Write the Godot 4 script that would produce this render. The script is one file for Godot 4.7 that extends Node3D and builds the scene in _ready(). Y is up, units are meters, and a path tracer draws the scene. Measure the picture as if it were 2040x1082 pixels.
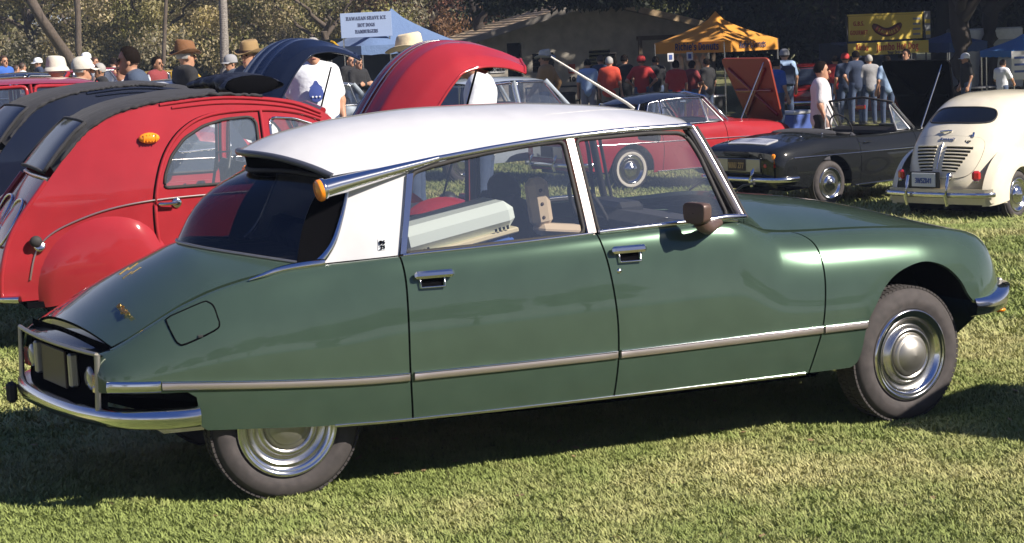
extends Node3D
# A vintage car meet on a lawn. x runs along the green saloon towards its nose, z towards the photographer, metres.

var M := {}
var rng := RandomNumberGenerator.new()
var used := {}

func _ready():
	rng.seed = 4242
	make_camera_and_light()
	make_materials()
	make_ground()
	make_buildings()
	make_trees()
	make_cars()
	make_people()
	make_small_things()

func make_camera_and_light():
	var cam := Camera3D.new()
	cam.name = "camera"
	cam.transform = Transform3D(Basis(Vector3(0.92324, -0.042333, 0.381884), Vector3(0.088211, 0.990717, -0.103434), Vector3(-0.373961, 0.129181, 0.918404)).orthonormalized(), Vector3(-2.065, 2.004, 8.437))
	cam.fov = 16.62
	cam.far = 900.0
	cam.near = 0.05
	add_child(cam)
	cam.current = true
	var env := Environment.new()
	env.background_mode = Environment.BG_SKY
	var sm := ProceduralSkyMaterial.new()
	sm.sky_top_color = Color(0.20, 0.32, 0.58)
	sm.sky_horizon_color = Color(0.93, 0.95, 0.99)
	sm.sky_curve = 0.11
	sm.ground_bottom_color = Color(0.12, 0.14, 0.08)
	sm.ground_horizon_color = Color(0.5, 0.58, 0.62)
	sm.sky_energy_multiplier = 0.76
	var sky := Sky.new()
	sky.sky_material = sm
	env.sky = sky
	env.tonemap_mode = Environment.TONE_MAPPER_LINEAR
	env.tonemap_exposure = 1.85
	env.sdfgi_enabled = true
	env.ssao_enabled = true
	env.ssil_enabled = true
	env.fog_enabled = true
	env.fog_density = 0.0006
	env.fog_light_color = Color(0.62, 0.68, 0.78)
	var we := WorldEnvironment.new()
	we.name = "world_environment"
	we.environment = env
	add_child(we)
	var sun := DirectionalLight3D.new()
	sun.name = "sun"
	var to_sun := Vector3(0.80, 0.95, 0.95).normalized()
	sun.transform = Transform3D(Basis.looking_at(-to_sun, Vector3.UP), Vector3(0, 30, 0))
	sun.light_energy = 1.6
	sun.light_color = Color(1.0, 0.965, 0.91)
	sun.light_angular_distance = 0.5
	sun.shadow_enabled = true
	add_child(sun)

# ------------------------------------------------------------------ materials
func lin(r: float, g: float, b: float) -> Color:
	return Color(r, g, b).linear_to_srgb()

func mat(c: Color, rough := 0.6, metal := 0.0, coat := 0.0) -> StandardMaterial3D:
	var m := StandardMaterial3D.new()
	m.albedo_color = c
	m.roughness = rough
	m.metallic = metal
	m.cull_mode = BaseMaterial3D.CULL_DISABLED
	if coat > 0.0:
		m.clearcoat_enabled = true
		m.clearcoat = coat
		m.clearcoat_roughness = 0.05
	return m

func noise_tex(freq: float, ramp: Gradient, size := 256, seed_ := 1, octaves := 4, kind := FastNoiseLite.TYPE_SIMPLEX_SMOOTH) -> NoiseTexture2D:
	var nz := FastNoiseLite.new()
	nz.noise_type = kind
	nz.seed = seed_
	nz.frequency = freq
	nz.fractal_octaves = octaves
	var t := NoiseTexture2D.new()
	t.width = size
	t.height = size
	t.seamless = true
	t.noise = nz
	t.color_ramp = ramp
	return t

func ramp(a: Color, b: Color) -> Gradient:
	var g := Gradient.new()
	g.set_color(0, a)
	g.set_color(1, b)
	return g

func bump(freq: float, strength: float, seed_ := 1) -> NoiseTexture2D:
	var t := noise_tex(freq, null, 256, seed_)
	t.as_normal_map = true
	t.bump_strength = strength
	return t

func cloth(c: Color) -> StandardMaterial3D:
	var m := mat(c, 0.9)
	m.rim_enabled = true
	m.rim = 0.25
	m.normal_enabled = true
	m.normal_texture = M.wrinkle
	m.normal_scale = 0.4
	m.uv1_triplanar = true
	m.uv1_scale = Vector3(1.3, 1.3, 1.3)
	return m

func paint(c: Color, rough := 0.42) -> StandardMaterial3D:
	var m := mat(c, rough, 0.0, 1.0)
	m.metallic_specular = 0.12
	m.albedo_texture = M.dust
	m.uv1_triplanar = true
	m.uv1_scale = Vector3(0.9, 0.9, 0.9)
	return m

func make_materials():
	M.wrinkle = bump(0.02, 6.0, 9)
	M.dust = noise_tex(0.02, ramp(Color(0.93, 0.93, 0.93), Color(1, 1, 1)), 256, 5, 5)
	M.green = paint(lin(0.068, 0.108, 0.080), 0.21)
	M.green.metallic = 0.45
	M.green.clearcoat_roughness = 0.015
	M.white = paint(lin(0.58, 0.58, 0.60), 0.4)
	M.red = paint(lin(0.33, 0.024, 0.032))
	M.darkred = paint(lin(0.22, 0.012, 0.014))
	M.lidred = mat(lin(0.24, 0.030, 0.012), 0.6)
	M.navy = paint(lin(0.008, 0.012, 0.028))
	M.blackpaint = paint(lin(0.010, 0.011, 0.012))
	M.cream = paint(lin(0.73, 0.67, 0.53))
	M.silver = paint(lin(0.36, 0.41, 0.47))
	M.whitepaint = paint(lin(0.7, 0.72, 0.74))
	M.yellow = paint(lin(0.55, 0.32, 0.02))
	M.bluecar = paint(lin(0.05, 0.12, 0.28))
	M.chrome = mat(lin(0.74, 0.74, 0.76), 0.13, 1.0)
	M.bright = mat(lin(0.66, 0.66, 0.68), 0.35, 0.4)
	M.steel = mat(lin(0.62, 0.60, 0.57), 0.24, 1.0)
	M.steel.normal_enabled = true
	M.steel.normal_texture = bump(0.05, 1.2, 31)
	M.steel.normal_scale = 0.25
	M.steel.uv1_triplanar = true
	M.steel.uv1_scale = Vector3(5, 5, 5)
	M.dull = mat(lin(0.36, 0.345, 0.32), 0.42, 0.9)
	M.trim = mat(lin(0.62, 0.54, 0.52), 0.3, 0.9)
	M.rubber = mat(lin(0.022, 0.020, 0.021), 0.75)
	M.liprubber = mat(lin(0.05, 0.055, 0.075), 0.35)
	M.tyre = mat(Color(1, 1, 1), 0.85)
	M.tyre.albedo_texture = noise_tex(0.03, ramp(lin(0.032, 0.028, 0.029), lin(0.068, 0.058, 0.058)), 256, 21, 5)
	M.tyre.uv1_triplanar = true
	M.tyre.uv1_scale = Vector3(2, 2, 2)
	M.tread = mat(lin(0.04, 0.035, 0.035), 0.9)
	M.whitewall = mat(lin(0.6, 0.56, 0.5), 0.8)
	M.black = mat(lin(0.004, 0.004, 0.005), 0.9)
	M.black.metallic_specular = 0.0
	M.darkmetal = mat(lin(0.03, 0.03, 0.032), 0.5, 0.3)
	M.fabric = cloth(lin(0.022, 0.022, 0.027))
	M.vinyl = mat(lin(0.009, 0.009, 0.011), 0.42)
	M.vinyl.normal_enabled = true
	M.vinyl.normal_texture = M.wrinkle
	M.vinyl.normal_scale = 1.0
	M.vinyl.uv1_triplanar = true
	M.vinyl.uv1_scale = Vector3(2, 2, 2)
	M.seat = cloth(lin(0.03, 0.03, 0.038))
	M.tan = mat(lin(0.58, 0.46, 0.33), 0.6)
	M.mirrorback = mat(lin(0.10, 0.062, 0.052), 0.4, 0.2)
	M.amber = mat(lin(0.85, 0.26, 0.015), 0.12, 0.0, 1.0)
	M.ruby = mat(lin(0.42, 0.02, 0.02), 0.12, 0.0, 1.0)
	M.lampglass = mat(lin(0.24, 0.24, 0.25), 0.1, 0.2, 1.0)
	M.gold = mat(lin(0.75, 0.48, 0.16), 0.3, 1.0)
	M.plateblack = mat(lin(0.03, 0.012, 0.010), 0.5)
	M.platetext = mat(lin(0.45, 0.30, 0.12), 0.5)
	M.platewhite = mat(lin(0.55, 0.58, 0.62), 0.4)
	M.plateblue = mat(lin(0.05, 0.09, 0.3), 0.5)
	M.glass = mat(Color(0.62, 0.68, 0.76, 0.16), 0.03)
	M.glass.transparency = BaseMaterial3D.TRANSPARENCY_ALPHA
	M.hazeglass = mat(Color(0.30, 0.34, 0.42, 0.30), 0.03)
	M.hazeglass.transparency = BaseMaterial3D.TRANSPARENCY_ALPHA
	M.rearglass = mat(Color(0.03, 0.04, 0.06, 0.72), 0.03)
	M.rearglass.transparency = BaseMaterial3D.TRANSPARENCY_ALPHA
	M.darkglass = mat(lin(0.004, 0.005, 0.007), 0.04)
	M.smoke = mat(Color(0.012, 0.012, 0.016, 0.9), 0.05)
	M.smoke.transparency = BaseMaterial3D.TRANSPARENCY_ALPHA
	M.coollid = mat(lin(0.70, 0.78, 0.74), 0.4)
	M.coolband = mat(lin(0.70, 0.62, 0.42), 0.5)
	M.coolblue = mat(lin(0.05, 0.13, 0.45), 0.45)
	M.skin = mat(lin(0.42, 0.22, 0.14), 0.55)
	M.skin2 = mat(lin(0.30, 0.15, 0.09), 0.55)
	M.hairdark = mat(lin(0.010, 0.007, 0.006), 0.85)
	M.hairdark.metallic_specular = 0.15
	M.hairbrown = mat(lin(0.05, 0.025, 0.015), 0.6)
	M.hairgrey = mat(lin(0.3, 0.29, 0.28), 0.7)

# ------------------------------------------------------------------ names and labels
func numbered(called: String) -> String:
	if not used.has(called):
		used[called] = 0
		return called
	used[called] += 1
	return "%s_%03d" % [called, used[called]]

func tag(o: Node, label := "", category := "", group := ""):
	if label: o.set_meta("label", label)
	if category: o.set_meta("category", category)
	if group: o.set_meta("group", group)
	return o

func thing(called: String, label: String, category: String, at := Vector3.ZERO, turn := 0.0, group := "") -> Node3D:
	var o := Node3D.new()
	o.name = numbered(called)
	add_child(o)
	o.position = at
	o.rotation.y = turn
	tag(o, label, category, group)
	return o

func obj(called: String, m, material: Material, parent: Node = null) -> MeshInstance3D:
	var o := MeshInstance3D.new()
	o.mesh = m.commit() if m is MB else m
	o.material_override = material
	if parent == null:
		o.name = numbered(called)
		add_child(o)
	else:
		o.name = called
		parent.add_child(o, true)
	return o

func struct(called: String, m, material: Material) -> MeshInstance3D:
	var o := obj(called, m, material)
	o.set_meta("kind", "structure")
	return o

func dup(root: Node3D, at: Vector3, turn: float, label: String, group := "") -> Node3D:
	var r: Node3D = root.duplicate()
	r.name = numbered(String(root.name).rstrip("0123456789").rstrip("_"))
	add_child(r)
	r.position = at
	r.rotation.y = turn
	r.set_meta("label", label)
	if group: r.set_meta("group", group)
	return r

func ss(a: float, b: float, x: float) -> float:
	var t = clamp((x - a) / (b - a), 0.0, 1.0)
	return t * t * (3.0 - 2.0 * t)

# smooth curve through points sorted by x
static func cv(t: Array, x: float) -> float:
	var n := t.size()
	if x <= t[0].x: return t[0].y
	if x >= t[n - 1].x: return t[n - 1].y
	var k := 0
	while x > t[k + 1].x: k += 1
	var a: Vector2 = t[k]
	var b: Vector2 = t[k + 1]
	var h := b.x - a.x
	var d := (b.y - a.y) / h
	var m0 := d
	var m1 := d
	if k > 0:
		var dp = (a.y - t[k - 1].y) / (a.x - t[k - 1].x)
		m0 = 0.0 if dp * d <= 0.0 else 2.0 * dp * d / (dp + d)
	if k < n - 2:
		var dn = (t[k + 2].y - b.y) / (t[k + 2].x - b.x)
		m1 = 0.0 if dn * d <= 0.0 else 2.0 * dn * d / (dn + d)
	var s := (x - a.x) / h
	var s2 := s * s
	var s3 := s2 * s
	return a.y * (2 * s3 - 3 * s2 + 1) + m0 * h * (s3 - 2 * s2 + s) + b.y * (3 * s2 - 2 * s3) + m1 * h * (s3 - s2)

static func V(a: Array) -> Array:
	var r := []
	for i in range(0, a.size(), 2): r.append(Vector2(a[i], a[i + 1]))
	return r

static func P3(a: Array) -> PackedVector3Array:
	var r := PackedVector3Array()
	for i in range(0, a.size(), 3): r.append(Vector3(a[i], a[i + 1], a[i + 2]))
	return r

# a smooth path through 3D points
static func spline(p: PackedVector3Array, per := 6, closed := false) -> PackedVector3Array:
	var r := PackedVector3Array()
	var n := p.size()
	for i in (n if closed else n - 1):
		var a := p[(i - 1 + n) % n] if closed or i > 0 else p[i]
		var b := p[i]
		var c := p[(i + 1) % n]
		var d := p[(i + 2) % n] if closed or i + 2 < n else c
		for k in per:
			r.append(b.cubic_interpolate(c, a, d, float(k) / per))
	if not closed: r.append(p[n - 1])
	return r

static func spline2(p: Array, per := 6) -> PackedVector2Array:
	var r := PackedVector2Array()
	var n := p.size()
	for i in n - 1:
		var a: Vector2 = p[max(i - 1, 0)]
		var d: Vector2 = p[min(i + 2, n - 1)]
		for k in per: r.append(p[i].cubic_interpolate(p[i + 1], a, d, float(k) / per))
	r.append(p[n - 1])
	return r

static func loop2(p: Array, per := 6) -> PackedVector2Array:
	var r := PackedVector2Array()
	var n := p.size()
	for i in n:
		for k in per: r.append(p[i].cubic_interpolate(p[(i + 1) % n], p[(i - 1 + n) % n], p[(i + 2) % n], float(k) / per))
	return r

# corners of a polygon rounded
static func rounded(p: Array, rad: float, per := 4) -> PackedVector2Array:
	var r := PackedVector2Array()
	var n := p.size()
	for i in n:
		var b: Vector2 = p[i]
		var a: Vector2 = b + (p[(i - 1 + n) % n] - b).limit_length(rad)
		var c: Vector2 = b + (p[(i + 1) % n] - b).limit_length(rad)
		for k in per + 1:
			var t := float(k) / per
			r.append(a.lerp(b, t).lerp(b.lerp(c, t), t))
	return r

# ------------------------------------------------------------------ mesh builder
class MB:
	var v := PackedVector3Array()
	var n := PackedVector3Array()
	var c := PackedColorArray()
	var ix := PackedInt32Array()
	var tint = null

	func vert(p: Vector3, nn: Vector3) -> int:
		v.append(p)
		n.append(nn)
		if tint != null: c.append(tint)
		return v.size() - 1

	func tri(a: Vector3, b: Vector3, d: Vector3):
		var nn := (d - a).cross(b - a).normalized()
		var k := v.size()
		vert(a, nn); vert(b, nn); vert(d, nn)
		ix.append_array([k, k + 1, k + 2])

	func quad(a: Vector3, b: Vector3, d: Vector3, e: Vector3):
		tri(a, b, d)
		tri(a, d, e)

	func grid(rows: Array, cu := false, cv := false) -> MB:
		var nr := rows.size()
		var nc: int = rows[0].size()
		var k := v.size()
		var acc := PackedVector3Array()
		acc.resize(nr * nc)
		var flat := PackedVector3Array()
		for r in rows: flat.append_array(r)
		for i in (nr if cv else nr - 1):
			var i2 := (i + 1) % nr
			for j in (nc if cu else nc - 1):
				var j2 := (j + 1) % nc
				var q := [i * nc + j, i * nc + j2, i2 * nc + j2, i2 * nc + j]
				for t in [[0, 1, 2], [0, 2, 3]]:
					var a: int = q[t[0]]
					var b: int = q[t[1]]
					var d: int = q[t[2]]
					var nn := (flat[d] - flat[a]).cross(flat[b] - flat[a])
					if nn.length_squared() < 1e-16: continue
					acc[a] += nn; acc[b] += nn; acc[d] += nn
					ix.append_array([k + a, k + b, k + d])
		for i in nr * nc: vert(flat[i], acc[i].normalized() if acc[i].length_squared() > 0 else Vector3.UP)
		return self

	func box(at: Vector3, s: Vector3, ba := Basis.IDENTITY, bev := 0.0) -> MB:
		var h := s * 0.5
		bev = min(bev, min(h.x, min(h.y, h.z)) * 0.9)
		var f := {}
		for ax in 3:
			for sg in [-1, 1]:
				var u := (ax + 1) % 3
				var w := (ax + 2) % 3
				var q := []
				for st in [[-1, -1], [1, -1], [1, 1], [-1, 1]]:
					var p := Vector3.ZERO
					p[ax] = h[ax] * sg
					p[u] = (h[u] - bev) * st[0]
					p[w] = (h[w] - bev) * st[1]
					q.append(at + ba * p)
				if sg > 0: q.reverse()
				quad(q[0], q[1], q[2], q[3])
		if bev > 0:
			for ax in 3:
				var u := (ax + 1) % 3
				var w := (ax + 2) % 3
				for a in [-1, 1]:
					for b in [-1, 1]:
						var q := []
						for e in [-1, 1]:
							var p := Vector3.ZERO
							p[ax] = (h[ax] - bev) * e
							p[u] = h[u] * a; p[w] = (h[w] - bev) * b
							q.append(at + ba * p)
							p[u] = (h[u] - bev) * a; p[w] = h[w] * b
							q.append(at + ba * p)
						if a * b > 0: quad(q[0], q[1], q[3], q[2])
						else: quad(q[2], q[3], q[1], q[0])
			for a in [-1, 1]:
				for b in [-1, 1]:
					for d in [-1, 1]:
						var p0 := Vector3(h.x * a, (h.y - bev) * b, (h.z - bev) * d)
						var p1 := Vector3((h.x - bev) * a, h.y * b, (h.z - bev) * d)
						var p2 := Vector3((h.x - bev) * a, (h.y - bev) * b, h.z * d)
						if a * b * d > 0: tri(at + ba * p0, at + ba * p1, at + ba * p2)
						else: tri(at + ba * p2, at + ba * p1, at + ba * p0)
		return self

	func tube(p: PackedVector3Array, r, sides := 8, closed := false, flatten := 1.0) -> MB:
		var rows := []
		var m := p.size()
		var up := Vector3.UP
		for i in m:
			var d := (p[(i + 1) % m] - p[(i - 1 + m) % m]) if closed else (p[min(i + 1, m - 1)] - p[max(i - 1, 0)])
			d = d.normalized()
			var s := d.cross(up)
			if s.length() < 0.1: s = d.cross(Vector3.RIGHT)
			s = s.normalized()
			var t := s.cross(d).normalized()
			var rr: float = r if r is float else r[i]
			var row := PackedVector3Array()
			for k in sides:
				var a := TAU * k / sides
				row.append(p[i] + (s * cos(a) * flatten + t * sin(a)) * rr)
			rows.append(row)
		grid(rows, true, closed)
		if not closed:
			for e in [0, m - 1]:
				for k in range(1, sides - 1):
					if e == 0: tri(rows[e][0], rows[e][k + 1], rows[e][k])
					else: tri(rows[e][0], rows[e][k], rows[e][k + 1])
		return self

	# profile of (radius, height along the y axis of xf)
	func lathe(prof: Array, xf := Transform3D.IDENTITY, sides := 24, smooth := true) -> MB:
		var rows := []
		for q in prof:
			var row := PackedVector3Array()
			for k in sides:
				var a := TAU * k / sides
				row.append(xf * Vector3(q.x * cos(a), q.y, q.x * sin(a)))
			rows.append(row)
		if smooth: grid(rows, true)
		else:
			for i in rows.size() - 1: grid([rows[i], rows[i + 1]], true)
		return self

	func ball(at: Vector3, r: Vector3, ba := Basis.IDENTITY, nu := 14, nv := 9) -> MB:
		var rows := []
		for i in nv:
			var ph := PI * i / (nv - 1)
			var row := PackedVector3Array()
			for k in nu:
				var a := TAU * k / nu
				row.append(at + ba * Vector3(r.x * sin(ph) * cos(a), -r.y * cos(ph), r.z * sin(ph) * sin(a)))
			rows.append(row)
		return grid(rows, true)

	# 2D outline extruded along local z
	func prism(poly: PackedVector2Array, depth: float, xf := Transform3D.IDENTITY) -> MB:
		var id := Geometry2D.triangulate_polygon(poly)
		for t in range(0, id.size(), 3):
			var a := poly[id[t]]
			var b := poly[id[t + 1]]
			var d := poly[id[t + 2]]
			tri(xf * Vector3(a.x, a.y, depth), xf * Vector3(b.x, b.y, depth), xf * Vector3(d.x, d.y, depth))
			tri(xf * Vector3(d.x, d.y, 0), xf * Vector3(b.x, b.y, 0), xf * Vector3(a.x, a.y, 0))
		for i in poly.size():
			var a := poly[i]
			var b := poly[(i + 1) % poly.size()]
			quad(xf * Vector3(a.x, a.y, 0), xf * Vector3(b.x, b.y, 0), xf * Vector3(b.x, b.y, depth), xf * Vector3(a.x, a.y, depth))
		return self

	# the region inside an outline (less its holes) of a curved surface f(u, v), with a rim turned in by depth
	func sheet(outline: PackedVector2Array, holes: Array, f: Callable, step: Vector2, hint: Vector3, depth := 0.0) -> MB:
		var box := Rect2(outline[0], Vector2.ZERO)
		for p in outline: box = box.expand(p)
		var nu := int(ceil(box.size.x / step.x))
		var nv := int(ceil(box.size.y / step.y))
		var du := box.size.x / nu
		var dv := box.size.y / nv
		var cache := {}
		for i in nu:
			for j in nv:
				var a := box.position + Vector2(i * du, j * dv)
				var cell := PackedVector2Array([a, a + Vector2(du, 0), a + Vector2(du, dv), a + Vector2(0, dv)])
				var parts: Array = Geometry2D.intersect_polygons(cell, outline)
				for h in holes:
					var next: Array = []
					for q in parts: next.append_array(Geometry2D.clip_polygons(q, h))
					parts = next
				for q in parts:
					if q.size() < 3: continue
					var id := PackedInt32Array([0, 1, 2, 0, 2, 3]) if q.size() == 4 else Geometry2D.triangulate_polygon(q)
					if q.size() == 3: id = PackedInt32Array([0, 1, 2])
					var at := []
					for w in q:
						var key := Vector2i(roundi(w.x * 1e5), roundi(w.y * 1e5))
						if not cache.has(key): cache[key] = vert(f.call(w.x, w.y), normal_at(f, w, hint))
						at.append(cache[key])
					for t in range(0, id.size(), 3):
						var x: int = at[id[t]]
						var y: int = at[id[t + 1]]
						var z: int = at[id[t + 2]]
						var g := (v[z] - v[x]).cross(v[y] - v[x])
						if g.length_squared() < 1e-14: continue
						if g.dot(n[x] + n[y] + n[z]) >= 0: ix.append_array([x, y, z])
						else: ix.append_array([x, z, y])
		if depth != 0.0:
			for lp in [outline] + holes:
				var o := PackedVector3Array()
				var o2 := PackedVector3Array()
				for k in lp.size() + 1:
					var w: Vector2 = lp[k % lp.size()]
					var p: Vector3 = f.call(w.x, w.y)
					o.append(p)
					o2.append(p - normal_at(f, w, hint) * depth)
				grid([o, o2])
		return self

	func normal_at(f: Callable, w: Vector2, hint: Vector3) -> Vector3:
		var e := 0.004
		var a: Vector3 = f.call(w.x + e, w.y) - f.call(w.x - e, w.y)
		var b: Vector3 = f.call(w.x, w.y + e) - f.call(w.x, w.y - e)
		var nn := a.cross(b).normalized()
		return nn if nn.dot(hint) >= 0 else -nn

	func move(xf: Transform3D) -> MB:
		for i in v.size():
			v[i] = xf * v[i]
			n[i] = (xf.basis * n[i]).normalized()
		return self

	func join(o: MB) -> MB:
		var k := v.size()
		v.append_array(o.v)
		n.append_array(o.n)
		c.append_array(o.c)
		for i in o.ix: ix.append(i + k)
		return self

	func mirror() -> MB:
		var o := MB.new()
		o.v = v.duplicate(); o.n = n.duplicate(); o.c = c.duplicate(); o.ix = ix.duplicate()
		for i in v.size():
			o.v[i].z = -v[i].z
			o.n[i].z = -n[i].z
		for t in range(0, ix.size(), 3):
			o.ix[t + 1] = ix[t + 2]
			o.ix[t + 2] = ix[t + 1]
		return o

	func commit() -> ArrayMesh:
		var m := ArrayMesh.new()
		var a := []
		a.resize(Mesh.ARRAY_MAX)
		a[Mesh.ARRAY_VERTEX] = v
		a[Mesh.ARRAY_NORMAL] = n
		if c.size() == v.size() and c.size() > 0: a[Mesh.ARRAY_COLOR] = c
		a[Mesh.ARRAY_INDEX] = ix
		m.add_surface_from_arrays(Mesh.PRIMITIVE_TRIANGLES, a)
		return m

func words(text: String, height: float, depth: float, face := "Droid Sans", bold := 700) -> TextMesh:
	var t := TextMesh.new()
	var f := SystemFont.new()
	f.font_names = PackedStringArray([face])
	f.font_weight = bold
	t.font = f
	t.text = text
	t.font_size = 64
	t.pixel_size = height / 47.0
	t.depth = depth
	return t

func say(called: String, text: String, height: float, material: Material, parent: Node, xf: Transform3D, squeeze := 1.0, face := "Droid Sans") -> MeshInstance3D:
	var o := obj(called, words(text, height, 0.01, face), material, parent)
	o.transform = xf * Transform3D(Basis.from_scale(Vector3(squeeze, 1, 1)), Vector3.ZERO)
	return o

# ground height of the lawn, which rises a little to the back left and falls to the back right
func lawn(x: float, z: float) -> float:
	var g := cv(gx_tab, x)
	return g * (ss(-8.6, -10.8, z) if g > 0 else ss(-4.5, -9.5, z))
var gx_tab := V([-60, 0.3, -5, 0.3, 2, 0.2, 11, -0.43, 25, -0.78, 60, -1.0])
# ------------------------------------------------------------------ car shapes
# a body whose flank is a curve from sill to a widest line and over a rounded shoulder, set out by tables along x
class Shell:
	var w: Array
	var yt: Array
	var yr: Array
	var ys: Array
	var d: Array
	var yc: Array
	var ye: Array
	var ze: Array
	var yro: Array
	var tuck := 0.03
	var crown := 2.0
	var domed := 2.3
	var mem := {}

	func g(t: Array, x: float) -> float:
		if t.size() == 1: return t[0].y
		return _cv(t, x)

	func _cv(t: Array, x: float) -> float:
		var k := 0
		var nn := t.size()
		if x <= t[0].x: return t[0].y
		if x >= t[nn - 1].x: return t[nn - 1].y
		while x > t[k + 1].x: k += 1
		var a: Vector2 = t[k]
		var b: Vector2 = t[k + 1]
		var h := b.x - a.x
		var dd := (b.y - a.y) / h
		var m0 := dd
		var m1 := dd
		if k > 0:
			var dp = (a.y - t[k - 1].y) / (a.x - t[k - 1].x)
			m0 = 0.0 if dp * dd <= 0.0 else 2.0 * dp * dd / (dp + dd)
		if k < nn - 2:
			var dn = (t[k + 2].y - b.y) / (t[k + 2].x - b.x)
			m1 = 0.0 if dn * dd <= 0.0 else 2.0 * dn * dd / (dn + dd)
		var s := (x - a.x) / h
		var s2 := s * s
		var s3 := s2 * s
		return a.y * (2 * s3 - 3 * s2 + 1) + m0 * h * (s3 - 2 * s2 + s) + b.y * (3 * s2 - 2 * s3) + m1 * h * (s3 - s2)

	func side(x: float, v: float) -> Vector3:
		if v < 0:
			var yy := lerpf(g(yr, x), g(ys, x), -v)
			return Vector3(x, yy, g(w, x) - tuck * v * v)
		var a := v * PI / 2
		var r := g(yr, x)
		return Vector3(x, r + (g(yt, x) - r) * sin(a), g(w, x) - g(d, x) * (1 - cos(a)))

	func vof(x: float, y: float) -> float:
		var r := g(yr, x)
		if y < r: return -(r - y) / (r - g(ys, x))
		return asin(clamp((y - r) / (g(yt, x) - r), 0.0, 1.0)) / (PI / 2)

	func flank(x: float, y: float) -> Vector3:
		return side(x, vof(x, y))

	func out(x: float, y: float) -> Vector3:
		var v := vof(x, y)
		var a := side(x + 0.01, v) - side(x - 0.01, v)
		var b := side(x, min(v + 0.02, 1.0)) - side(x, min(v + 0.02, 1.0) - 0.04)
		var nn := a.cross(b).normalized()
		return nn if nn.z >= 0 else -nn

	func to_uv(p: Array) -> PackedVector2Array:
		var r := PackedVector2Array()
		for q in p: r.append(Vector2(q.x, vof(q.x, q.y)))
		return r

	func zt(x: float) -> float:
		return g(w, x) - g(d, x)

	func deck(x: float, s: float) -> Vector3:
		var a := g(yt, x)
		return Vector3(x, a + (g(yc, x) - a) * (1 - pow(absf(s), crown)), s * zt(x))

	func roof(x: float, s: float) -> Vector3:
		var a := g(ye, x)
		return Vector3(x, a + (g(yro, x) - a) * (1 - pow(absf(s), domed)), s * g(ze, x))

	# the plane of the side windows
	func house(x: float, y: float) -> Vector3:
		var yb := g(yt, x)
		var zb := zt(x) - 0.030
		var t := (y - yb) / (g(ye, x) - yb)
		return Vector3(x, y, lerpf(zb, g(ze, x) - 0.002, t) + 0.015 * t * (1 - t))

func pts2(a: Array) -> PackedVector2Array:
	return PackedVector2Array(V(a))

func lifted(sh: Shell, a: Array, up: float) -> PackedVector3Array:
	var r := PackedVector3Array()
	for q in a: r.append(sh.flank(q.x, q.y) + sh.out(q.x, q.y) * up)
	return r

func on_house(sh: Shell, a, up: float) -> PackedVector3Array:
	var r := PackedVector3Array()
	for q in a: r.append(sh.house(q.x, q.y) + Vector3(0, up * 0.35, up))
	return r

# a bar of rectangular section along a path on a flank
func strip(path: PackedVector3Array, outs: PackedVector3Array, height: float, proud: float) -> MB:
	var m := MB.new()
	var rows := []
	for i in path.size():
		var o := outs[i]
		var u := (Vector3.UP - o * o.y).normalized() * height * 0.5
		var p := path[i]
		rows.append(PackedVector3Array([p - u - o * 0.004, p - u + o * proud * 0.6, p - u * 0.6 + o * proud, p + u * 0.6 + o * proud, p + u + o * proud * 0.6, p + u - o * 0.004]))
	m.grid(rows)
	for e in [0, rows.size() - 1]:
		var q: PackedVector3Array = rows[e]
		for k in range(1, 5): m.tri(q[0], q[k], q[k + 1])
	return m

func flank_strip(sh: Shell, x0: float, x1: float, y: Array, height: float, proud: float, n := 16) -> MB:
	var path := PackedVector3Array()
	var outs := PackedVector3Array()
	for i in n + 1:
		var x := lerpf(x0, x1, float(i) / n)
		var yy := cv(y, x)
		path.append(sh.flank(x, yy))
		outs.append(sh.out(x, yy))
	return strip(path, outs, height, proud)

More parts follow.
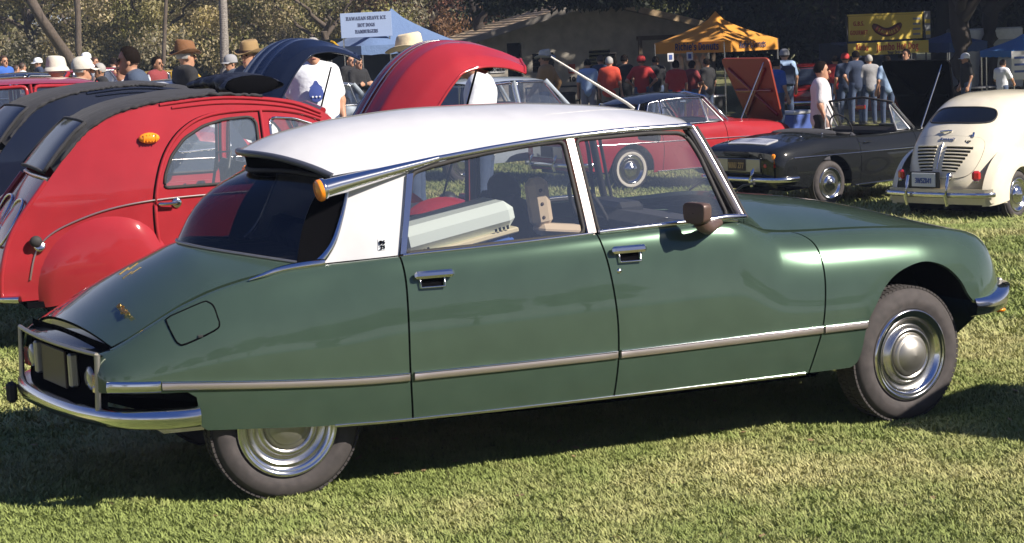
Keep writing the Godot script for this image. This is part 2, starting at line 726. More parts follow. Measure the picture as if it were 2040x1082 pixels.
# a wheel facing +z, its outer face near z = 0; parts of the given parent
func wheel(parent: Node3D, called: String, at: Vector3, r: float, rr: float, wid: float, turn: float, style: String, face := 1.0) -> Node3D:
	var xf := Transform3D(Basis(Vector3.UP, turn) * Basis(Vector3.RIGHT, PI / 2), Vector3.ZERO)
	if face < 0: xf = Transform3D(Basis(Vector3.UP, PI), Vector3.ZERO) * xf
	var side := MB.new()
	var wall := r * 0.93
	side.lathe(V([rr - 0.012, -wid * 0.16, rr + 0.004, -0.012, rr + 0.012, -0.004, lerpf(rr, wall, 0.35), 0.004, lerpf(rr, wall, 0.62), 0.005, wall - 0.004, -0.006, wall + 0.008, -0.016, r - 0.004, -0.032, r, -0.045, r + 0.002, -wid * 0.5, r, -wid + 0.045, r - 0.012, -wid + 0.02, wall, -wid, rr, -wid]), xf, 56)
	var t := obj(called, side, M.tyre, parent)
	t.position = at
	var tr := MB.new()
	var n := 84
	for k in n:
		var a := TAU * k / n
		for q in [[-0.042, 0.03], [-wid * 0.36, 0.035], [-wid * 0.64, 0.035], [-wid + 0.042, 0.03]]:
			var off: float = (0.5 if q[1] > 0.032 else 0.0) * TAU / n
			var ba := Basis(Vector3.UP, -(a + off))
			tr.box(xf * (ba * Vector3(r + 0.001, q[0], 0)), Vector3(0.010, q[1], TAU * r / n * (0.84 if q[1] < 0.032 else 0.62)), xf.basis * ba)
	obj("tread_block", tr, M.tread, t).set_meta("kind", "stuff")
	var rim := MB.new()
	var cap := MB.new()
	var trimring := MB.new()
	if style == "cover":
		trimring.lathe(V([rr + 0.006, -0.006, rr + 0.003, 0.006, rr - 0.006, 0.009, rr - 0.014, 0.004, rr - 0.020, 0.001, rr - 0.028, 0.003, rr - 0.036, -0.004, rr - 0.048, -0.022]), xf, 56)
		rim.lathe(V([rr - 0.046, -0.020, rr * 0.70, -0.034, rr * 0.64, -0.026, rr * 0.60, -0.006, rr * 0.56, 0.0, rr * 0.50, -0.002, rr * 0.475, -0.010, rr * 0.46, -0.008]), xf, 48)
		cap.lathe(V([rr * 0.465, -0.010, rr * 0.455, 0.002, rr * 0.42, 0.010, rr * 0.39, 0.008, rr * 0.375, 0.012, rr * 0.30, 0.026, rr * 0.18, 0.036, 0.0, 0.041]), xf, 40)
		obj("trim_ring", trimring, M.chrome, t)
		obj("wheel_cover", rim, M.steel, t)
		obj("hub_cap", cap, M.dull, t)
	else:
		if style == "whitewall":
			var ww := MB.new()
			ww.lathe(V([rr + 0.010, 0.0, lerpf(rr, wall, 0.35), 0.0065, lerpf(rr, wall, 0.72), 0.0075, wall - 0.02, 0.002]), xf, 40)
			obj("white_wall", ww, M.whitewall, t)
		trimring.lathe(V([rr + 0.004, -0.004, rr, 0.006, rr - 0.012, 0.006, rr - 0.02, -0.006, rr * 0.80, -0.02]), xf, 40)
		rim.lathe(V([rr * 0.82, -0.02, rr * 0.76, -0.014, rr * 0.62, -0.024, rr * 0.5, -0.010]), xf, 36)
		cap.lathe(V([rr * 0.56, -0.014, rr * 0.52, 0.004, rr * 0.42, 0.018, rr * 0.3, 0.022, rr * 0.26, 0.03, rr * 0.12, 0.042, 0.0, 0.044]), xf, 32)
		obj("trim_ring", trimring, M.chrome, t)
		obj("wheel_disc", rim, M.steel, t)
		obj("hub_cap", cap, M.chrome, t)
	var back := MB.new()
	back.lathe(V([rr, -0.06, 0.0, -0.06]), xf, 24)
	obj("wheel_back", back, M.darkmetal, t)
	return t

func saloon_shell() -> Shell:
	var s := Shell.new()
	s.w = V([-.80, .48, -.77, .56, -.72, .61, -.66, .645, -.5, .70, -.2, .758, .2, .795, .6, .825, 1.2, .865, 1.8, .885, 2.4, .892, 2.8, .893, 3.2, .885, 3.4, .865, 3.55, .835, 3.65, .79, 3.73, .73, 3.8, .64, 3.85, .54])
	s.yt = V([-.80, .68, -.72, .715, -.655, .748, -.537, .82, -.386, .90, -.234, .956, -.06, .995, .159, 1.018, .35, 1.026, .537, 1.033, 1.013, 1.045, 1.412, 1.06, 1.75, 1.068, 2.05, 1.075, 2.2, 1.06, 2.3, 1.03, 2.42, .99, 2.6, .976, 2.9, .967, 3.197, .95, 3.45, .922, 3.6, .893, 3.7, .855, 3.77, .79, 3.81, .71, 3.85, .62])
	s.yr = V([-.7, .568, -.16, .551, .53, .508, 1.5, .511, 2.84, .518])
	s.tuck = 0.014
	s.ys = V([-.8, .36, -.37, .36, -.13, .347, .18, .328, .53, .322, 1.5, .322, 2.75, .318, 3.85, .318])
	s.d = V([-.8, .10, -.655, .11, -.2, .125, .16, .125, .54, .10, 2.15, .105, 2.42, .185, 2.6, .2, 3.5, .2, 3.7, .18, 3.85, .14])
	s.yc = V([-.8, .72, -.73, .80, -.65, .865, -.55, .945, -.4, 1.035, -.25, 1.10, .1, 1.13, 2.3, 1.15, 2.55, 1.13, 2.71, 1.108, 2.919, 1.08, 3.193, 1.028, 3.473, .945, 3.663, .885, 3.784, .835, 3.85, .78])
	s.ye = V([.0, 1.29, .15, 1.35, .301, 1.396, .785, 1.441, 1.1, 1.475, 1.455, 1.501, 1.8, 1.512, 2.068, 1.511, 2.2, 1.48])
	s.ze = V([.0, .52, .3, .56, .785, .60, 1.455, .615, 2.07, .575, 2.2, .55])
	s.yro = V([.0, 1.475, .239, 1.57, .585, 1.628, .965, 1.652, 1.356, 1.648, 1.758, 1.622, 2.117, 1.565, 2.25, 1.53])
	return s

# the tail is raked a little across the car
func raked(mb: MB) -> MB:
	for i in mb.v.size(): mb.v[i].x += .165 * (mb.v[i].z - .5) * ss(-.30, -.74, mb.v[i].x)
	return mb

func make_saloon():
	var S := saloon_shell()
	var o := thing("green_saloon", "large green vintage saloon with white roof parked broadside in the foreground", "car")
	var hint := Vector3(0, 0.3, 1)
	var fl := func(x, v): return S.side(x, v)
	var cs := [Vector2(.544, 1.034), Vector2(.549, .93), Vector2(.543, .756), Vector2(.536, .535), Vector2(.541, .315)]
	var bs := [Vector2(1.475, 1.062), Vector2(1.499, .942), Vector2(1.518, .782), Vector2(1.525, .644), Vector2(1.518, .482), Vector2(1.496, .318)]
	var as_ := [Vector2(2.52, .985), Vector2(2.584, .962), Vector2(2.624, .913), Vector2(2.633, .82), Vector2(2.623, .703), Vector2(2.595, .538), Vector2(2.555, .42), Vector2(2.519, .318)]
	var st := Vector2(0.035, 0.06)
	var gap := 0.0045
	var seam := func(a: Array, off: float) -> Array:
		var r := []
		for q in spline2(a, 5): r.append(Vector2(q.x + off, q.y))
		return r
	var line_y := func(t: Array, x0: float, x1: float, n: int) -> Array:
		var r := []
		for i in n + 1:
			var x := lerpf(x0, x1, float(i) / n)
			r.append(Vector2(x, cv(t, x)))
		return r
	# rear wing: tail edge, over the top to the door seam, down, and back along the skirt
	var rw: Array = line_y.call(S.yt, -0.775, 0.535, 30)
	rw.append_array(seam.call(cs, -gap))
	var bot := [Vector2(.4, .326), Vector2(.18, .329), Vector2(0, .338), Vector2(-.13, .348), Vector2(-.28, .357), Vector2(-.355, .361), Vector2(-.380, .38), Vector2(-.387, .45), Vector2(-.395, .51), Vector2(-.43, .535), Vector2(-.62, .54), Vector2(-.775, .545)]
	rw.append_array(bot)
	var rdoor: Array = line_y.call(S.yt, .544 + gap, 1.475 - gap, 20)
	rdoor.append_array(seam.call(bs, -gap))
	var back: Array = seam.call(cs, gap)
	back.reverse()
	var sill: Array = line_y.call(S.ys, 1.47, .57, 10)
	rdoor.append_array(sill)
	rdoor.append_array(back)
	var fdoor: Array = line_y.call(S.yt, 1.475 + gap, 2.51, 22)
	fdoor.append_array(seam.call(as_, -gap))
	fdoor.append_array(line_y.call(S.ys, 2.50, 1.51, 10))
	back = seam.call(bs, gap)
	back.reverse()
	fdoor.append_array(back)
	var fwing: Array = line_y.call(S.yt, 2.53, 3.845, 34)
	fwing.append_array([Vector2(3.845, .60), Vector2(3.82, .565), Vector2(3.7, .558), Vector2(3.6, .556), Vector2(3.515, .556)])
	var arch := [Vector2(3.503, .56), Vector2(3.46, .605), Vector2(3.42, .676), Vector2(3.352, .744), Vector2(3.265, .783), Vector2(3.173, .789), Vector2(3.05, .755), Vector2(2.962, .696), Vector2(2.894, .606), Vector2(2.841, .518), Vector2(2.81, .393), Vector2(2.785, .34), Vector2(2.75, .319)]
	fwing.append_array(Array(spline2(arch, 4)))
	fwing.append_array([Vector2(2.65, .318)])
	back = seam.call(as_, gap)
	back.reverse()
	fwing.append_array(back)
	var rub_y := V([-.54, .57, .528, .511, 1.526, .514, 2.594, .521, 2.841, .521])
	for sd in [1, -1]:
		var names := [["rear_wing", rw], ["rear_door", rdoor], ["front_door", fdoor], ["front_wing", fwing]]
		var panel := {}
		for q in names:
			var mb := MB.new().sheet(S.to_uv(q[1]), [], fl, st, hint, 0.018)
			panel[q[0]] = obj(q[0], mb if sd > 0 else raked(mb.mirror()), M.green, o)
		# bright work on the flank
		for q in [["rear_wing", -.53, .53], ["rear_door", .552, 1.512], ["front_door", 1.53, 2.588], ["front_wing", 2.602, 2.838]]:
			var mb := flank_strip(S, q[1], q[2], rub_y, 0.036, 0.014)
			obj("rubbing_strip", mb if sd > 0 else mb.mirror(), M.trim, panel[q[0]])
			var cap := flank_strip(S, q[1], q[2], rub_y.map(func(v): return v + Vector2(0, 0.0165)), 0.007, 0.017)
			obj("strip_edge", cap if sd > 0 else cap.mirror(), M.chrome, panel[q[0]])
		var tail := flank_strip(S, -.74, -.535, V([-.75, .572, -.53, .566]), 0.05, 0.018)
		obj("tail_strip", tail if sd > 0 else raked(tail.mirror()), M.chrome, panel.rear_wing)
		var sl := flank_strip(S, .19, 2.5, V([.19, .326, .53, .318, 1.5, .318, 2.5, .318]), 0.014, 0.006, 30)
		obj("sill_trim", sl if sd > 0 else sl.mirror(), M.chrome, o)
		if sd > 0:
			# fuel flap: its gap is a groove round a lid that stands a hair proud
			var fp := [Vector2(-.482, .832), Vector2(-.470, .846), Vector2(-.448, .858), Vector2(-.33, .903), Vector2(-.305, .902), Vector2(-.288, .885), Vector2(-.28, .843), Vector2(-.276, .812), Vector2(-.298, .788), Vector2(-.42, .740), Vector2(-.447, .742), Vector2(-.462, .765)]
			var lid := MB.new().sheet(S.to_uv(Array(loop2(fp, 3))), [], func(x, v): return S.side(x, v) + Vector3(0, 0, 0.0045), Vector2(0.03, 0.04), hint, 0.008)
			var flap := obj("fuel_flap", lid, M.green, panel.rear_wing)
			obj("flap_gap", MB.new().tube(lifted(S, Array(loop2(fp, 3)), 0.001), 0.0045, 6, true), M.black, flap)
			obj("flap_catch", MB.new().box(S.flank(-.36, .768) + Vector3(0, 0, 0.006), Vector3(0.022, 0.012, 0.008), Basis.IDENTITY, 0.002), M.darkmetal, flap)
		for q in [["rear_door", .585, .765, .947, .61, .72], ["front_door", 1.52, 1.69, .983, 1.555, 1.66]]:
			var hb := MB.new()
			var p0 := S.flank(q[1], q[3]) + S.out(q[1], q[3]) * 0.022
			var p1 := S.flank(q[2], q[3] - .002) + S.out(q[2], q[3]) * 0.022
			hb.box((p0 + p1) * 0.5, Vector3(p0.distance_to(p1), 0.034, 0.026), Basis(Vector3.UP, -atan2(p1.z - p0.z, p1.x - p0.x)) * Basis(Vector3.RIGHT, -0.25), 0.010)
			var hn := obj("door_handle", hb if sd > 0 else hb.mirror(), M.chrome, panel[q[0]])
			var lp := lifted(S, [Vector2(q[4], q[3] - .012), Vector2(q[4] + .003, q[3] - .052), Vector2(q[5], q[3] - .054), Vector2(q[5], q[3] - .012)], 0.012)
			var lm := MB.new().tube(lp, 0.0045, 6)
			obj("handle_loop", lm if sd > 0 else lm.mirror(), M.chrome, hn)
			var rc := MB.new().sheet(S.to_uv([Vector2(q[4] + .004, q[3] - .015), Vector2(q[5] - .003, q[3] - .015), Vector2(q[5] - .003, q[3] - .05), Vector2(q[4] + .006, q[3] - .05)]), [], func(x, v): return S.side(x, v) + Vector3(0, 0, 0.0015), Vector2(.05, .05), hint)
			obj("handle_recess", rc if sd > 0 else rc.mirror(), M.black, hn)
		var lk := MB.new().lathe(V([0.0, 0.006, .009, .005, .012, 0.0]), Transform3D(Basis(Vector3.RIGHT, PI / 2), S.flank(1.552, .892)), 14)
		obj("door_lock", lk if sd > 0 else lk.mirror(), M.chrome, panel.front_door)
		# windows
		var hs := func(x, y): return S.house(x, y)
		var rg := [Vector2(.575, 1.04), Vector2(1.432, 1.061), Vector2(1.40, 1.484), Vector2(1.248, 1.476), Vector2(1.05, 1.456), Vector2(.928, 1.440), Vector2(.78, 1.415), Vector2(.662, 1.387)]
		var fg := [Vector2(1.50, 1.064), Vector2(2.175, 1.082), Vector2(2.10, 1.36), Vector2(2.06, 1.45), Vector2(2.025, 1.482), Vector2(1.872, 1.492), Vector2(1.462, 1.486)]
		var cp := [Vector2(.215, 1.023), Vector2(.552, 1.035), Vector2(.600, 1.20), Vector2(.648, 1.395), Vector2(.60, 1.405), Vector2(.36, 1.36), Vector2(.36, 1.318), Vector2(.313, 1.201), Vector2(.271, 1.096)]
		var cpm := MB.new().sheet(PackedVector2Array(cp), [], hs, Vector2(.05, .05), hint, 0.02)
		obj("rear_pillar_panel", cpm if sd > 0 else cpm.mirror(), M.white, o)
		for q in [["rear_door", rg, "rear_side_window"], ["front_door", fg, "front_side_window"]]:
			var poly := rounded(q[1], 0.03, 3)
			var gm := MB.new().sheet(poly, [], hs, Vector2(.08, .08), hint)
			var gl := obj(q[2], gm if sd > 0 else gm.mirror(), M.hazeglass, panel[q[0]])
			var seal := MB.new().tube(on_house(S, poly, 0.001), 0.011, 6, true)
			obj("window_seal", seal if sd > 0 else seal.mirror(), M.rubber, gl)
		for q in [["pillar_chrome", [Vector2(.556, 1.036), Vector2(.582, 1.037), Vector2(.664, 1.384), Vector2(.634, 1.38)]], ["pillar_cover", [Vector2(1.447, 1.062), Vector2(1.487, 1.062), Vector2(1.448, 1.492), Vector2(1.412, 1.49)]]]:
			var pm := MB.new().sheet(PackedVector2Array(q[1]), [], func(x, y): return S.house(x, y) + Vector3(0, 0.004, 0.014), Vector2(.05, .08), hint, 0.02)
			obj(q[0], pm if sd > 0 else pm.mirror(), M.trim if q[0] == "pillar_cover" else M.chrome, o)
		# waist trim
		var wa := PackedVector3Array()
		for i in 15:
			var x := lerpf(.56, 1.46, i / 14.0)
			wa.append(Vector3(x, S.g(S.yt, x) + 0.004, S.zt(x) + 0.004))
		var wm := MB.new().tube(wa, 0.007, 6)
		obj("waist_trim", wm if sd > 0 else wm.mirror(), M.chrome, panel.rear_door)
		wa = PackedVector3Array()
		for i in 15:
			var x := lerpf(1.49, 2.20, i / 14.0)
			wa.append(Vector3(x, S.g(S.yt, x) + 0.008, S.zt(x) + 0.006))
		wm = MB.new().tube(wa, 0.013, 8)
		obj("waist_trim", wm if sd > 0 else wm.mirror(), M.chrome, panel.front_door)
		# roof gutter, signal horn with its lamp
		var gu := PackedVector3Array()
		for i in 24:
			var x := lerpf(.77, 2.075, i / 23.0)
			gu.append(Vector3(x, S.g(S.ye, x) + 0.003, S.g(S.ze, x) + 0.006))
		gu.append(Vector3(2.10, 1.49, .577))
		gu = spline(gu, 2)
		var gm2 := MB.new().tube(gu, 0.013, 8)
		obj("roof_gutter", gm2 if sd > 0 else gm2.mirror(), M.chrome, o)
		var h0 := Vector3(.79, 1.443, .607)
		var h1 := Vector3(.245, 1.345, .628)
		var hp := PackedVector3Array()
		var hr := []
		for i in 9:
			hp.append(h0.lerp(h1, i / 8.0))
			hr.append(lerpf(.015, .044, i / 8.0))
		var hm := MB.new().tube(hp, hr, 20)
		var horn := obj("signal_horn", hm if sd > 0 else hm.mirror(), M.chrome, o)
		var ax := (h1 - h0).normalized()
		var lb := Basis(ax.cross(Vector3.UP).normalized(), ax, ax.cross(Vector3.UP).normalized().cross(ax))
		var rim := MB.new().lathe(V([.040, -.006, .050, -.004, .051, .008, .047, .014]), Transform3D(lb, h1), 26)
		obj("lamp_rim", rim if sd > 0 else rim.mirror(), M.chrome, horn)
		var lens := MB.new().lathe(V([.049, .012, .049, .026, .042, .034, .036, .031, .03, .036, .022, .034, .014, .038, 0, .039]), Transform3D(lb, h1), 26)
		obj("signal_lens", lens if sd > 0 else lens.mirror(), M.amber, horn)
		# bright edge of the rear window, dark reveal inside it and the finisher along the wing
		var be := [Vector2(.365, 1.33), Vector2(.325, 1.223), Vector2(.278, 1.118), Vector2(.235, 1.06), Vector2(.193, 1.024)]
		var bp := spline(on_house(S, be, 0.006), 4)
		var br := []
		for i in bp.size(): br.append(lerpf(.006, .021, float(i) / (bp.size() - 1)))
		var bm := MB.new().tube(bp, br, 10)
		obj("rear_window_edge", bm if sd > 0 else bm.mirror(), M.chrome, o)
		var fi := PackedVector3Array()
		for q in [Vector2(.215, 1.022), Vector2(.13, 1.022), Vector2(.026, 1.008), Vector2(-.06, .990), Vector2(-.125, .975)]: fi.append(S.flank(q.x, min(q.y, S.g(S.yt, q.x))) + Vector3(0, 0.008, 0.004))
		var fm := MB.new().tube(spline(fi, 4), [.018, .019, .020, .020, .020, .019, .018, .017, .016, .015, .013, .012, .010, .008, .006, .005, .003], 8)
		obj("wing_finisher", fm if sd > 0 else fm.mirror(), M.chrome, o)
		# front pillar
		var ap := spline(PackedVector3Array([Vector3(2.085, 1.505, .572), Vector3(2.125, 1.40, .625), Vector3(2.19, 1.22, .70), Vector3(2.245, 1.07, .755)]), 5)
		var am := MB.new().tube(ap, 0.022, 8, false, 0.55)
		obj("front_pillar", am if sd > 0 else am.mirror(), M.trim, o)
		var lm2 := MB.new().tube(ap.duplicate(), 0.021, 6)
		lm2.move(Transform3D(Basis.IDENTITY, Vector3(-.012, 0, -.020)))
		obj("pillar_liner", lm2 if sd > 0 else lm2.mirror(), M.rubber, o)
		am = MB.new().tube(ap.duplicate(), 0.010, 6)
		am.move(Transform3D(Basis.IDENTITY, Vector3(.035, 0, -.012)))
		obj("screen_seal", am if sd > 0 else am.mirror(), M.rubber, o)
	# door mirror on the near side
	var mp := MB.new()
	var mrows := []
	for q in [[-.034, .05], [-.034, .92], [-.026, 1.0], [.0, 1.0], [.022, .92], [.036, .6], [.04, .05]]:
		var row := PackedVector3Array()
		for k in 28:
			var a := TAU * k / 28
			var c := cos(a)
			var sn := sin(a)
			row.append(Vector3(q[0], .050 * q[1] * signf(sn) * pow(absf(sn), .5), .069 * q[1] * signf(c) * pow(absf(c), .5) * (1.0 + .10 * sn)))
		mrows.append(row)
	mp.grid(mrows, true)
	mp.move(Transform3D(Basis(Vector3.UP, 0.30), Vector3(1.925, 1.135, .925)))
	var dm := obj("door_mirror", mp, M.mirrorback, o)
	obj("mirror_foot", MB.new().tube(P3([1.935, 1.10, .925, 1.955, 1.075, .915, 1.99, 1.06, .89, 2.04, 1.06, .85, 2.09, 1.07, .82]), [.040, .036, .034, .026, .02], 10), M.mirrorback, dm)
	obj("corner_trim", MB.new().tube(P3([1.98, 1.085, .83, 2.12, 1.092, .82, 2.24, 1.085, .80]), [.008, .016, .012], 8), M.chrome, o)
	# bonnet, boot lid, roof
	var dk := func(x, s): return S.deck(x, s)
	var bo := PackedVector2Array()
	for i in 21:
		var s := lerpf(-.975, .975, i / 20.0)
		bo.append(Vector2(2.535 - .28 * s * s, s))
	for i in range(1, 15): bo.append(Vector2(lerpf(2.27, 3.82, i / 14.0), .975))
	for i in range(1, 20): bo.append(Vector2(3.82 + .02 * (1 - pow(lerpf(.975, -.975, i / 20.0), 2)), lerpf(.975, -.975, i / 20.0)))
	for i in 14: bo.append(Vector2(lerpf(3.82, 2.27, i / 14.0), -.975))
	obj("bonnet", MB.new().sheet(bo, [], dk, Vector2(.05, .08), Vector3(.2, 1, 0), 0.02), M.green, o)
	var cowl := PackedVector2Array()
	for i in 21: cowl.append(Vector2(2.53 - .28 * pow(lerpf(-.97, .97, i / 20.0), 2), lerpf(-.97, .97, i / 20.0)))
	for i in 21: cowl.append(Vector2(2.44 - .28 * pow(lerpf(.97, -.97, i / 20.0), 2), lerpf(.97, -.97, i / 20.0)))
	obj("scuttle", MB.new().sheet(cowl, [], func(x, s): return S.deck(x, s) - Vector3(0, .004, 0), Vector2(.05, .08), Vector3(0, 1, 0), 0.02), M.green, o)
	var bl := PackedVector2Array()
	var xg := func(s: float) -> float: return -.27 + .44 * s * s
	for i in 25: bl.append(Vector2(xg.call(lerpf(-.975, .975, i / 24.0)), lerpf(-.975, .975, i / 24.0)))
	for i in range(1, 14): bl.append(Vector2(lerpf(xg.call(.975), -.70, i / 13.0), .975))
	for i in range(1, 20): bl.append(Vector2(-.70 - .035 * (1 - pow(lerpf(.975, -.975, i / 20.0), 2)), lerpf(.975, -.975, i / 20.0)))
	for i in 13: bl.append(Vector2(lerpf(-.70, xg.call(.975), i / 13.0), -.975))
	var lid := obj("boot_lid", raked(MB.new().sheet(bl, [], dk, Vector2(.05, .08), Vector3(-.2, 1, 0), 0.02)), M.green, o)
	for k in 2:
		obj("chevron_badge", raked(MB.new().box(S.deck(-.50 + k * .03, .02) + Vector3(0, .012, .012 * k), Vector3(.055, .006, .007), Basis(Vector3.UP, .55 if k == 0 else .48) * Basis(Vector3.BACK, .5), .002)), M.gold, lid)
	var bx := S.deck(-.585, .66)
	var bn := MB.new().normal_at(dk, Vector2(-.585, .66), Vector3.UP)
	var right := (Vector3(0, 0, 1) - bn * bn.z).normalized()
	say("gold_badge", "D Super", .026, M.gold, lid, Transform3D(Basis(right, bn.cross(right), bn), bx + Vector3(-.028, 0, 0) + bn * .004), 1.0)
	var rf := PackedVector2Array()
	for i in 25: rf.append(Vector2(2.20 - .125 * pow(lerpf(1, -1, i / 24.0), 2), lerpf(1, -1, i / 24.0)))
	for i in range(1, 24): rf.append(Vector2(lerpf(2.075, .31, i / 24.0), -1))
	for i in 25: rf.append(Vector2(.05 + .26 * pow(lerpf(-1, 1, i / 24.0), 2), lerpf(-1, 1, i / 24.0)))
	for i in range(1, 24): rf.append(Vector2(lerpf(.31, 2.075, i / 24.0), 1))
	obj("roof", MB.new().sheet(rf, [], func(x, s): return S.roof(x, s), Vector2(.06, .06), Vector3.UP, 0.014), M.white, o)
	var lip := PackedVector3Array()
	for i in 31:
		var s := lerpf(-1, 1, i / 30.0)
		lip.append(S.roof(.05 + .26 * s * s, s * .995) + Vector3(-.004, -.006, 0))
	obj("roof_lip", MB.new().tube(lip, 0.016, 8), M.liprubber, o)
	# rear window under the lip, with its dark surround
	var gb := []
	var gt := []
	for i in 21:
		var s := lerpf(-.93, .93, i / 20.0)
		gb.append(S.deck(xg.call(s), s) + Vector3(-.004, .004, 0))
		gt.append(S.roof(.085 + .25 * s * s, s * .93) + Vector3(.0, -.105 + .045 * s * s, 0))
	var rows := []
	for j in 9:
		var r := PackedVector3Array()
		for i in 21:
			var q: Vector3 = gb[i].lerp(gt[i], j / 8.0)
			r.append(q + Vector3(-.05, .04, 0) * sin(PI * j / 8.0) * (1 - .5 * absf(i - 10) / 10.0))
		rows.append(r)
	obj("rear_window", MB.new().grid(rows), M.rearglass, o)
	var ra := PackedVector3Array()
	var rb := PackedVector3Array()
	var chrome_edge := spline(on_house(S, [Vector2(.193, 1.024), Vector2(.235, 1.06), Vector2(.278, 1.118), Vector2(.325, 1.223), Vector2(.365, 1.33)], 0.004), 2)
	for j in 9:
		ra.append(chrome_edge[j])
		rb.append(rows[j][20] + Vector3(0, 0, .004))
	var rv := MB.new().grid([ra, rb])
	obj("window_reveal", rv, M.black, o)
	obj("window_reveal", rv.mirror(), M.black, o)
	var su := PackedVector3Array(gt)
	obj("window_seal", MB.new().tube(su, .014, 6), M.rubber, o)
	su = PackedVector3Array(gb)
	obj("window_seal", MB.new().tube(su, .008, 6), M.dull, o)
	var un := []
	for j in 2:
		var r := PackedVector3Array()
		for i in 21:
			var s := lerpf(-.97, .97, i / 20.0)
			r.append(gt[i] if j == 0 else S.roof(.07 + .26 * s * s, s) + Vector3(.0, -.012, 0))
		un.append(r)
	obj("lip_underside", MB.new().grid(un), M.black, o)
	# windscreen
	var sr := []
	for j in 7:
		var r := PackedVector3Array()
		for i in 21:
			var s := lerpf(-1, 1, i / 20.0)
			var a := Vector3(2.48 - .25 * s * s, 1.13 - .05 * s * s, s * .75)
			var b := S.roof(2.20 - .125 * s * s, s * .99) + Vector3(.005, -.012, 0)
			r.append(a.lerp(b, j / 6.0) + Vector3(.035, .03, 0) * sin(PI * j / 6.0))
		sr.append(r)
	obj("windscreen", MB.new().grid(sr), M.hazeglass, o)
	for k in 2:
		var y := Vector3(2.45, 1.135, -.15 + k * .42)
		obj("wiper", MB.new().tube(PackedVector3Array([y, y + Vector3(-.02, .06, .18), y + Vector3(-.06, .085, .36)]), .006, 6), M.darkmetal, o)
	obj("aerial", MB.new().tube(PackedVector3Array([Vector3(2.068, 1.582, 0), Vector3(2.03, 1.612, 0), Vector3(1.625, 1.862, 0)]), [.010, .0085, .0045], 8), M.dull, o)
	# tail: dark panel, frame, lamps, plate
	var tp := PackedVector3Array()
	var tq := PackedVector3Array()
	for i in 13:
		var s := lerpf(-1, 1, i / 12.0)
		tp.append(Vector3(-.715 - .03 * (1 - s * s), .738 + .02 * (1 - s * s), s * .53))
		tq.append(Vector3(-.745 - .03 * (1 - s * s), .46, s * .53))
	var tail_panel := obj("tail_panel", raked(MB.new().grid([tp, tq])), M.black, o)
	var tv := []
	for j in 5:
		var r := PackedVector3Array()
		for i in 21:
			var s := lerpf(-1, 1, i / 20.0)
			var e := S.deck(-.70 - .035 * (1 - s * s), s * .975) + Vector3(.004, -.014, 0)
			var f := Vector3(-.772 - .035 * (1 - s * s), .698, s * .53)
			r.append(e.lerp(f, j / 4.0) + Vector3(.018, -.008, 0) * sin(PI * j / 4.0))
		tv.append(r)
	obj("boot_apron", raked(MB.new().grid(tv)), M.blackpaint, tail_panel)
	for q in [[.735, .010], [.47, .009]]:
		var fp2 := PackedVector3Array()
		for i in 13:
			var s := lerpf(-1, 1, i / 12.0)
			fp2.append(Vector3(-.775 - .035 * (1 - s * s), q[0] - .03, s * .53))
		obj("panel_frame", raked(MB.new().tube(fp2, q[1], 8)), M.dull, tail_panel)
	for z in [-.53, .53]: obj("panel_frame", raked(MB.new().tube(PackedVector3Array([Vector3(-.772, .705, z), Vector3(-.785, .44, z)]), .013, 8)), M.dull, tail_panel)
	for z in [-.40, .40]:
		obj("tail_lamp", raked(MB.new().lathe(V([.0, .018, .03, .016, .050, .008, .054, 0]), Transform3D(Basis(Vector3.BACK, PI / 2), Vector3(-.765, .585, z)), 20)), M.lampglass, tail_panel)
		obj("brake_lamp", raked(MB.new().box(Vector3(-.765, .57, z * 1.18), Vector3(.02, .09, .06), Basis.IDENTITY, .006)), M.ruby, tail_panel)
	for z in [-.235, .24]: obj("plate_lamp", raked(MB.new().box(Vector3(-.785, .60, z), Vector3(.04, .15, .035), Basis.IDENTITY, .008)), M.dull, tail_panel)
	obj("number_plate", raked(MB.new().box(Vector3(-.79, .59, 0), Vector3(.012, .17, .32), Basis.IDENTITY, .004)), M.plateblack, tail_panel)
	# bumpers
	var bp2 := P3([-.40, .435, .775, -.52, .435, .765, -.64, .435, .715, -.74, .435, .63, -.80, .435, .50, -.845, .435, .30, -.86, .435, 0])
	for i in range(5, -1, -1): bp2.append(bp2[i] * Vector3(1, 1, -1))
	var path := spline(bp2, 4)
	var rws := []
	for i in path.size():
		var dd := (path[min(i + 1, path.size() - 1)] - path[max(i - 1, 0)]).normalized()
		var ou := dd.cross(Vector3.UP).normalized()
		if ou.dot(path[i] - Vector3(.3, .43, 0)) < 0: ou = -ou
		var p := path[i]
		rws.append(PackedVector3Array([p - ou * .07 + Vector3(0, .035, 0), p - ou * .015 + Vector3(0, .042, 0), p + ou * .012 + Vector3(0, .025, 0), p + ou * .018, p + ou * .008 + Vector3(0, -.03, 0), p - ou * .02 + Vector3(0, -.045, 0)]))
	var rb2 := obj("rear_bumper", raked(MB.new().grid(rws)), M.chrome, o)
	for z in [1, -1]:
		var bl2 := MB.new()
		bl2.prism(pts2([-.66, .42, -.41, .42, -.413, .40, -.425, .372, -.44, .37, -.45, .352, -.62, .352, -.65, .375]), .02, Transform3D(Basis(Vector3.UP, -.12), Vector3(.09, 0, .69)))
		obj("bumper_apron", bl2 if z > 0 else raked(bl2.mirror()), M.steel, rb2)
		if z < 0: obj("overrider", MB.new().box(Vector3(-1.01, .40, -.50), Vector3(.05, .10, .05), Basis.IDENTITY, .015), M.rubber, rb2)
	bp2 = P3([3.50, .545, .845, 3.60, .545, .83, 3.70, .548, .785, 3.79, .55, .70, 3.85, .55, .58, 3.89, .55, .3, 3.90, .55, 0])
	for i in range(5, -1, -1): bp2.append(bp2[i] * Vector3(1, 1, -1))
	path = spline(bp2, 4)
	rws = []
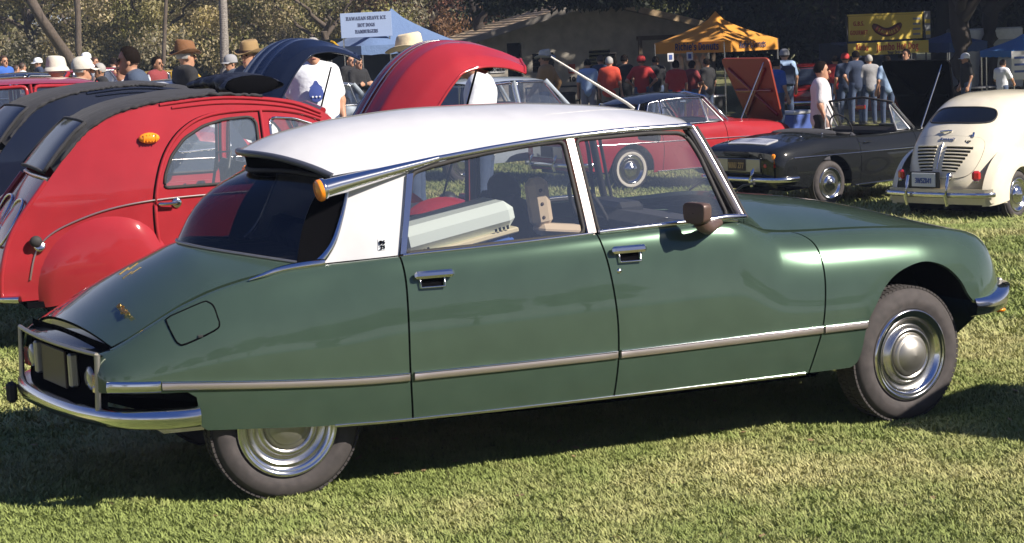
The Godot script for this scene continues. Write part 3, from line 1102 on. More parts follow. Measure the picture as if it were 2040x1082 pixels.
	for i in path.size():
		var dd := (path[min(i + 1, path.size() - 1)] - path[max(i - 1, 0)]).normalized()
		var ou := dd.cross(Vector3.UP).normalized()
		if ou.dot(path[i] - Vector3(3.2, .55, 0)) < 0: ou = -ou
		var p := path[i]
		var flare: float = .025 * ss(3.6, 3.85, p.x)
		rws.append(PackedVector3Array([p - ou * .05 + Vector3(0, .035 + flare, 0), p + ou * (.004 + flare) + Vector3(0, .034 + flare, 0), p + ou * .022 + Vector3(0, .0, 0), p + ou * .012 + Vector3(0, -.045, 0), p - ou * .03 + Vector3(0, -.06, 0)]))
	var fb := obj("front_bumper", MB.new().grid(rws), M.chrome, o)
	obj("front_signal", MB.new().ball(Vector3(3.79, .475, .66), Vector3(.03, .016, .03)), M.amber, fb)
	obj("bumper_horn", MB.new().box(Vector3(3.83, .60, .60), Vector3(.03, .06, .04), Basis(Vector3.UP, .6), .01), M.dull, fb)
	# nose, undertray, wheel housings
	var np := []
	for j in 7:
		var r := PackedVector3Array()
		for i in 21:
			var s := lerpf(-1, 1, i / 20.0)
			var top := S.deck(3.83, s * .97)
			r.append(Vector3(top.x + .03 * (1 - s * s), lerpf(top.y - .004, .55, j / 6.0), top.z * lerpf(1.0, 1.18, j / 6.0)))
		np.append(r)
	var nose := obj("nose_panel", MB.new().grid(np), M.green, o)
	for z in [-.38, .38]: obj("headlamp", MB.new().ball(Vector3(3.845, .66, z), Vector3(.03, .07, .12)), M.lampglass, nose)
	np = []
	for q in [[3.80, .53, .62], [3.5, .36, .66], [3.40, .30, .70]]:
		np.append(PackedVector3Array([Vector3(q[0], q[1], -q[2]), Vector3(q[0], q[1], q[2])]))
	obj("front_apron", MB.new().grid(np), M.green, o)
	var ut := []
	for q in [[-.76, .50, .50], [-.45, .40, .62], [.0, .33, .62], [.45, .29, .72], [1.5, .28, .80], [2.6, .28, .80], [2.72, .30, .70], [3.4, .32, .60]]:
		ut.append(PackedVector3Array([Vector3(q[0], q[1], -q[2]), Vector3(q[0], q[1], q[2])]))
	obj("undertray", MB.new().grid(ut), M.black, o)
	for sd in [1, -1]:
		var ih := MB.new()
		ih.grid([P3([-.74, .52, .47, .5, .31, .76, .56, .31, .79, 2.6, .31, .85, 2.76, .32, .85]), P3([-.70, .70, .46, .5, 1.0, .69, .56, 1.02, .68, 2.4, .98, .67, 2.74, .93, .66])])
		obj("inner_body", ih if sd > 0 else ih.mirror(), M.black, o)
		var wh := []
		for j in 2:
			var r := PackedVector3Array()
			for q in Array(spline2(arch, 3)): r.append(S.flank(q.x, q.y) + Vector3(0, .004, -.012) if j == 0 else Vector3(q.x, q.y, .42))
			wh.append(r)
		var wm2 := MB.new().grid(wh)
		wm2.quad(Vector3(2.7, .3, .42), Vector3(3.55, .3, .42), Vector3(3.55, .82, .42), Vector3(2.7, .82, .42))
		obj("wheel_arch", wm2 if sd > 0 else wm2.mirror(), M.black, o)
		wheel(o, "rear_wheel", Vector3(0, .335, .705 * sd), .332, .222, .185, 0.0, "cover", sd)
		wheel(o, "front_wheel", Vector3(3.125, .335, .835 * sd), .332, .222, .19, 0.13 * sd, "cover", sd)
	# cabin
	var fw := MB.new().grid([P3([2.55, .3, -.8, 2.55, .3, .8]), P3([2.50, .92, -.66, 2.50, .92, .66])])
	obj("bulkhead", fw, M.black, o)
	var dash := obj("dashboard", MB.new().box(Vector3(2.16, .98, 0), Vector3(.34, .14, 1.30), Basis(Vector3.BACK, -.1), .05), M.seat, o)
	obj("dash_binnacle", MB.new().box(Vector3(2.12, 1.06, -.38), Vector3(.16, .07, .42), Basis.IDENTITY, .025), M.darkmetal, dash)
	var wheelp := PackedVector3Array()
	for k in 25: wheelp.append(Vector3(1.98, 1.03, -.38) + Basis(Vector3.BACK, .42) * Vector3(0, .19 * sin(TAU * k / 25), .19 * cos(TAU * k / 25)))
	var sw := obj("steering_wheel", MB.new().tube(wheelp, .012, 6, true), M.rubber, o)
	obj("wheel_spoke", MB.new().tube(PackedVector3Array([Vector3(2.2, .93, -.38), Vector3(1.99, 1.03, -.38), Vector3(1.94, 1.20, -.37)]), .012, 6), M.rubber, sw)
	for z in [-.38, .38]:
		var seat := obj("front_seat", MB.new().box(Vector3(1.80, .72, z), Vector3(.52, .22, .60), Basis.IDENTITY, .07), M.seat, o)
		obj("seat_back", MB.new().box(Vector3(1.53, .92 if z < 0 else .80, z), Vector3(.16, .52 if z < 0 else .40, .58), Basis(Vector3.BACK, .22), .07), M.seat, seat)
	obj("head_rest", MB.new().ball(Vector3(1.50, 1.19, -.38), Vector3(.07, .09, .16), Basis(Vector3.BACK, .2)), M.seat, o)
	obj("rear_seat", MB.new().box(Vector3(.70, .72, 0), Vector3(.5, .24, 1.25), Basis.IDENTITY, .07), M.seat, o)
	obj("rear_seat_back", MB.new().box(Vector3(.42, .90, 0), Vector3(.16, .5, 1.25), Basis(Vector3.BACK, .3), .06), M.seat, o)
	obj("parcel_shelf", MB.new().box(Vector3(.16, 1.0, 0), Vector3(.36, .02, 1.06), Basis.IDENTITY, .005), M.seat, o)
	obj("cabin_floor", MB.new().box(Vector3(1.45, .42, 0), Vector3(2.1, .03, 1.4)), M.seat, o)
	obj("interior_mirror", MB.new().box(Vector3(2.15, 1.44, 0), Vector3(.03, .05, .22), Basis.IDENTITY, .01), M.darkmetal, o)
	var pl := obj("pillar_sticker", MB.new().sheet(rounded([Vector2(.462, 1.062), Vector2(.50, 1.064), Vector2(.504, 1.112), Vector2(.468, 1.112)], .004, 2), [], func(x, y): return S.house(x, y) + Vector3(0, 0, .0025), Vector2(.05, .05), hint), M.platewhite, o)
	say("sticker_mark", "DS", .016, M.black, pl, Transform3D(Basis(Vector3.UP, .08) * Basis(Vector3.RIGHT, -.3), S.house(.484, 1.096) + Vector3(0, 0, .005)))
	say("sticker_mark", "21", .016, M.black, pl, Transform3D(Basis(Vector3.UP, .08) * Basis(Vector3.RIGHT, -.3), S.house(.484, 1.076) + Vector3(0, 0, .005)))
	# the load on the back seat
	var cool := thing("cool_box", "white lidded picnic cooler with blue base lying on the rear seat", "cooler", Vector3(.93, 1.035, .335), .0)
	var tilt := Basis(Vector3.BACK, .175)
	obj("lid", MB.new().box(tilt * Vector3(0, .075, 0), Vector3(.58, .13, .34), tilt, .04), M.coollid, cool)
	obj("band", MB.new().box(tilt * Vector3(0, -.003, 0), Vector3(.57, .026, .33), tilt, .006), M.coolband, cool)
	obj("base", MB.new().box(tilt * Vector3(-.01, -.13, 0), Vector3(.55, .23, .31), tilt, .03), M.coolblue, cool)
	for x in [-.2, .2]:
		for k in 4: obj("lid_print", MB.new().box(tilt * Vector3(x - .03 + k * .02, .022, .1712), Vector3(.012, .014 + .004 * (k % 2), .002), tilt), M.black, cool)
	var tc := thing("tan_cushion", "tan buttoned armrest cushion standing on the car seat behind the pillar", "cushion", Vector3(1.40, 1.10, .30))
	obj("back", MB.new().box(Vector3(0, .08, 0), Vector3(.105, .24, .10), Basis(Vector3.BACK, .12), .03), M.tan, tc)
	obj("pad", MB.new().box(Vector3(.10, -.06, 0), Vector3(.24, .06, .12), Basis(Vector3.BACK, -.12), .025), M.tan, tc)
	for k in 3: obj("button", MB.new().ball(Vector3(.0 - .006 * k + .004, .01 + .065 * k, .05), Vector3(.009, .009, .006)), M.hairbrown, tc)
# a rounded mudguard: radii by angle about a centre on the flank, bulging out from the body side zf
func guard(c: Vector2, radii: Array, inner: float, bulge: float, zf: Callable, a0 := 0.0, a1 := PI, n := 24) -> MB:
	var rows := []
	var m := 9
	for i in n + 1:
		var a := lerpf(a0, a1, float(i) / n)
		var rr := cv(radii, rad_to_deg(a))
		var row := PackedVector3Array()
		for j in m + 1:
			var t := float(j) / m
			var r := lerpf(inner, rr, t)
			var p := c + Vector2(cos(a), sin(a)) * r
			row.append(Vector3(p.x, p.y, zf.call(p.x, p.y) - 0.004 + bulge * sqrt(max(0.0, 1.0 - pow(t, 2.4)))))
		rows.append(row)
	var mb := MB.new().grid(rows)
	var lip := []
	for q in rows: lip.append(PackedVector3Array([q[0], q[0] - Vector3(0, 0, 0.12)]))
	mb.grid(lip)
	return mb

func both(called: String, mb: MB, m: Material, parent: Node, subs := false) -> Array:
	return [obj(called, mb, m, parent), obj(called, mb.mirror(), m, parent)]

# ------------------------------------------------------------------ small rounded car with a canvas top and its bonnet up
func make_canvas_car(called: String, label: String, at: Vector3, turn: float, body: Material, boot: Material, hoodm: Material, striped: bool):
	var o := thing(called, label, "car", at, turn, "canvas topped cars with raised bonnets")
	var hw := func(x: float, y: float) -> float:
		var w := 0.665 - 0.09 * ss(0.35, -0.5, x) - 0.03 * ss(0.6, 0.3, y)
		return w - 0.145 * pow(clamp((y - 1.0) / 0.65, 0.0, 1.2), 1.4)
	var sf := func(x, y): return Vector3(x, y, hw.call(x, y))
	var hint := Vector3(0, .2, 1)
	var spine := [Vector2(-.60, .36), Vector2(-.585, .58), Vector2(-.49, .84), Vector2(-.26, 1.14), Vector2(-.08, 1.35), Vector2(.08, 1.485), Vector2(.27, 1.565), Vector2(.52, 1.61), Vector2(.87, 1.635), Vector2(1.2, 1.62), Vector2(1.45, 1.58), Vector2(1.62, 1.51), Vector2(1.70, 1.45)]
	var out_: Array = Array(spline2(spine, 4))
	out_.append_array([Vector2(1.80, 1.25), Vector2(1.92, 1.05), Vector2(2.02, .98), Vector2(2.02, .34), Vector2(.5, .32), Vector2(-.3, .36)])
	var rw := [Vector2(.49, 1.05), Vector2(.505, 1.14), Vector2(.56, 1.26), Vector2(.66, 1.37), Vector2(.80, 1.445), Vector2(.95, 1.48), Vector2(1.13, 1.487), Vector2(1.165, 1.45), Vector2(1.17, 1.05)]
	var fw := [Vector2(1.26, 1.045), Vector2(1.26, 1.455), Vector2(1.29, 1.475), Vector2(1.45, 1.455), Vector2(1.59, 1.40), Vector2(1.66, 1.32), Vector2(1.76, 1.06)]
	var rwp := rounded(rw, .03, 3)
	var fwp := rounded(fw, .03, 3)
	var sm := MB.new().sheet(PackedVector2Array(out_), [rwp, fwp], sf, Vector2(.07, .07), hint, .015)
	for b in both("body_side", sm, body, o): pass
	for q in [[rwp, "rear_side_window", M.rubber, .012], [fwp, "front_side_window", M.chrome, .010]]:
		var g := MB.new().sheet(q[0], [], func(x, y): return sf.call(x, y) - Vector3(0, 0, .006), Vector2(.2, .2), hint)
		var ed := PackedVector3Array()
		for p in q[0]: ed.append(sf.call(p.x, p.y))
		var em := MB.new().tube(ed, q[3], 6, true)
		for k in 2:
			var go := obj(q[1], g if k == 0 else g.mirror(), M.glass, o)
			obj("window_frame", em if k == 0 else em.mirror(), q[2], go)
	# raised ribs that frame the doors and run along the roof edge
	for q in [[[Vector2(.44, .55), Vector2(.42, .84), Vector2(.44, 1.05), Vector2(.52, 1.27), Vector2(.66, 1.43), Vector2(.86, 1.515), Vector2(1.19, 1.53), Vector2(1.45, 1.50), Vector2(1.62, 1.44)], .013], [[Vector2(1.205, 1.53), Vector2(1.21, 1.05), Vector2(1.22, .4)], .013], [[Vector2(.52, 1.60), Vector2(.9, 1.625), Vector2(1.2, 1.605), Vector2(1.45, 1.56), Vector2(1.63, 1.485)], .012], [[Vector2(.60, 1.575), Vector2(.9, 1.59), Vector2(1.2, 1.572), Vector2(1.45, 1.53), Vector2(1.63, 1.46)], .010]]:
		var pp := PackedVector3Array()
		var pd := PackedVector3Array()
		for p in spline2(q[0], 5):
			pp.append(sf.call(p.x, p.y) + Vector3(0, 0, .002))
			pd.append(sf.call(p.x - .016, p.y + .004) + Vector3(0, 0, -.001))
		both("pressed_rib", MB.new().tube(pp, q[1], 6), body, o)
		if q[0][0].y < 1.3 or q[0].size() == 3: both("door_gap", MB.new().tube(pd, .0055, 5), M.black, o)
	var mp := PackedVector3Array()
	for p in spline2([Vector2(-.42, .50), Vector2(-.37, .68), Vector2(-.27, .79), Vector2(-.1, .87), Vector2(.12, .935), Vector2(.40, .972), Vector2(.8, .985), Vector2(1.2, .985), Vector2(1.9, .97)], 5): mp.append(sf.call(p.x, p.y) + Vector3(0, 0, .006))
	both("waist_moulding", MB.new().tube(mp, .0065, 6), M.trim, o)
	if striped:
		for q in both("indicator_lamp", MB.new().ball(sf.call(.42, 1.385) + Vector3(0, 0, .018), Vector3(.072, .038, .034), Basis.IDENTITY, 14, 9), M.amber, o):
			for k in 5: obj("lens_rib", MB.new().box(sf.call(.38 + .02 * k, 1.385) * Vector3(1, 1, signf(1.0 if q.name == "indicator_lamp" else -1.0)) + Vector3(0, 0, .045 * (1.0 if q.name == "indicator_lamp" else -1.0)), Vector3(.005, .05, .006)), M.amber, q)
	both("door_handle", MB.new().tube(PackedVector3Array([sf.call(.45, .945) + Vector3(0, 0, .01), sf.call(.47, .945) + Vector3(0, 0, .035), sf.call(.56, .945) + Vector3(0, 0, .04)]), [.014, .012, .009], 8), M.chrome, o)
	both("handle_rose", MB.new().ball(sf.call(.565, .945) + Vector3(0, 0, .006), Vector3(.034, .034, .012)), M.chrome, o)
	var fc := obj("fuel_filler", MB.new().lathe(V([.038, 0, .042, .012, .03, .02, .0, .02]), Transform3D(Basis(Vector3.RIGHT, 1.2), sf.call(-.345, .72) + Vector3(0, 0, .0)), 16), M.chrome, o)
	obj("filler_cap", MB.new().ball(sf.call(-.36, .735) + Vector3(-.01, .02, .035), Vector3(.042, .038, .03)), M.rubber, fc)
	# mudguards
	var rg := guard(Vector2(.09, .36), V([-6, .44, 20, .46, 45, .50, 70, .535, 95, .53, 125, .51, 150, .49, 175, .47, 186, .46]), .0, .078, hw, -.12, PI + .12)
	both("rear_mudguard", rg, body, o)
	var fg := guard(Vector2(2.52, .34), V([0, .40, 30, .42, 60, .46, 90, .50, 120, .53, 150, .52, 180, .50]), .30, .13, hw, 0.1, PI)
	both("front_mudguard", fg, body, o)
	# tail: boot lid with its folded edge, bar and plate frame
	var hs := 1.0 if striped else .92
	var rows := []
	var crs := PackedVector2Array()
	for p in spline2(spine.slice(0, 4), 6): crs.append(p)
	for p in crs:
		var row := PackedVector3Array()
		var w: float = hw.call(p.x, p.y) - .035
		for i in 15:
			var s := lerpf(-1, 1, i / 14.0)
			row.append(Vector3(p.x - .035 * (1 - pow(absf(s), 3)) + .015, p.y, s * w))
		rows.append(row)
	var bl := obj("boot_lid", MB.new().grid(rows), boot, o)
	var ep := PackedVector3Array()
	for p in crs: ep.append(Vector3(p.x - .006, p.y, hw.call(p.x, p.y) - .014))
	both("boot_flange", MB.new().tube(ep, .019, 8), body, o)
	obj("boot_bar", MB.new().tube(PackedVector3Array([Vector3(-.245, 1.15, -.55), Vector3(-.275, 1.155, 0), Vector3(-.245, 1.15, .55)]), .016, 8), M.steel, o)
	for q in [[.10, .42, .74, .98], [-.42, -.1, .74, .98]]:
		var lp := PackedVector3Array()
		for p in [Vector2(q[0], q[2]), Vector2(q[0], q[3]), Vector2(q[1], q[3]), Vector2(q[1], q[2])]: lp.append(Vector3(-.575 + .62 * (p.y - .72), p.y, p.x))
		obj("luggage_rail", MB.new().tube(spline(lp, 6, true), .010, 7, true), M.chrome, bl)
	obj("number_plate", MB.new().box(Vector3(-.618, .60, 0), Vector3(.012, .14, .30), Basis(Vector3.BACK, -.05), .003), M.plateblack, bl)
	both("tail_lamp", MB.new().box(Vector3(-.59, .50, .47), Vector3(.04, .12, .10), Basis.IDENTITY, .012), M.ruby, o)
	obj("rear_bumper", MB.new().tube(P3([-.50, .38, .62, -.66, .38, .5, -.70, .38, 0, -.66, .38, -.5, -.50, .38, -.62]), .026, 8), M.chrome, o)
	# canvas
	var top: Array = Array(spline2(spine, 4)).filter(func(p): return p.x > -.245 and p.x < (1.02 if striped else 1.6))
	rows = []
	var nr := top.size()
	for k in nr:
		var p: Vector2 = top[k]
		var row := PackedVector3Array()
		var w: float = hw.call(p.x, p.y) + .004
		for i in 21:
			var s := lerpf(-1, 1, i / 20.0)
			row.append(Vector3(p.x, p.y - .004, s * w) + Vector3(-.25, 1, 0).normalized() * (.055 * (1 - pow(absf(s), 4)) + .006 * sin(k * .9 + s * 3.0) * ss(.3, .9, p.x)))
		rows.append(row)
	var can := obj("canvas_top", MB.new().grid(rows), M.fabric, o)
	var wp := []
	var wr := []
	for j in 7:
		var y := lerpf(1.165, 1.475, j / 6.0)
		var row := PackedVector3Array()
		for i in 13:
			var s := lerpf(-1, 1, i / 12.0)
			var k2 := 0
			while k2 < nr - 2 and top[k2 + 1].y < y: k2 += 1
			var t2: float = (y - top[k2].y) / (top[k2 + 1].y - top[k2].y)
			var x: float = lerpf(top[k2].x, top[k2 + 1].x, t2)
			var hw2: float = lerpf(.50, .43, j / 6.0)
			row.append(Vector3(x, y, s * hw2) + Vector3(-.72, .7, 0) * (.055 * (1 - pow(absf(s) * .8, 4)) + .012))
		wp.append(row)
	var rwin := obj("canvas_window", MB.new().grid(wp), M.smoke, can)
	var fr := PackedVector3Array()
	for i in 13: fr.append(wp[0][i])
	for j in range(1, 7): fr.append(wp[j][12])
	for i in range(11, -1, -1): fr.append(wp[6][i])
	for j in range(5, 0, -1): fr.append(wp[j][0])
	obj("window_hem", MB.new().tube(fr, .012, 6, true), M.fabric, rwin)
	for sd in [1.0, -1.0]:
		var cr := PackedVector3Array()
		var rr := []
		for k in range(2, 80):
			var t := k / 80.0 * 1.45 - .20
			var yy := 0.0
			for q in nr - 1:
				if t >= top[q].x and t <= top[q + 1].x: yy = lerpf(top[q].y, top[q + 1].y, (t - top[q].x) / (top[q + 1].x - top[q].x))
			if t > 1.0 and striped: yy = lerpf(top[nr - 1].y, 1.585, clamp((t - 1.0) / .42, 0, 1))
			if yy == 0.0: continue
			cr.append(Vector3(t, yy + .012 + rng.randf_range(-.004, .010) * ss(.1, .8, t), (hw.call(t, yy) - .004 + rng.randf_range(-.006, .008)) * sd))
			rr.append(rng.randf_range(.008, .017))
		obj("ruched_edge", MB.new().tube(cr, rr, 6), M.fabric, can)
	# the rolled back part
	if striped:
		rows = []
		for i in 33:
			var s := lerpf(-1, 1, i / 32.0)
			var row := PackedVector3Array()
			for k in 26:
				var a := TAU * k / 26
				var r := 1.0 + .10 * sin(a * 3 + s * 2.5) + .06 * sin(s * 19 + a) + .05 * sin(s * 31 - 2 * a)
				row.append(Vector3(1.17 + .21 * cos(a) * r, 1.70 + (.062 + .02 * cos(s * 2)) * sin(a) * r, s * .52) * Vector3(1, 1, 1))
			rows.append(row)
		obj("rolled_canvas", MB.new().grid(rows, true), M.vinyl, o)
		for sd in [-1, 1]: obj("roll_end", MB.new().ball(Vector3(1.17, 1.70, sd * .51), Vector3(.19, .068, .03)), M.black, o)
	obj("header_rail", MB.new().tube(PackedVector3Array([Vector3(1.66, 1.50, -.53), Vector3(1.70, 1.535, 0), Vector3(1.66, 1.50, .53)]), .022, 8), body, o)
	# windscreen and scuttle
	obj("windscreen", MB.new().grid([P3([1.93, 1.06, -.60, 1.97, 1.06, 0, 1.93, 1.06, .60]), P3([1.69, 1.48, -.53, 1.73, 1.51, 0, 1.69, 1.48, .53])]), M.glass, o)
	obj("scuttle", MB.new().grid([P3([1.92, 1.05, -.62, 1.96, 1.06, 0, 1.92, 1.05, .62]), P3([2.04, .99, -.60, 2.06, 1.03, 0, 2.04, .99, .60]), P3([2.05, .5, -.5, 2.06, .5, 0, 2.05, .5, .5])]), body, o)
	obj("engine_bay", MB.new().box(Vector3(2.5, .55, 0), Vector3(.85, .35, .7), Basis.IDENTITY, .05), M.darkmetal, o)
	obj("floor_pan", MB.new().box(Vector3(.8, .33, 0), Vector3(2.5, .04, 1.15)), M.black, o)
	obj("front_panel", MB.new().box(Vector3(3.0, .55, 0), Vector3(.06, .45, .62), Basis(Vector3.BACK, .15), .02), body, o)
	for sd in [-1, 1]: obj("headlamp", MB.new().ball(Vector3(2.92, .70, .46 * sd), Vector3(.08, .08, .08)), M.darkmetal, o)
	# raised bonnet: a ribbed shell swung up about the scuttle
	var bc := spline(P3([1.93, 1.10, 0, 2.10, 1.42, 0, 2.36, 1.76, 0, 2.62, 1.92, 0, 2.88, 1.925, 0, 3.12, 1.86, 0, 3.30, 1.78, 0]), 5)
	for i in bc.size(): bc[i] = Vector3(1.93 + (bc[i].x - 1.93) * hs, bc[i].y + (0.0 if striped else .05), 0)
	rows = []
	for i in bc.size():
		var t := float(i) / (bc.size() - 1)
		var d := (bc[min(i + 1, bc.size() - 1)] - bc[max(i - 1, 0)]).normalized()
		var nn := Vector3(-d.y, d.x, 0)
		var w := lerpf(.60, .40, t)
		var row := PackedVector3Array()
		for k in 41:
			var s := lerpf(-1, 1, k / 40.0)
			var rib := .012 * pow(absf(sin(s * 9.0)), 6.0) if absf(s) < .9 else 0.0
			row.append(bc[i] + Vector3(0, 0, s * w) - nn * (.30 * (1.0 if striped else .62) * pow(absf(s), 3.2) * lerpf(1.0, .38, ss(.25, 1.0, t))) + nn * rib)
		rows.append(row)
	var hood := obj("raised_bonnet", MB.new().grid(rows), hoodm, o)
	for sd in [0, 40]:
		var e := PackedVector3Array()
		for r in rows: e.append(r[sd])
		obj("bonnet_edge", MB.new().tube(e, .010, 6), hoodm, hood)
	var tipp := PackedVector3Array(rows[rows.size() - 1])
	obj("bonnet_edge", MB.new().tube(tipp, .012, 6), hoodm, hood)
	var inner := []
	for r in rows:
		var q := PackedVector3Array()
		for k in range(2, 39, 4): q.append(r[k] + Vector3(.01, -.022, 0))
		inner.append(q)
	obj("bonnet_lining", MB.new().grid(inner), M.black, hood)
	if striped:
		for k in [20, 15]:
			var e := PackedVector3Array()
			for r in rows: e.append(r[k] + Vector3(-.004, .006, 0))
			obj("bonnet_stripe", MB.new().tube(e, .008, 6), M.steel, hood)
	else:
		obj("grille_badge", MB.new().box(bc[bc.size() - 2] + Vector3(-.03, .04, -.02), Vector3(.28, .02, .05), Basis(Vector3.BACK, -.6) * Basis(Vector3.UP, .5), .004), M.yellow, hood)
	obj("bonnet_prop", MB.new().tube(P3([2.55, .75, .38, 2.90, 1.72, .32]), .008, 6), M.black, o)
	# seats, wheel
	for q in [[.45, .60], [1.22, .60]]:
		obj("bench_seat", MB.new().box(Vector3(q[0] + .20, q[1], 0), Vector3(.45, .12, 1.1), Basis.IDENTITY, .04), M.seat, o)
		obj("seat_back", MB.new().box(Vector3(q[0], q[1] + .30, 0), Vector3(.09, .52, 1.06), Basis(Vector3.BACK, .2), .04), M.seat, o)
	for z in [-.42, .10]: obj("seat_tube", MB.new().tube(P3([1.02, .7, z, 1.12, 1.20, z, 1.14, 1.22, z + .32, 1.04, .7, z + .34]), .013, 6), M.darkmetal, o)
	var sp := PackedVector3Array()
	for k in 20: sp.append(Vector3(1.60, 1.12, -.3) + Basis(Vector3.BACK, .6) * Vector3(0, .19 * sin(TAU * k / 20), .19 * cos(TAU * k / 20)))
	obj("steering_wheel", MB.new().tube(sp, .011, 6, true), M.rubber, o)
	obj("dashboard", MB.new().box(Vector3(1.82, 1.0, 0), Vector3(.14, .14, 1.2), Basis.IDENTITY, .03), M.darkmetal, o)
	for sd in [1, -1]:
		wheel(o, "rear_wheel", Vector3(.09, .31, .63 * sd), .31, .20, .13, 0.0, "plain", sd)
		wheel(o, "front_wheel", Vector3(2.52, .31, .66 * sd), .31, .20, .13, 0.0, "plain", sd)

# ------------------------------------------------------------------ low two-seater: hard top coupe and open car
func two_seater_shell() -> Shell:
	var s := Shell.new()
	s.w = V([-.92, .58, -.88, .66, -.8, .70, -.6, .735, 0, .77, .8, .785, 1.6, .785, 2.3, .77, 2.8, .70, 3.0, .58, 3.05, .48])
	s.yt = V([-.92, .70, -.88, .76, -.8, .80, -.5, .845, 0, .875, .5, .865, 1.0, .855, 1.7, .865, 2.3, .84, 2.8, .78, 3.0, .70, 3.05, .62])
	s.yr = V([-.9, .54, 3, .52])
	s.ys = V([-.92, .30, -.5, .25, 0, .22, 2.5, .22, 3.05, .3])
	s.d = V([-.92, .14, -.5, .17, 0, .14, .6, .11, 1.7, .11, 2.3, .18, 3.05, .2])
	s.yc = V([-.92, .73, -.8, .82, -.5, .885, -.1, .93, .5, .93, 1.7, .93, 2.3, .89, 2.8, .82, 3.05, .7])
	s.ye = V([.05, 1.10, .3, 1.19, .6, 1.235, 1.0, 1.255, 1.4, 1.23])
	s.ze = V([.05, .48, .4, .53, 1.0, .55, 1.4, .53])
	s.yro = V([.05, 1.15, .2, 1.22, .5, 1.29, .9, 1.325, 1.2, 1.315, 1.4, 1.28])
	return s

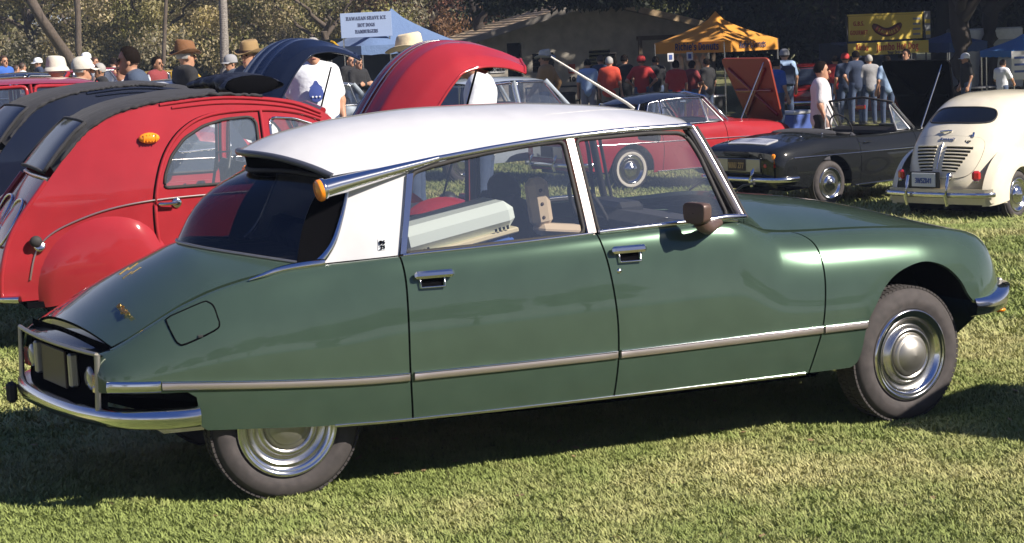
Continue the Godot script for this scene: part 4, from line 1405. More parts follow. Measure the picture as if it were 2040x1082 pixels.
func make_two_seater(called: String, label: String, at: Vector3, turn: float, body: Material, coupe: bool, tyre_style: String, plate: String):
	var S := two_seater_shell()
	var o := thing(called, label, "car", at, turn, "low two seaters side by side")
	var hint := Vector3(0, .3, 1)
	var fl := func(x, v): return S.side(x, v)
	var yts := func(x0: float, x1: float, n: int) -> Array:
		var r := []
		for i in n + 1: r.append(Vector2(lerpf(x0, x1, float(i) / n), S.g(S.yt, lerpf(x0, x1, float(i) / n))))
		return r
	var arch := func(cx: float, r: float, a0: float, a1: float) -> Array:
		var q := []
		for i in 13:
			var a := lerpf(a0, a1, i / 12.0)
			q.append(Vector2(cx + r * cos(a), .29 + r * sin(a)))
		return q
	var quarter: Array = yts.call(-.90, .50, 16)
	quarter.append_array([Vector2(.52, .6), Vector2(.50, .225), Vector2(.36, .222)])
	quarter.append_array(arch.call(0.0, .36, -.18, PI - .25))
	quarter.append_array([Vector2(-.40, .27), Vector2(-.6, .30), Vector2(-.90, .34)])
	var door: Array = yts.call(.51, 1.62, 12)
	door.append_array([Vector2(1.64, .6), Vector2(1.60, .224), Vector2(.51, .224), Vector2(.53, .6)])
	var wing: Array = yts.call(1.63, 3.04, 16)
	wing.append_array([Vector2(3.04, .36), Vector2(2.66, .30)])
	wing.append_array(arch.call(2.27, .36, 0.0, PI + .18))
	wing.append_array([Vector2(1.9, .224), Vector2(1.61, .224), Vector2(1.65, .6)])
	for sd in [1, -1]:
		for q in [["rear_quarter", quarter], ["door", door], ["front_wing", wing]]:
			var mb := MB.new().sheet(S.to_uv(q[1]), [], fl, Vector2(.07, .1), hint, .015)
			obj(q[0], mb if sd > 0 else mb.mirror(), body, o)
		var st := flank_strip(S, -.66, 2.9, V([-.66, .66, 1, .645, 2.9, .62]), .014, .010, 30)
		obj("side_moulding", st if sd > 0 else st.mirror(), M.chrome, o)
		st = flank_strip(S, .42, 1.85, V([.4, .235, 2, .235]), .02, .012, 12)
		obj("sill_moulding", st if sd > 0 else st.mirror(), M.chrome, o)
		var hb := MB.new().box(S.flank(.66, .775) + Vector3(0, 0, .025), Vector3(.13, .02, .02), Basis.IDENTITY, .007)
		obj("door_handle", hb if sd > 0 else hb.mirror(), M.chrome, o)
		var tl := MB.new().box(Vector3(-.885, .66, .575), Vector3(.05, .13, .055), Basis(Vector3.UP, .5) * Basis(Vector3.BACK, .1), .018)
		var lamp := obj("tail_lamp", tl if sd > 0 else tl.mirror(), M.amber, o)
		var t2 := MB.new().box(Vector3(-.885, .575, .58), Vector3(.05, .05, .055), Basis(Vector3.UP, .5), .015)
		obj("brake_lens", t2 if sd > 0 else t2.mirror(), M.ruby, lamp)
		var rf := MB.new().lathe(V([.026, 0, .026, .012, .016, .014, 0, .014]), Transform3D(Basis(Vector3.BACK, PI / 2), Vector3(-.925, .575, .47)), 14)
		obj("reflector", rf if sd > 0 else rf.mirror(), M.ruby, o)
		wheel(o, "rear_wheel", Vector3(0, .29, .715 * sd), .29, .20, .145, 0.0, tyre_style, sd)
		wheel(o, "front_wheel", Vector3(2.27, .29, .715 * sd), .29, .20, .145, 0.0, tyre_style, sd)
		# quarter light frame and glass
		var qa := Vector3(1.40, .875, .63)
		var qb := Vector3(1.66, .875, .63)
		var qc := Vector3(1.36, 1.20, .55)
		var ql := MB.new()
		ql.tri(qa, qb, qc)
		var qo := obj("quarter_light", ql if sd > 0 else ql.mirror(), M.glass, o)
		var qf := MB.new().tube(PackedVector3Array([qa, qb, qc]), .014, 6, true)
		obj("quarter_frame", qf if sd > 0 else qf.mirror(), M.bright, qo)
		var sp := MB.new().tube(PackedVector3Array([Vector3(1.74, .87, .63), Vector3(1.42, 1.235, .55)]), .016, 6)
		obj("screen_pillar", sp if sd > 0 else sp.mirror(), M.chrome if coupe else M.steel, o)
	var dk := func(x, s): return S.deck(x, s)
	var rect := func(x0, x1, w) -> PackedVector2Array: return rounded([Vector2(x0, -w), Vector2(x1, -w), Vector2(x1, w), Vector2(x0, w)], .06, 3)
	var dl := obj("rear_deck", MB.new().sheet(PackedVector2Array([Vector2(-.91, -1), Vector2(.42, -1), Vector2(.42, 1), Vector2(-.91, 1)]), [], dk, Vector2(.08, .1), Vector3.UP), body, o)
	obj("air_grille", MB.new().sheet(rect.call(-.78, -.54, .62), [], func(x, s): return S.deck(x, s) + Vector3(0, .010, 0), Vector2(.05, .1), Vector3.UP, .01), M.bright, dl)
	for k in 7: obj("grille_bar", MB.new().tube(PackedVector3Array([S.deck(-.72 + k * .023, -.58) + Vector3(0, .010, 0), S.deck(-.72 + k * .023, 0) + Vector3(0, .010, 0), S.deck(-.72 + k * .023, .58) + Vector3(0, .010, 0)]), .004, 5), M.chrome, dl)
	obj("scuttle", MB.new().sheet(PackedVector2Array([Vector2(1.60, -1), Vector2(2.02, -1), Vector2(2.02, 1), Vector2(1.60, 1)]), [], dk, Vector2(.1, .1), Vector3.UP), body, o)
	for sd in [1, -1]: obj("wing_top", MB.new().sheet(PackedVector2Array([Vector2(2.02, .72 * sd), Vector2(3.03, .72 * sd), Vector2(3.03, 1.0 * sd), Vector2(2.02, 1.0 * sd)]), [], dk, Vector2(.1, .1), Vector3.UP), body, o)
	obj("luggage_bay", MB.new().box(Vector3(2.5, .55, 0), Vector3(.95, .3, .8)), M.black, o)
	var tr := []
	for q in [[.745, -.93], [.60, -.945], [.44, -.93], [.32, -.88]]:
		var r := PackedVector3Array()
		for i in 13:
			var s := lerpf(-1, 1, i / 12.0)
			r.append(Vector3(q[1] + .03 * pow(absf(s), 4), q[0] - .03 * pow(absf(s), 3), s * .60))
		tr.append(r)
	var tail := obj("tail_panel", MB.new().grid(tr), body, o)
	obj("plate_recess", MB.new().box(Vector3(-.945, .575, 0), Vector3(.02, .17, .80), Basis.IDENTITY, .008), M.dull if not coupe else M.steel, tail)
	var pl := obj("number_plate", MB.new().box(Vector3(-.96, .58, 0), Vector3(.012, .15, .31), Basis.IDENTITY, .004), M.plateblack, tail)
	if plate: say("plate_number", plate, .075, M.platetext, pl, Transform3D(Basis(Vector3.UP, -PI / 2), Vector3(-.968, .572, 0)), .62)
	var bu := MB.new().tube(spline(P3([-.62, .40, .74, -.80, .40, .72, -.93, .40, .62, -.99, .40, .35, -1.0, .40, 0, -.99, .40, -.35, -.93, .40, -.62, -.80, .40, -.72, -.62, .40, -.74]), 4), .035, 8)
	var bo := obj("rear_bumper", bu, M.chrome, o)
	for z in [-.33, .33]: obj("overrider", MB.new().tube(P3([-1.03, .32, z, -1.05, .40, z, -1.02, .50, z, -.985, .54, z]), [.022, .034, .026, .01], 8), M.chrome, bo)
	obj("front_bumper", MB.new().tube(spline(P3([2.8, .40, .74, 3.02, .40, .62, 3.12, .40, 0, 3.02, .40, -.62, 2.8, .40, -.74]), 4), .035, 8), M.chrome, o)
	obj("nose_panel", MB.new().grid([P3([3.03, .68, -.42, 3.06, .70, 0, 3.03, .68, .42]), P3([3.05, .36, -.5, 3.08, .36, 0, 3.05, .36, .5])]), body, o)
	obj("floor_pan", MB.new().box(Vector3(1.1, .27, 0), Vector3(3.6, .05, 1.2)), M.black, o)
	obj("inner_body", MB.new().box(Vector3(-.35, .5, 0), Vector3(.9, .4, .9)), M.black, o)
	obj("windscreen", MB.new().grid([P3([1.75, .88, -.62, 1.86, .92, 0, 1.75, .88, .62]), P3([1.42, 1.24, -.54, 1.48, 1.29, 0, 1.42, 1.24, .54])]), M.glass, o)
	obj("screen_frame", MB.new().tube(P3([1.75, .88, -.63, 1.41, 1.245, -.545, 1.46, 1.30, 0, 1.41, 1.245, .545, 1.75, .88, .63]), .018, 6), M.chrome if coupe else M.rubber, o)
	obj("dashboard", MB.new().box(Vector3(1.62, .84, 0), Vector3(.22, .12, 1.2), Basis.IDENTITY, .04), M.rubber, o)
	obj("interior_mirror", MB.new().box(Vector3(1.42, 1.17, 0), Vector3(.03, .06, .17), Basis.IDENTITY, .012), M.ruby if not coupe else M.chrome, o)
	var sp2 := PackedVector3Array()
	for k in 20: sp2.append(Vector3(1.36, .90, -.3) + Basis(Vector3.BACK, .4) * Vector3(0, .19 * sin(TAU * k / 20), .19 * cos(TAU * k / 20)))
	obj("steering_wheel", MB.new().tube(sp2, .011, 6, true), M.rubber, o)
	for z in [-.3, .3]:
		obj("seat", MB.new().box(Vector3(.95, .48, z), Vector3(.5, .16, .5), Basis.IDENTITY, .05), M.seat, o)
		obj("seat_back", MB.new().box(Vector3(.72, .68, z), Vector3(.13, .42, .48), Basis(Vector3.BACK, .2), .05), M.seat, o)
	if coupe:
		var rp := PackedVector2Array()
		for i in 13: rp.append(Vector2(1.42 - .05 * pow(lerpf(1, -1, i / 12.0), 2), lerpf(1, -1, i / 12.0)))
		for i in 13: rp.append(Vector2(.12 + .16 * pow(lerpf(-1, 1, i / 12.0), 2), lerpf(-1, 1, i / 12.0)))
		obj("hard_top", MB.new().sheet(rp, [], func(x, s): return S.roof(x, s), Vector2(.08, .1), Vector3.UP, .015), M.blackpaint, o)
		var rows := []
		for j in 5:
			var r := PackedVector3Array()
			for i in 13:
				var s := lerpf(-1, 1, i / 12.0)
				r.append(S.deck(-.30 + .42 * s * s, s * .97).lerp(S.roof(.13 + .15 * s * s, s * .97) - Vector3(0, .01, 0), j / 4.0))
			rows.append(r)
		obj("rear_window", MB.new().grid(rows), M.smoke, o)
		for sd in [1, -1]:
			var ed := PackedVector3Array([S.deck(.14, .97), S.house(.21, 1.02), S.house(.30, 1.185)])
			var em := MB.new().tube(ed, .016, 6)
			obj("window_surround", em if sd > 0 else em.mirror(), M.chrome, o)
			for q in [["quarter_window", [Vector2(.30, .885), Vector2(.60, .875), Vector2(.60, 1.215), Vector2(.44, 1.195)]], ["door_window", [Vector2(.64, .872), Vector2(1.38, .87), Vector2(1.33, 1.225), Vector2(1.0, 1.24), Vector2(.64, 1.225)]]]:
				var pg := rounded(q[1], .02, 2)
				var g := MB.new().sheet(pg, [], func(x, y): return S.house(x, y), Vector2(.2, .2), hint)
				var e := PackedVector3Array()
				for p in pg: e.append(S.house(p.x, p.y))
				var em2 := MB.new().tube(e, .011, 6, true)
				var go := obj(q[0], g if sd > 0 else g.mirror(), M.hazeglass, o)
				obj("window_frame", em2 if sd > 0 else em2.mirror(), M.chrome, go)
	else:
		obj("hood_bag", MB.new().ball(Vector3(.30, .90, 0), Vector3(.22, .06, .56)), M.fabric, o)
		var dpath := PackedVector3Array([Vector3(.50, .885, -.60), Vector3(.34, .90, -.56), Vector3(.30, .905, 0), Vector3(.34, .90, .56), Vector3(.50, .885, .60)])
		obj("cockpit_edge", MB.new().tube(spline(dpath, 4), .018, 6), M.rubber, o)
		for q in [Vector3(-.3, .9, .5), Vector3(.1, .91, .5), Vector3(.25, .86, .66)]: obj("hood_stud", MB.new().ball(q, Vector3(.012, .012, .012)), M.chrome, o)
	# front lid, hinged at the nose and propped open
	var lid := MB.new()
	var lp := rounded([Vector2(-.43, 0), Vector2(.43, 0), Vector2(.60, 1.02), Vector2(-.60, 1.02)], .10, 4)
	var lx := Transform3D(Basis(Vector3(0, 0, 1), Vector3(-.36, .93, 0).normalized(), Vector3(0, 0, 1).cross(Vector3(-.36, .93, 0).normalized())), Vector3(2.93, .80, 0))
	lid.prism(lp, .028, lx)
	var lo := obj("raised_lid", lid, M.lidred if coupe else M.black, o)
	for q in [[-.38, .1, .46, .86], [.38, .1, -.46, .86], [-.44, .5, .44, .5]]:
		var a := lx * Vector3(q[0], q[1], -.012)
		var b := lx * Vector3(q[2], q[3], -.012)
		var c := lx * Vector3(q[0], q[1], .04)
		var d := lx * Vector3(q[2], q[3], .04)
		obj("lid_brace", MB.new().tube(PackedVector3Array([a, b]), .028, 6), M.darkred if coupe else M.black, lo)
		obj("lid_brace", MB.new().tube(PackedVector3Array([c, d]), .028, 6), M.darkred if coupe else M.black, lo)
	obj("lid_prop", MB.new().tube(P3([2.12, .86, .45, 2.56, 1.68, .46]), .010, 6), M.steel, o)

# ------------------------------------------------------------------ cream beetle-backed car, seen from behind
func make_cream_car(at: Vector3, turn: float):
	var o := thing("cream_car", "cream rounded small car seen from behind with slatted engine lid", "car", at, turn)
	var ty := V([0, .27, .12, .44, .3, .62, .45, .80, .6, .98, .75, 1.14, .85, 1.27, .92, 1.37, .96, 1.425, .985, 1.455, 1, 1.465])
	var tw := V([0, .57, .12, .60, .3, .605, .45, .605, .6, .60, .75, .585, .85, .565, .92, .52, .96, .43, .985, .29, 1, .02])
	var tb := V([0, -.64, .12, -.70, .3, -.675, .45, -.60, .6, -.45, .75, -.25, .85, -.05, .92, .14, .96, .32, .985, .53, 1, .85])
	var tf := V([0, 2.5, .5, 2.2, .6, 1.8, .75, 1.6, .9, 1.35, .96, 1.25, 1, .95])
	var f := func(u: float, v: float) -> Vector3:
		var w := cv(tw, v)
		var xb := cv(tb, v)
		var a := clampf(absf(u), 0, 1) * PI / 2
		var x := xb + .62 * (1 - pow(cos(a), .9)) * clampf(w / .5, .05, 1)
		if absf(u) > 1: x = lerpf(x, max(cv(tf, v), x), absf(u) - 1)
		return Vector3(x, cv(ty, v), w * pow(sin(a), .86) * signf(u))
	var rows := []
	for i in 40:
		var r := PackedVector3Array()
		for k in 61: r.append(f.call(lerpf(-2, 2, k / 60.0), i / 39.0))
		rows.append(r)
	var body := obj("body", MB.new().grid(rows), M.cream, o)
	var hint := Vector3(-1, .5, 0)
	var raised := func(h: float) -> Callable:
		return func(u, v):
			var a: Vector3 = f.call(u + .01, v) - f.call(u - .01, v)
			var b: Vector3 = f.call(u, v + .005) - f.call(u, v - .005)
			var n := a.cross(b).normalized()
			if n.dot(hint) < 0: n = -n
			return f.call(u, v) + n * h
	var win := loop2([Vector2(-.42, .745), Vector2(-.22, .74), Vector2(0, .744), Vector2(.22, .74), Vector2(.42, .745), Vector2(.47, .79), Vector2(.40, .845), Vector2(.22, .868), Vector2(0, .872), Vector2(-.22, .868), Vector2(-.40, .845), Vector2(-.47, .79)], 4)
	var rw := obj("rear_window", MB.new().sheet(win, [], raised.call(.004), Vector2(.08, .02), hint), M.darkglass, o)
	var e := PackedVector3Array()
	for p in win: e.append(raised.call(.004).call(p.x, p.y))
	obj("window_seal", MB.new().tube(e, .010, 6, true), M.rubber, rw)
	var lid := loop2([Vector2(-.42, .58), Vector2(-.2, .605), Vector2(0, .61), Vector2(.2, .605), Vector2(.42, .58), Vector2(.50, .50), Vector2(.47, .36), Vector2(.36, .24), Vector2(.2, .20), Vector2(0, .195), Vector2(-.2, .20), Vector2(-.36, .24), Vector2(-.47, .36), Vector2(-.50, .50)], 4)
	var lm := obj("engine_lid", MB.new().sheet(lid, [], raised.call(.007), Vector2(.06, .02), hint, .012), M.cream, o)
	e = PackedVector3Array()
	for p in lid: e.append(raised.call(.002).call(p.x, p.y))
	obj("lid_gap", MB.new().tube(e, .005, 5, true), M.black, lm)
	for sd in [1, -1]:
		for k in 8:
			var v := .50 - k * .030
			var u0: float = .045 * sd
			var u1: float = (.36 - k * .022) * sd
			var slot := PackedVector3Array()
			var lip := PackedVector3Array()
			for i in 7:
				var u := lerpf(u0, u1, i / 6.0)
				var vv := v - .010 * pow(i / 6.0, 2)
				slot.append(raised.call(.008).call(u, vv))
				lip.append(raised.call(.016).call(u, vv + .011))
			var sl := obj("louvre_slot", MB.new().tube(slot, .0085, 6), M.black, lm)
			obj("louvre_lip", MB.new().tube(lip, .0085, 6), M.cream, sl)
	var ctr := PackedVector3Array()
	for i in 8: ctr.append(raised.call(.012).call(0, lerpf(.30, .54, i / 7.0)))
	obj("centre_flash", MB.new().tube(ctr, .010, 6), M.steel, lm)
	say("script_badge", "Renault", .036, M.chrome, lm, Transform3D(Basis(Vector3.UP, -PI / 2) * Basis(Vector3.RIGHT, -.75), raised.call(.012).call(.02, .575)), 1.0, "Droid Serif")
	say("script_badge", "4 cv", .03, M.darkmetal, lm, Transform3D(Basis(Vector3.UP, -PI / 2) * Basis(Vector3.RIGHT, -.75), raised.call(.012).call(.26, .555)), 1.0, "Droid Serif")
	var bb := obj("handle", MB.new().tube(PackedVector3Array([raised.call(.01).call(.02, .655), raised.call(.03).call(.0, .645), raised.call(.01).call(-.09, .648)]), .014, 6), M.chrome, o)
	obj("catch", MB.new().box(raised.call(.015).call(.30, .61), Vector3(.03, .07, .03), Basis(Vector3.BACK, -.5), .008), M.chrome, bb)
	for sd in [1, -1]:
		var zf := func(x, y): return .56
		var fg := guard(Vector2(0, .30), V([-20, .46, 0, .48, 30, .50, 60, .53, 90, .55, 120, .57, 150, .62, 175, .66, 200, .66]), .315, .165, zf, -.15, PI + .15, 30)
		obj("rear_mudguard", fg if sd > 0 else fg.mirror(), M.cream, o)
		var fb := MB.new().grid([P3([-.64, .24, .30, -.64, .24, .66, -.33, .22, .70]), P3([-.70, .40, .34, -.66, .40, .64, -.33, .40, .72])])
		obj("rear_valance", fb if sd > 0 else fb.mirror(), M.cream, o)
		var tl := MB.new().box(Vector3(-.655, .555, .485), Vector3(.07, .115, .10), Basis(Vector3.UP, .5), .025)
		var to := obj("tail_lamp", tl if sd > 0 else tl.mirror(), M.ruby, o)
		var td := MB.new().box(Vector3(-.665, .49, .485), Vector3(.05, .03, .06), Basis(Vector3.UP, .5), .01)
		obj("lamp_base", td if sd > 0 else td.mirror(), M.chrome, to)
		wheel(o, "rear_wheel", Vector3(0, .285, .665 * sd), .285, .195, .13, 0.0, "plain", sd)
		wheel(o, "front_wheel", Vector3(2.1, .285, .63 * sd), .285, .195, .13, 0.0, "plain", sd)
		var gp := PackedVector3Array()
		for q in [Vector2(1.02, .93), Vector2(1.05, .85), Vector2(1.10, .75), Vector2(1.14, .65), Vector2(1.12, .5)]: gp.append(f.call(q.x, q.y) + Vector3(-.001, 0, .001))
		var gm := MB.new().tube(spline(gp, 4), .006, 5)
		obj("door_gap", gm if sd > 0 else gm.mirror(), M.hairbrown, o)
		var dw := rounded([Vector2(1.26, .63), Vector2(1.75, .63), Vector2(1.75, .86), Vector2(1.30, .88)], .05, 3)
		var wm := MB.new().sheet(dw, [], func(u, v): return f.call(u, v) + Vector3(0, 0, .005), Vector2(.1, .05), Vector3(0, .2, 1))
		obj("side_window", wm if sd > 0 else wm.mirror(), M.darkglass, o)
		var mi := MB.new().ball(f.call(1.12, .70) + Vector3(0, 0, .05), Vector3(.05, .03, .03))
		obj("side_flasher", mi if sd > 0 else mi.mirror(), M.amber, o)
	obj("lower_apron", MB.new().grid([P3([-.66, .22, -.6, -.70, .22, 0, -.66, .22, .6]), P3([-.72, .40, -.62, -.76, .40, 0, -.72, .40, .62])]), M.cream, o)
	var pl := obj("number_plate", MB.new().box(f.call(-.12, .15) + Vector3(-.06, .03, 0), Vector3(.014, .16, .31), Basis(Vector3.BACK, .0), .004), M.platewhite, o)
	say("plate_number", "3WSZ841", .062, M.plateblue, pl, Transform3D(Basis(Vector3.UP, -PI / 2), f.call(-.12, .15) + Vector3(-.069, .02, 0)), .62)
	obj("plate_lamp", MB.new().ball(f.call(.12, .19) + Vector3(-.05, .03, .04), Vector3(.05, .05, .04)), M.chrome, pl)
	obj("plate_frame", MB.new().box(f.call(-.12, .15) + Vector3(-.052, .03, 0), Vector3(.012, .19, .42), Basis.IDENTITY, .004), M.darkmetal, pl)
	var bu := spline(P3([-.62, .34, .70, -.74, .34, .62, -.82, .34, .3, -.84, .34, 0, -.82, .34, -.3, -.74, .34, -.62, -.62, .34, -.70]), 4)
	var bo := obj("rear_bumper", MB.new().tube(bu, .029, 8, false, .5), M.chrome, o)
	for z in [-.30, .22]: obj("overrider", MB.new().tube(PackedVector3Array([Vector3(-.86, .22, z), Vector3(-.885, .32, z), Vector3(-.86, .46, z), Vector3(-.82, .56, z)]), [.02, .026, .024, .018], 8), M.chrome, bo)
	obj("exhaust", MB.new().tube(P3([-.5, .2, .1, -.72, .19, .12]), .022, 8), M.darkmetal, o)
	obj("undertray", MB.new().box(Vector3(.8, .27, 0), Vector3(2.8, .04, 1.0)), M.black, o)
	obj("wheel_well", MB.new().box(Vector3(0, .36, 0), Vector3(.66, .5, 1.16)), M.black, o)

# ------------------------------------------------------------------ plainer cars of the background
func make_plain_car(called: String, label: String, at: Vector3, turn: float, body: Material, roofm: Material, kind: String, group := "", hood_up := false) -> Node3D:
	var S := Shell.new()
	var van := kind == "wagon"
	S.w = V([-.98, .60, -.9, .72, -.6, .79, 0, .81, 1.5, .82, 2.5, .80, 3.1, .74, 3.28, .66, 3.34, .56])
	S.yt = V([-.98, .74, -.9, .84, -.5, .88, 0, .90, 1.5, .92, 2.2, .90, 2.9, .84, 3.2, .78, 3.34, .66])
	S.yr = V([-1, .55, 3.3, .52])
	S.ys = V([-1, .34, 0, .24, 2.6, .24, 3.3, .34])
	S.d = V([-1, .1, 0, .08, 1.5, .08, 2.3, .12, 3.3, .14])
	S.yc = V([-.98, .78, -.8, .88, -.3, .95, 2, .98, 2.9, .90, 3.34, .72])
	var rx := -.75 if van else .35
	S.ye = V([rx - .2, 1.36, rx + .2, 1.395, 1.0, 1.42, 1.6, 1.40, 1.9, 1.36])
	S.ze = V([rx - .2, .56, 1.0, .60, 1.9, .56])
	S.yro = V([rx - .2, 1.39, rx + .2, 1.44, 1.0, 1.475, 1.6, 1.455, 1.9, 1.40])
	var o := thing(called, label, "car", at, turn, group)
	var hint := Vector3(0, .3, 1)
	var sidep := []
	for i in 25: sidep.append(Vector2(lerpf(-.97, 3.33, i / 24.0), S.g(S.yt, lerpf(-.97, 3.33, i / 24.0))))
	sidep.append_array([Vector2(3.33, .4), Vector2(2.98, .3)])
	for i in 11: sidep.append(Vector2(2.6 + .36 * cos(PI * i / 10.0), .31 + .36 * sin(PI * i / 10.0)))
	sidep.append_array([Vector2(2.2, .245), Vector2(.4, .245)])
	for i in 11: sidep.append(Vector2(.36 * cos(PI * i / 10.0), .31 + .36 * sin(PI * i / 10.0)))
	sidep.append_array([Vector2(-.4, .3), Vector2(-.97, .42)])
	var sm := MB.new().sheet(S.to_uv(sidep), [], func(x, v): return S.side(x, v), Vector2(.14, .2), hint, .015)
	both("body_side", sm, body, o)
	for x in [.42, 1.18, 2.0]: both("door_gap", MB.new().tube(lifted(S, [Vector2(x, .9), Vector2(x + .03, .6), Vector2(x, .26)], .001), .005, 4), M.black, o)
	both("side_moulding", flank_strip(S, -.9, 3.2, V([-.9, .62, 3.2, .6]), .018, .01, 20), M.chrome, o)
	var dk := func(x, s): return S.deck(x, s)
	obj("boot", MB.new().sheet(PackedVector2Array([Vector2(-.97, -1), Vector2(rx + .1, -1), Vector2(rx + .1, 1), Vector2(-.97, 1)]), [], dk, Vector2(.15, .2), Vector3.UP), body, o)
	var bon := MB.new().sheet(PackedVector2Array([Vector2(2.05, -1), Vector2(3.33, -1), Vector2(3.33, 1), Vector2(2.05, 1)]), [], dk, Vector2(.15, .2), Vector3.UP)
	if hood_up: bon.move(Transform3D(Basis(Vector3.BACK, .75), Vector3.ZERO).translated(Vector3(2.05, .98, 0) - Basis(Vector3.BACK, .75) * Vector3(2.05, .98, 0)))
	obj("bonnet", bon, body, o)
	var ends := []
	for q in [[-.97, .76], [-1.0, .55], [-.97, .36]]: ends.append(P3([q[0] + .03, q[1], -.6, q[0], q[1], 0, q[0] + .03, q[1], .6]))
	obj("tail_panel", MB.new().grid(ends), body, o)
	ends = []
	for q in [[3.33, .70], [3.38, .55], [3.34, .38]]: ends.append(P3([q[0] - .03, q[1], -.6, q[0], q[1], 0, q[0] - .03, q[1], .6]))
	obj("nose_panel", MB.new().grid(ends), M.steel, o)
	for z in [-.5, .5]:
		obj("headlamp", MB.new().ball(Vector3(3.35, .62, z), Vector3(.04, .08, .08)), M.lampglass, o)
		obj("tail_lamp", MB.new().box(Vector3(-.98, .66, z), Vector3(.04, .1, .14), Basis.IDENTITY, .015), M.ruby, o)
	for x in [-1.05, 3.42]: obj("bumper", MB.new().tube(PackedVector3Array([Vector3(x - .25 * signf(x - 1), .45, -.78), Vector3(x, .45, -.6), Vector3(x, .45, .6), Vector3(x - .25 * signf(x - 1), .45, .78)]), .045, 8), M.chrome, o)
	obj("roof", MB.new().sheet(PackedVector2Array([Vector2(rx, -1), Vector2(1.75, -1), Vector2(1.75, 1), Vector2(rx, 1)]), [], func(x, s): return S.roof(x, s), Vector2(.12, .12), Vector3.UP, .02), roofm, o)
	obj("windscreen", MB.new().grid([P3([2.15, .95, -.70, 2.22, .98, 0, 2.15, .95, .70]), P3([1.74, 1.385, -.57, 1.76, 1.43, 0, 1.74, 1.385, .57])]), M.hazeglass, o)
	obj("rear_window", MB.new().grid([P3([rx - .42 if not van else rx - .14, .93, -.68, rx - .5 if not van else rx - .18, .95, 0, rx - .42 if not van else rx - .14, .93, .68]), P3([rx + .01, 1.37, -.56, rx, 1.40, 0, rx + .01, 1.37, .56])]), M.hazeglass, o)
	var wins := [[Vector2(rx + .02, .93), Vector2(1.08, .935), Vector2(1.06, 1.395), Vector2(rx + .16, 1.37)], [Vector2(1.16, .935), Vector2(2.02, .94), Vector2(1.70, 1.375), Vector2(1.14, 1.395)]]
	if van: wins = [[Vector2(-.78, .93), Vector2(.25, .93), Vector2(.25, 1.38), Vector2(-.70, 1.36)], [Vector2(.33, .93), Vector2(1.08, .935), Vector2(1.06, 1.395), Vector2(.33, 1.385)], wins[1]]
	for q in wins:
		var pg := rounded(q, .05, 3)
		var g := MB.new().sheet(pg, [], func(x, y): return S.house(x, y), Vector2(.4, .4), hint)
		var e := PackedVector3Array()
		for p in pg: e.append(S.house(p.x, p.y))
		var em := MB.new().tube(e, .02, 6, true)
		for k in 2:
			var go := obj("side_window", g if k == 0 else g.mirror(), M.hazeglass, o)
			obj("window_frame", em if k == 0 else em.mirror(), M.chrome if kind == "sedan" else body, go)
	for q in [[PackedVector3Array([S.house(rx - .3 if not van else rx - .1, .93), S.house(rx + .05, 1.38)]), .05], [PackedVector3Array([S.house(1.12, .93), S.house(1.10, 1.41)]), .03], [PackedVector3Array([Vector3(2.14, .94, .70), Vector3(1.74, 1.40, .575)]), .028]]:
		both("roof_pillar", MB.new().tube(q[0], q[1], 6, false, .5), body, o)
	obj("floor_pan", MB.new().box(Vector3(1.2, .28, 0), Vector3(4.2, .06, 1.3)), M.black, o)
	obj("inner_body", MB.new().box(Vector3(1.2, .55, 0), Vector3(4.0, .45, .9)), M.black, o)
	for q in [.55, 1.35]: obj("seat", MB.new().box(Vector3(q, .85, 0), Vector3(.16, .5, 1.1), Basis(Vector3.BACK, .2), .06), M.seat, o)
	for sd in [1, -1]:
		for x in [0.0, 2.6]: wheel(o, "wheel", Vector3(x, .31, .74 * sd), .31, .205, .15, 0.0, "plain", sd)
	return o

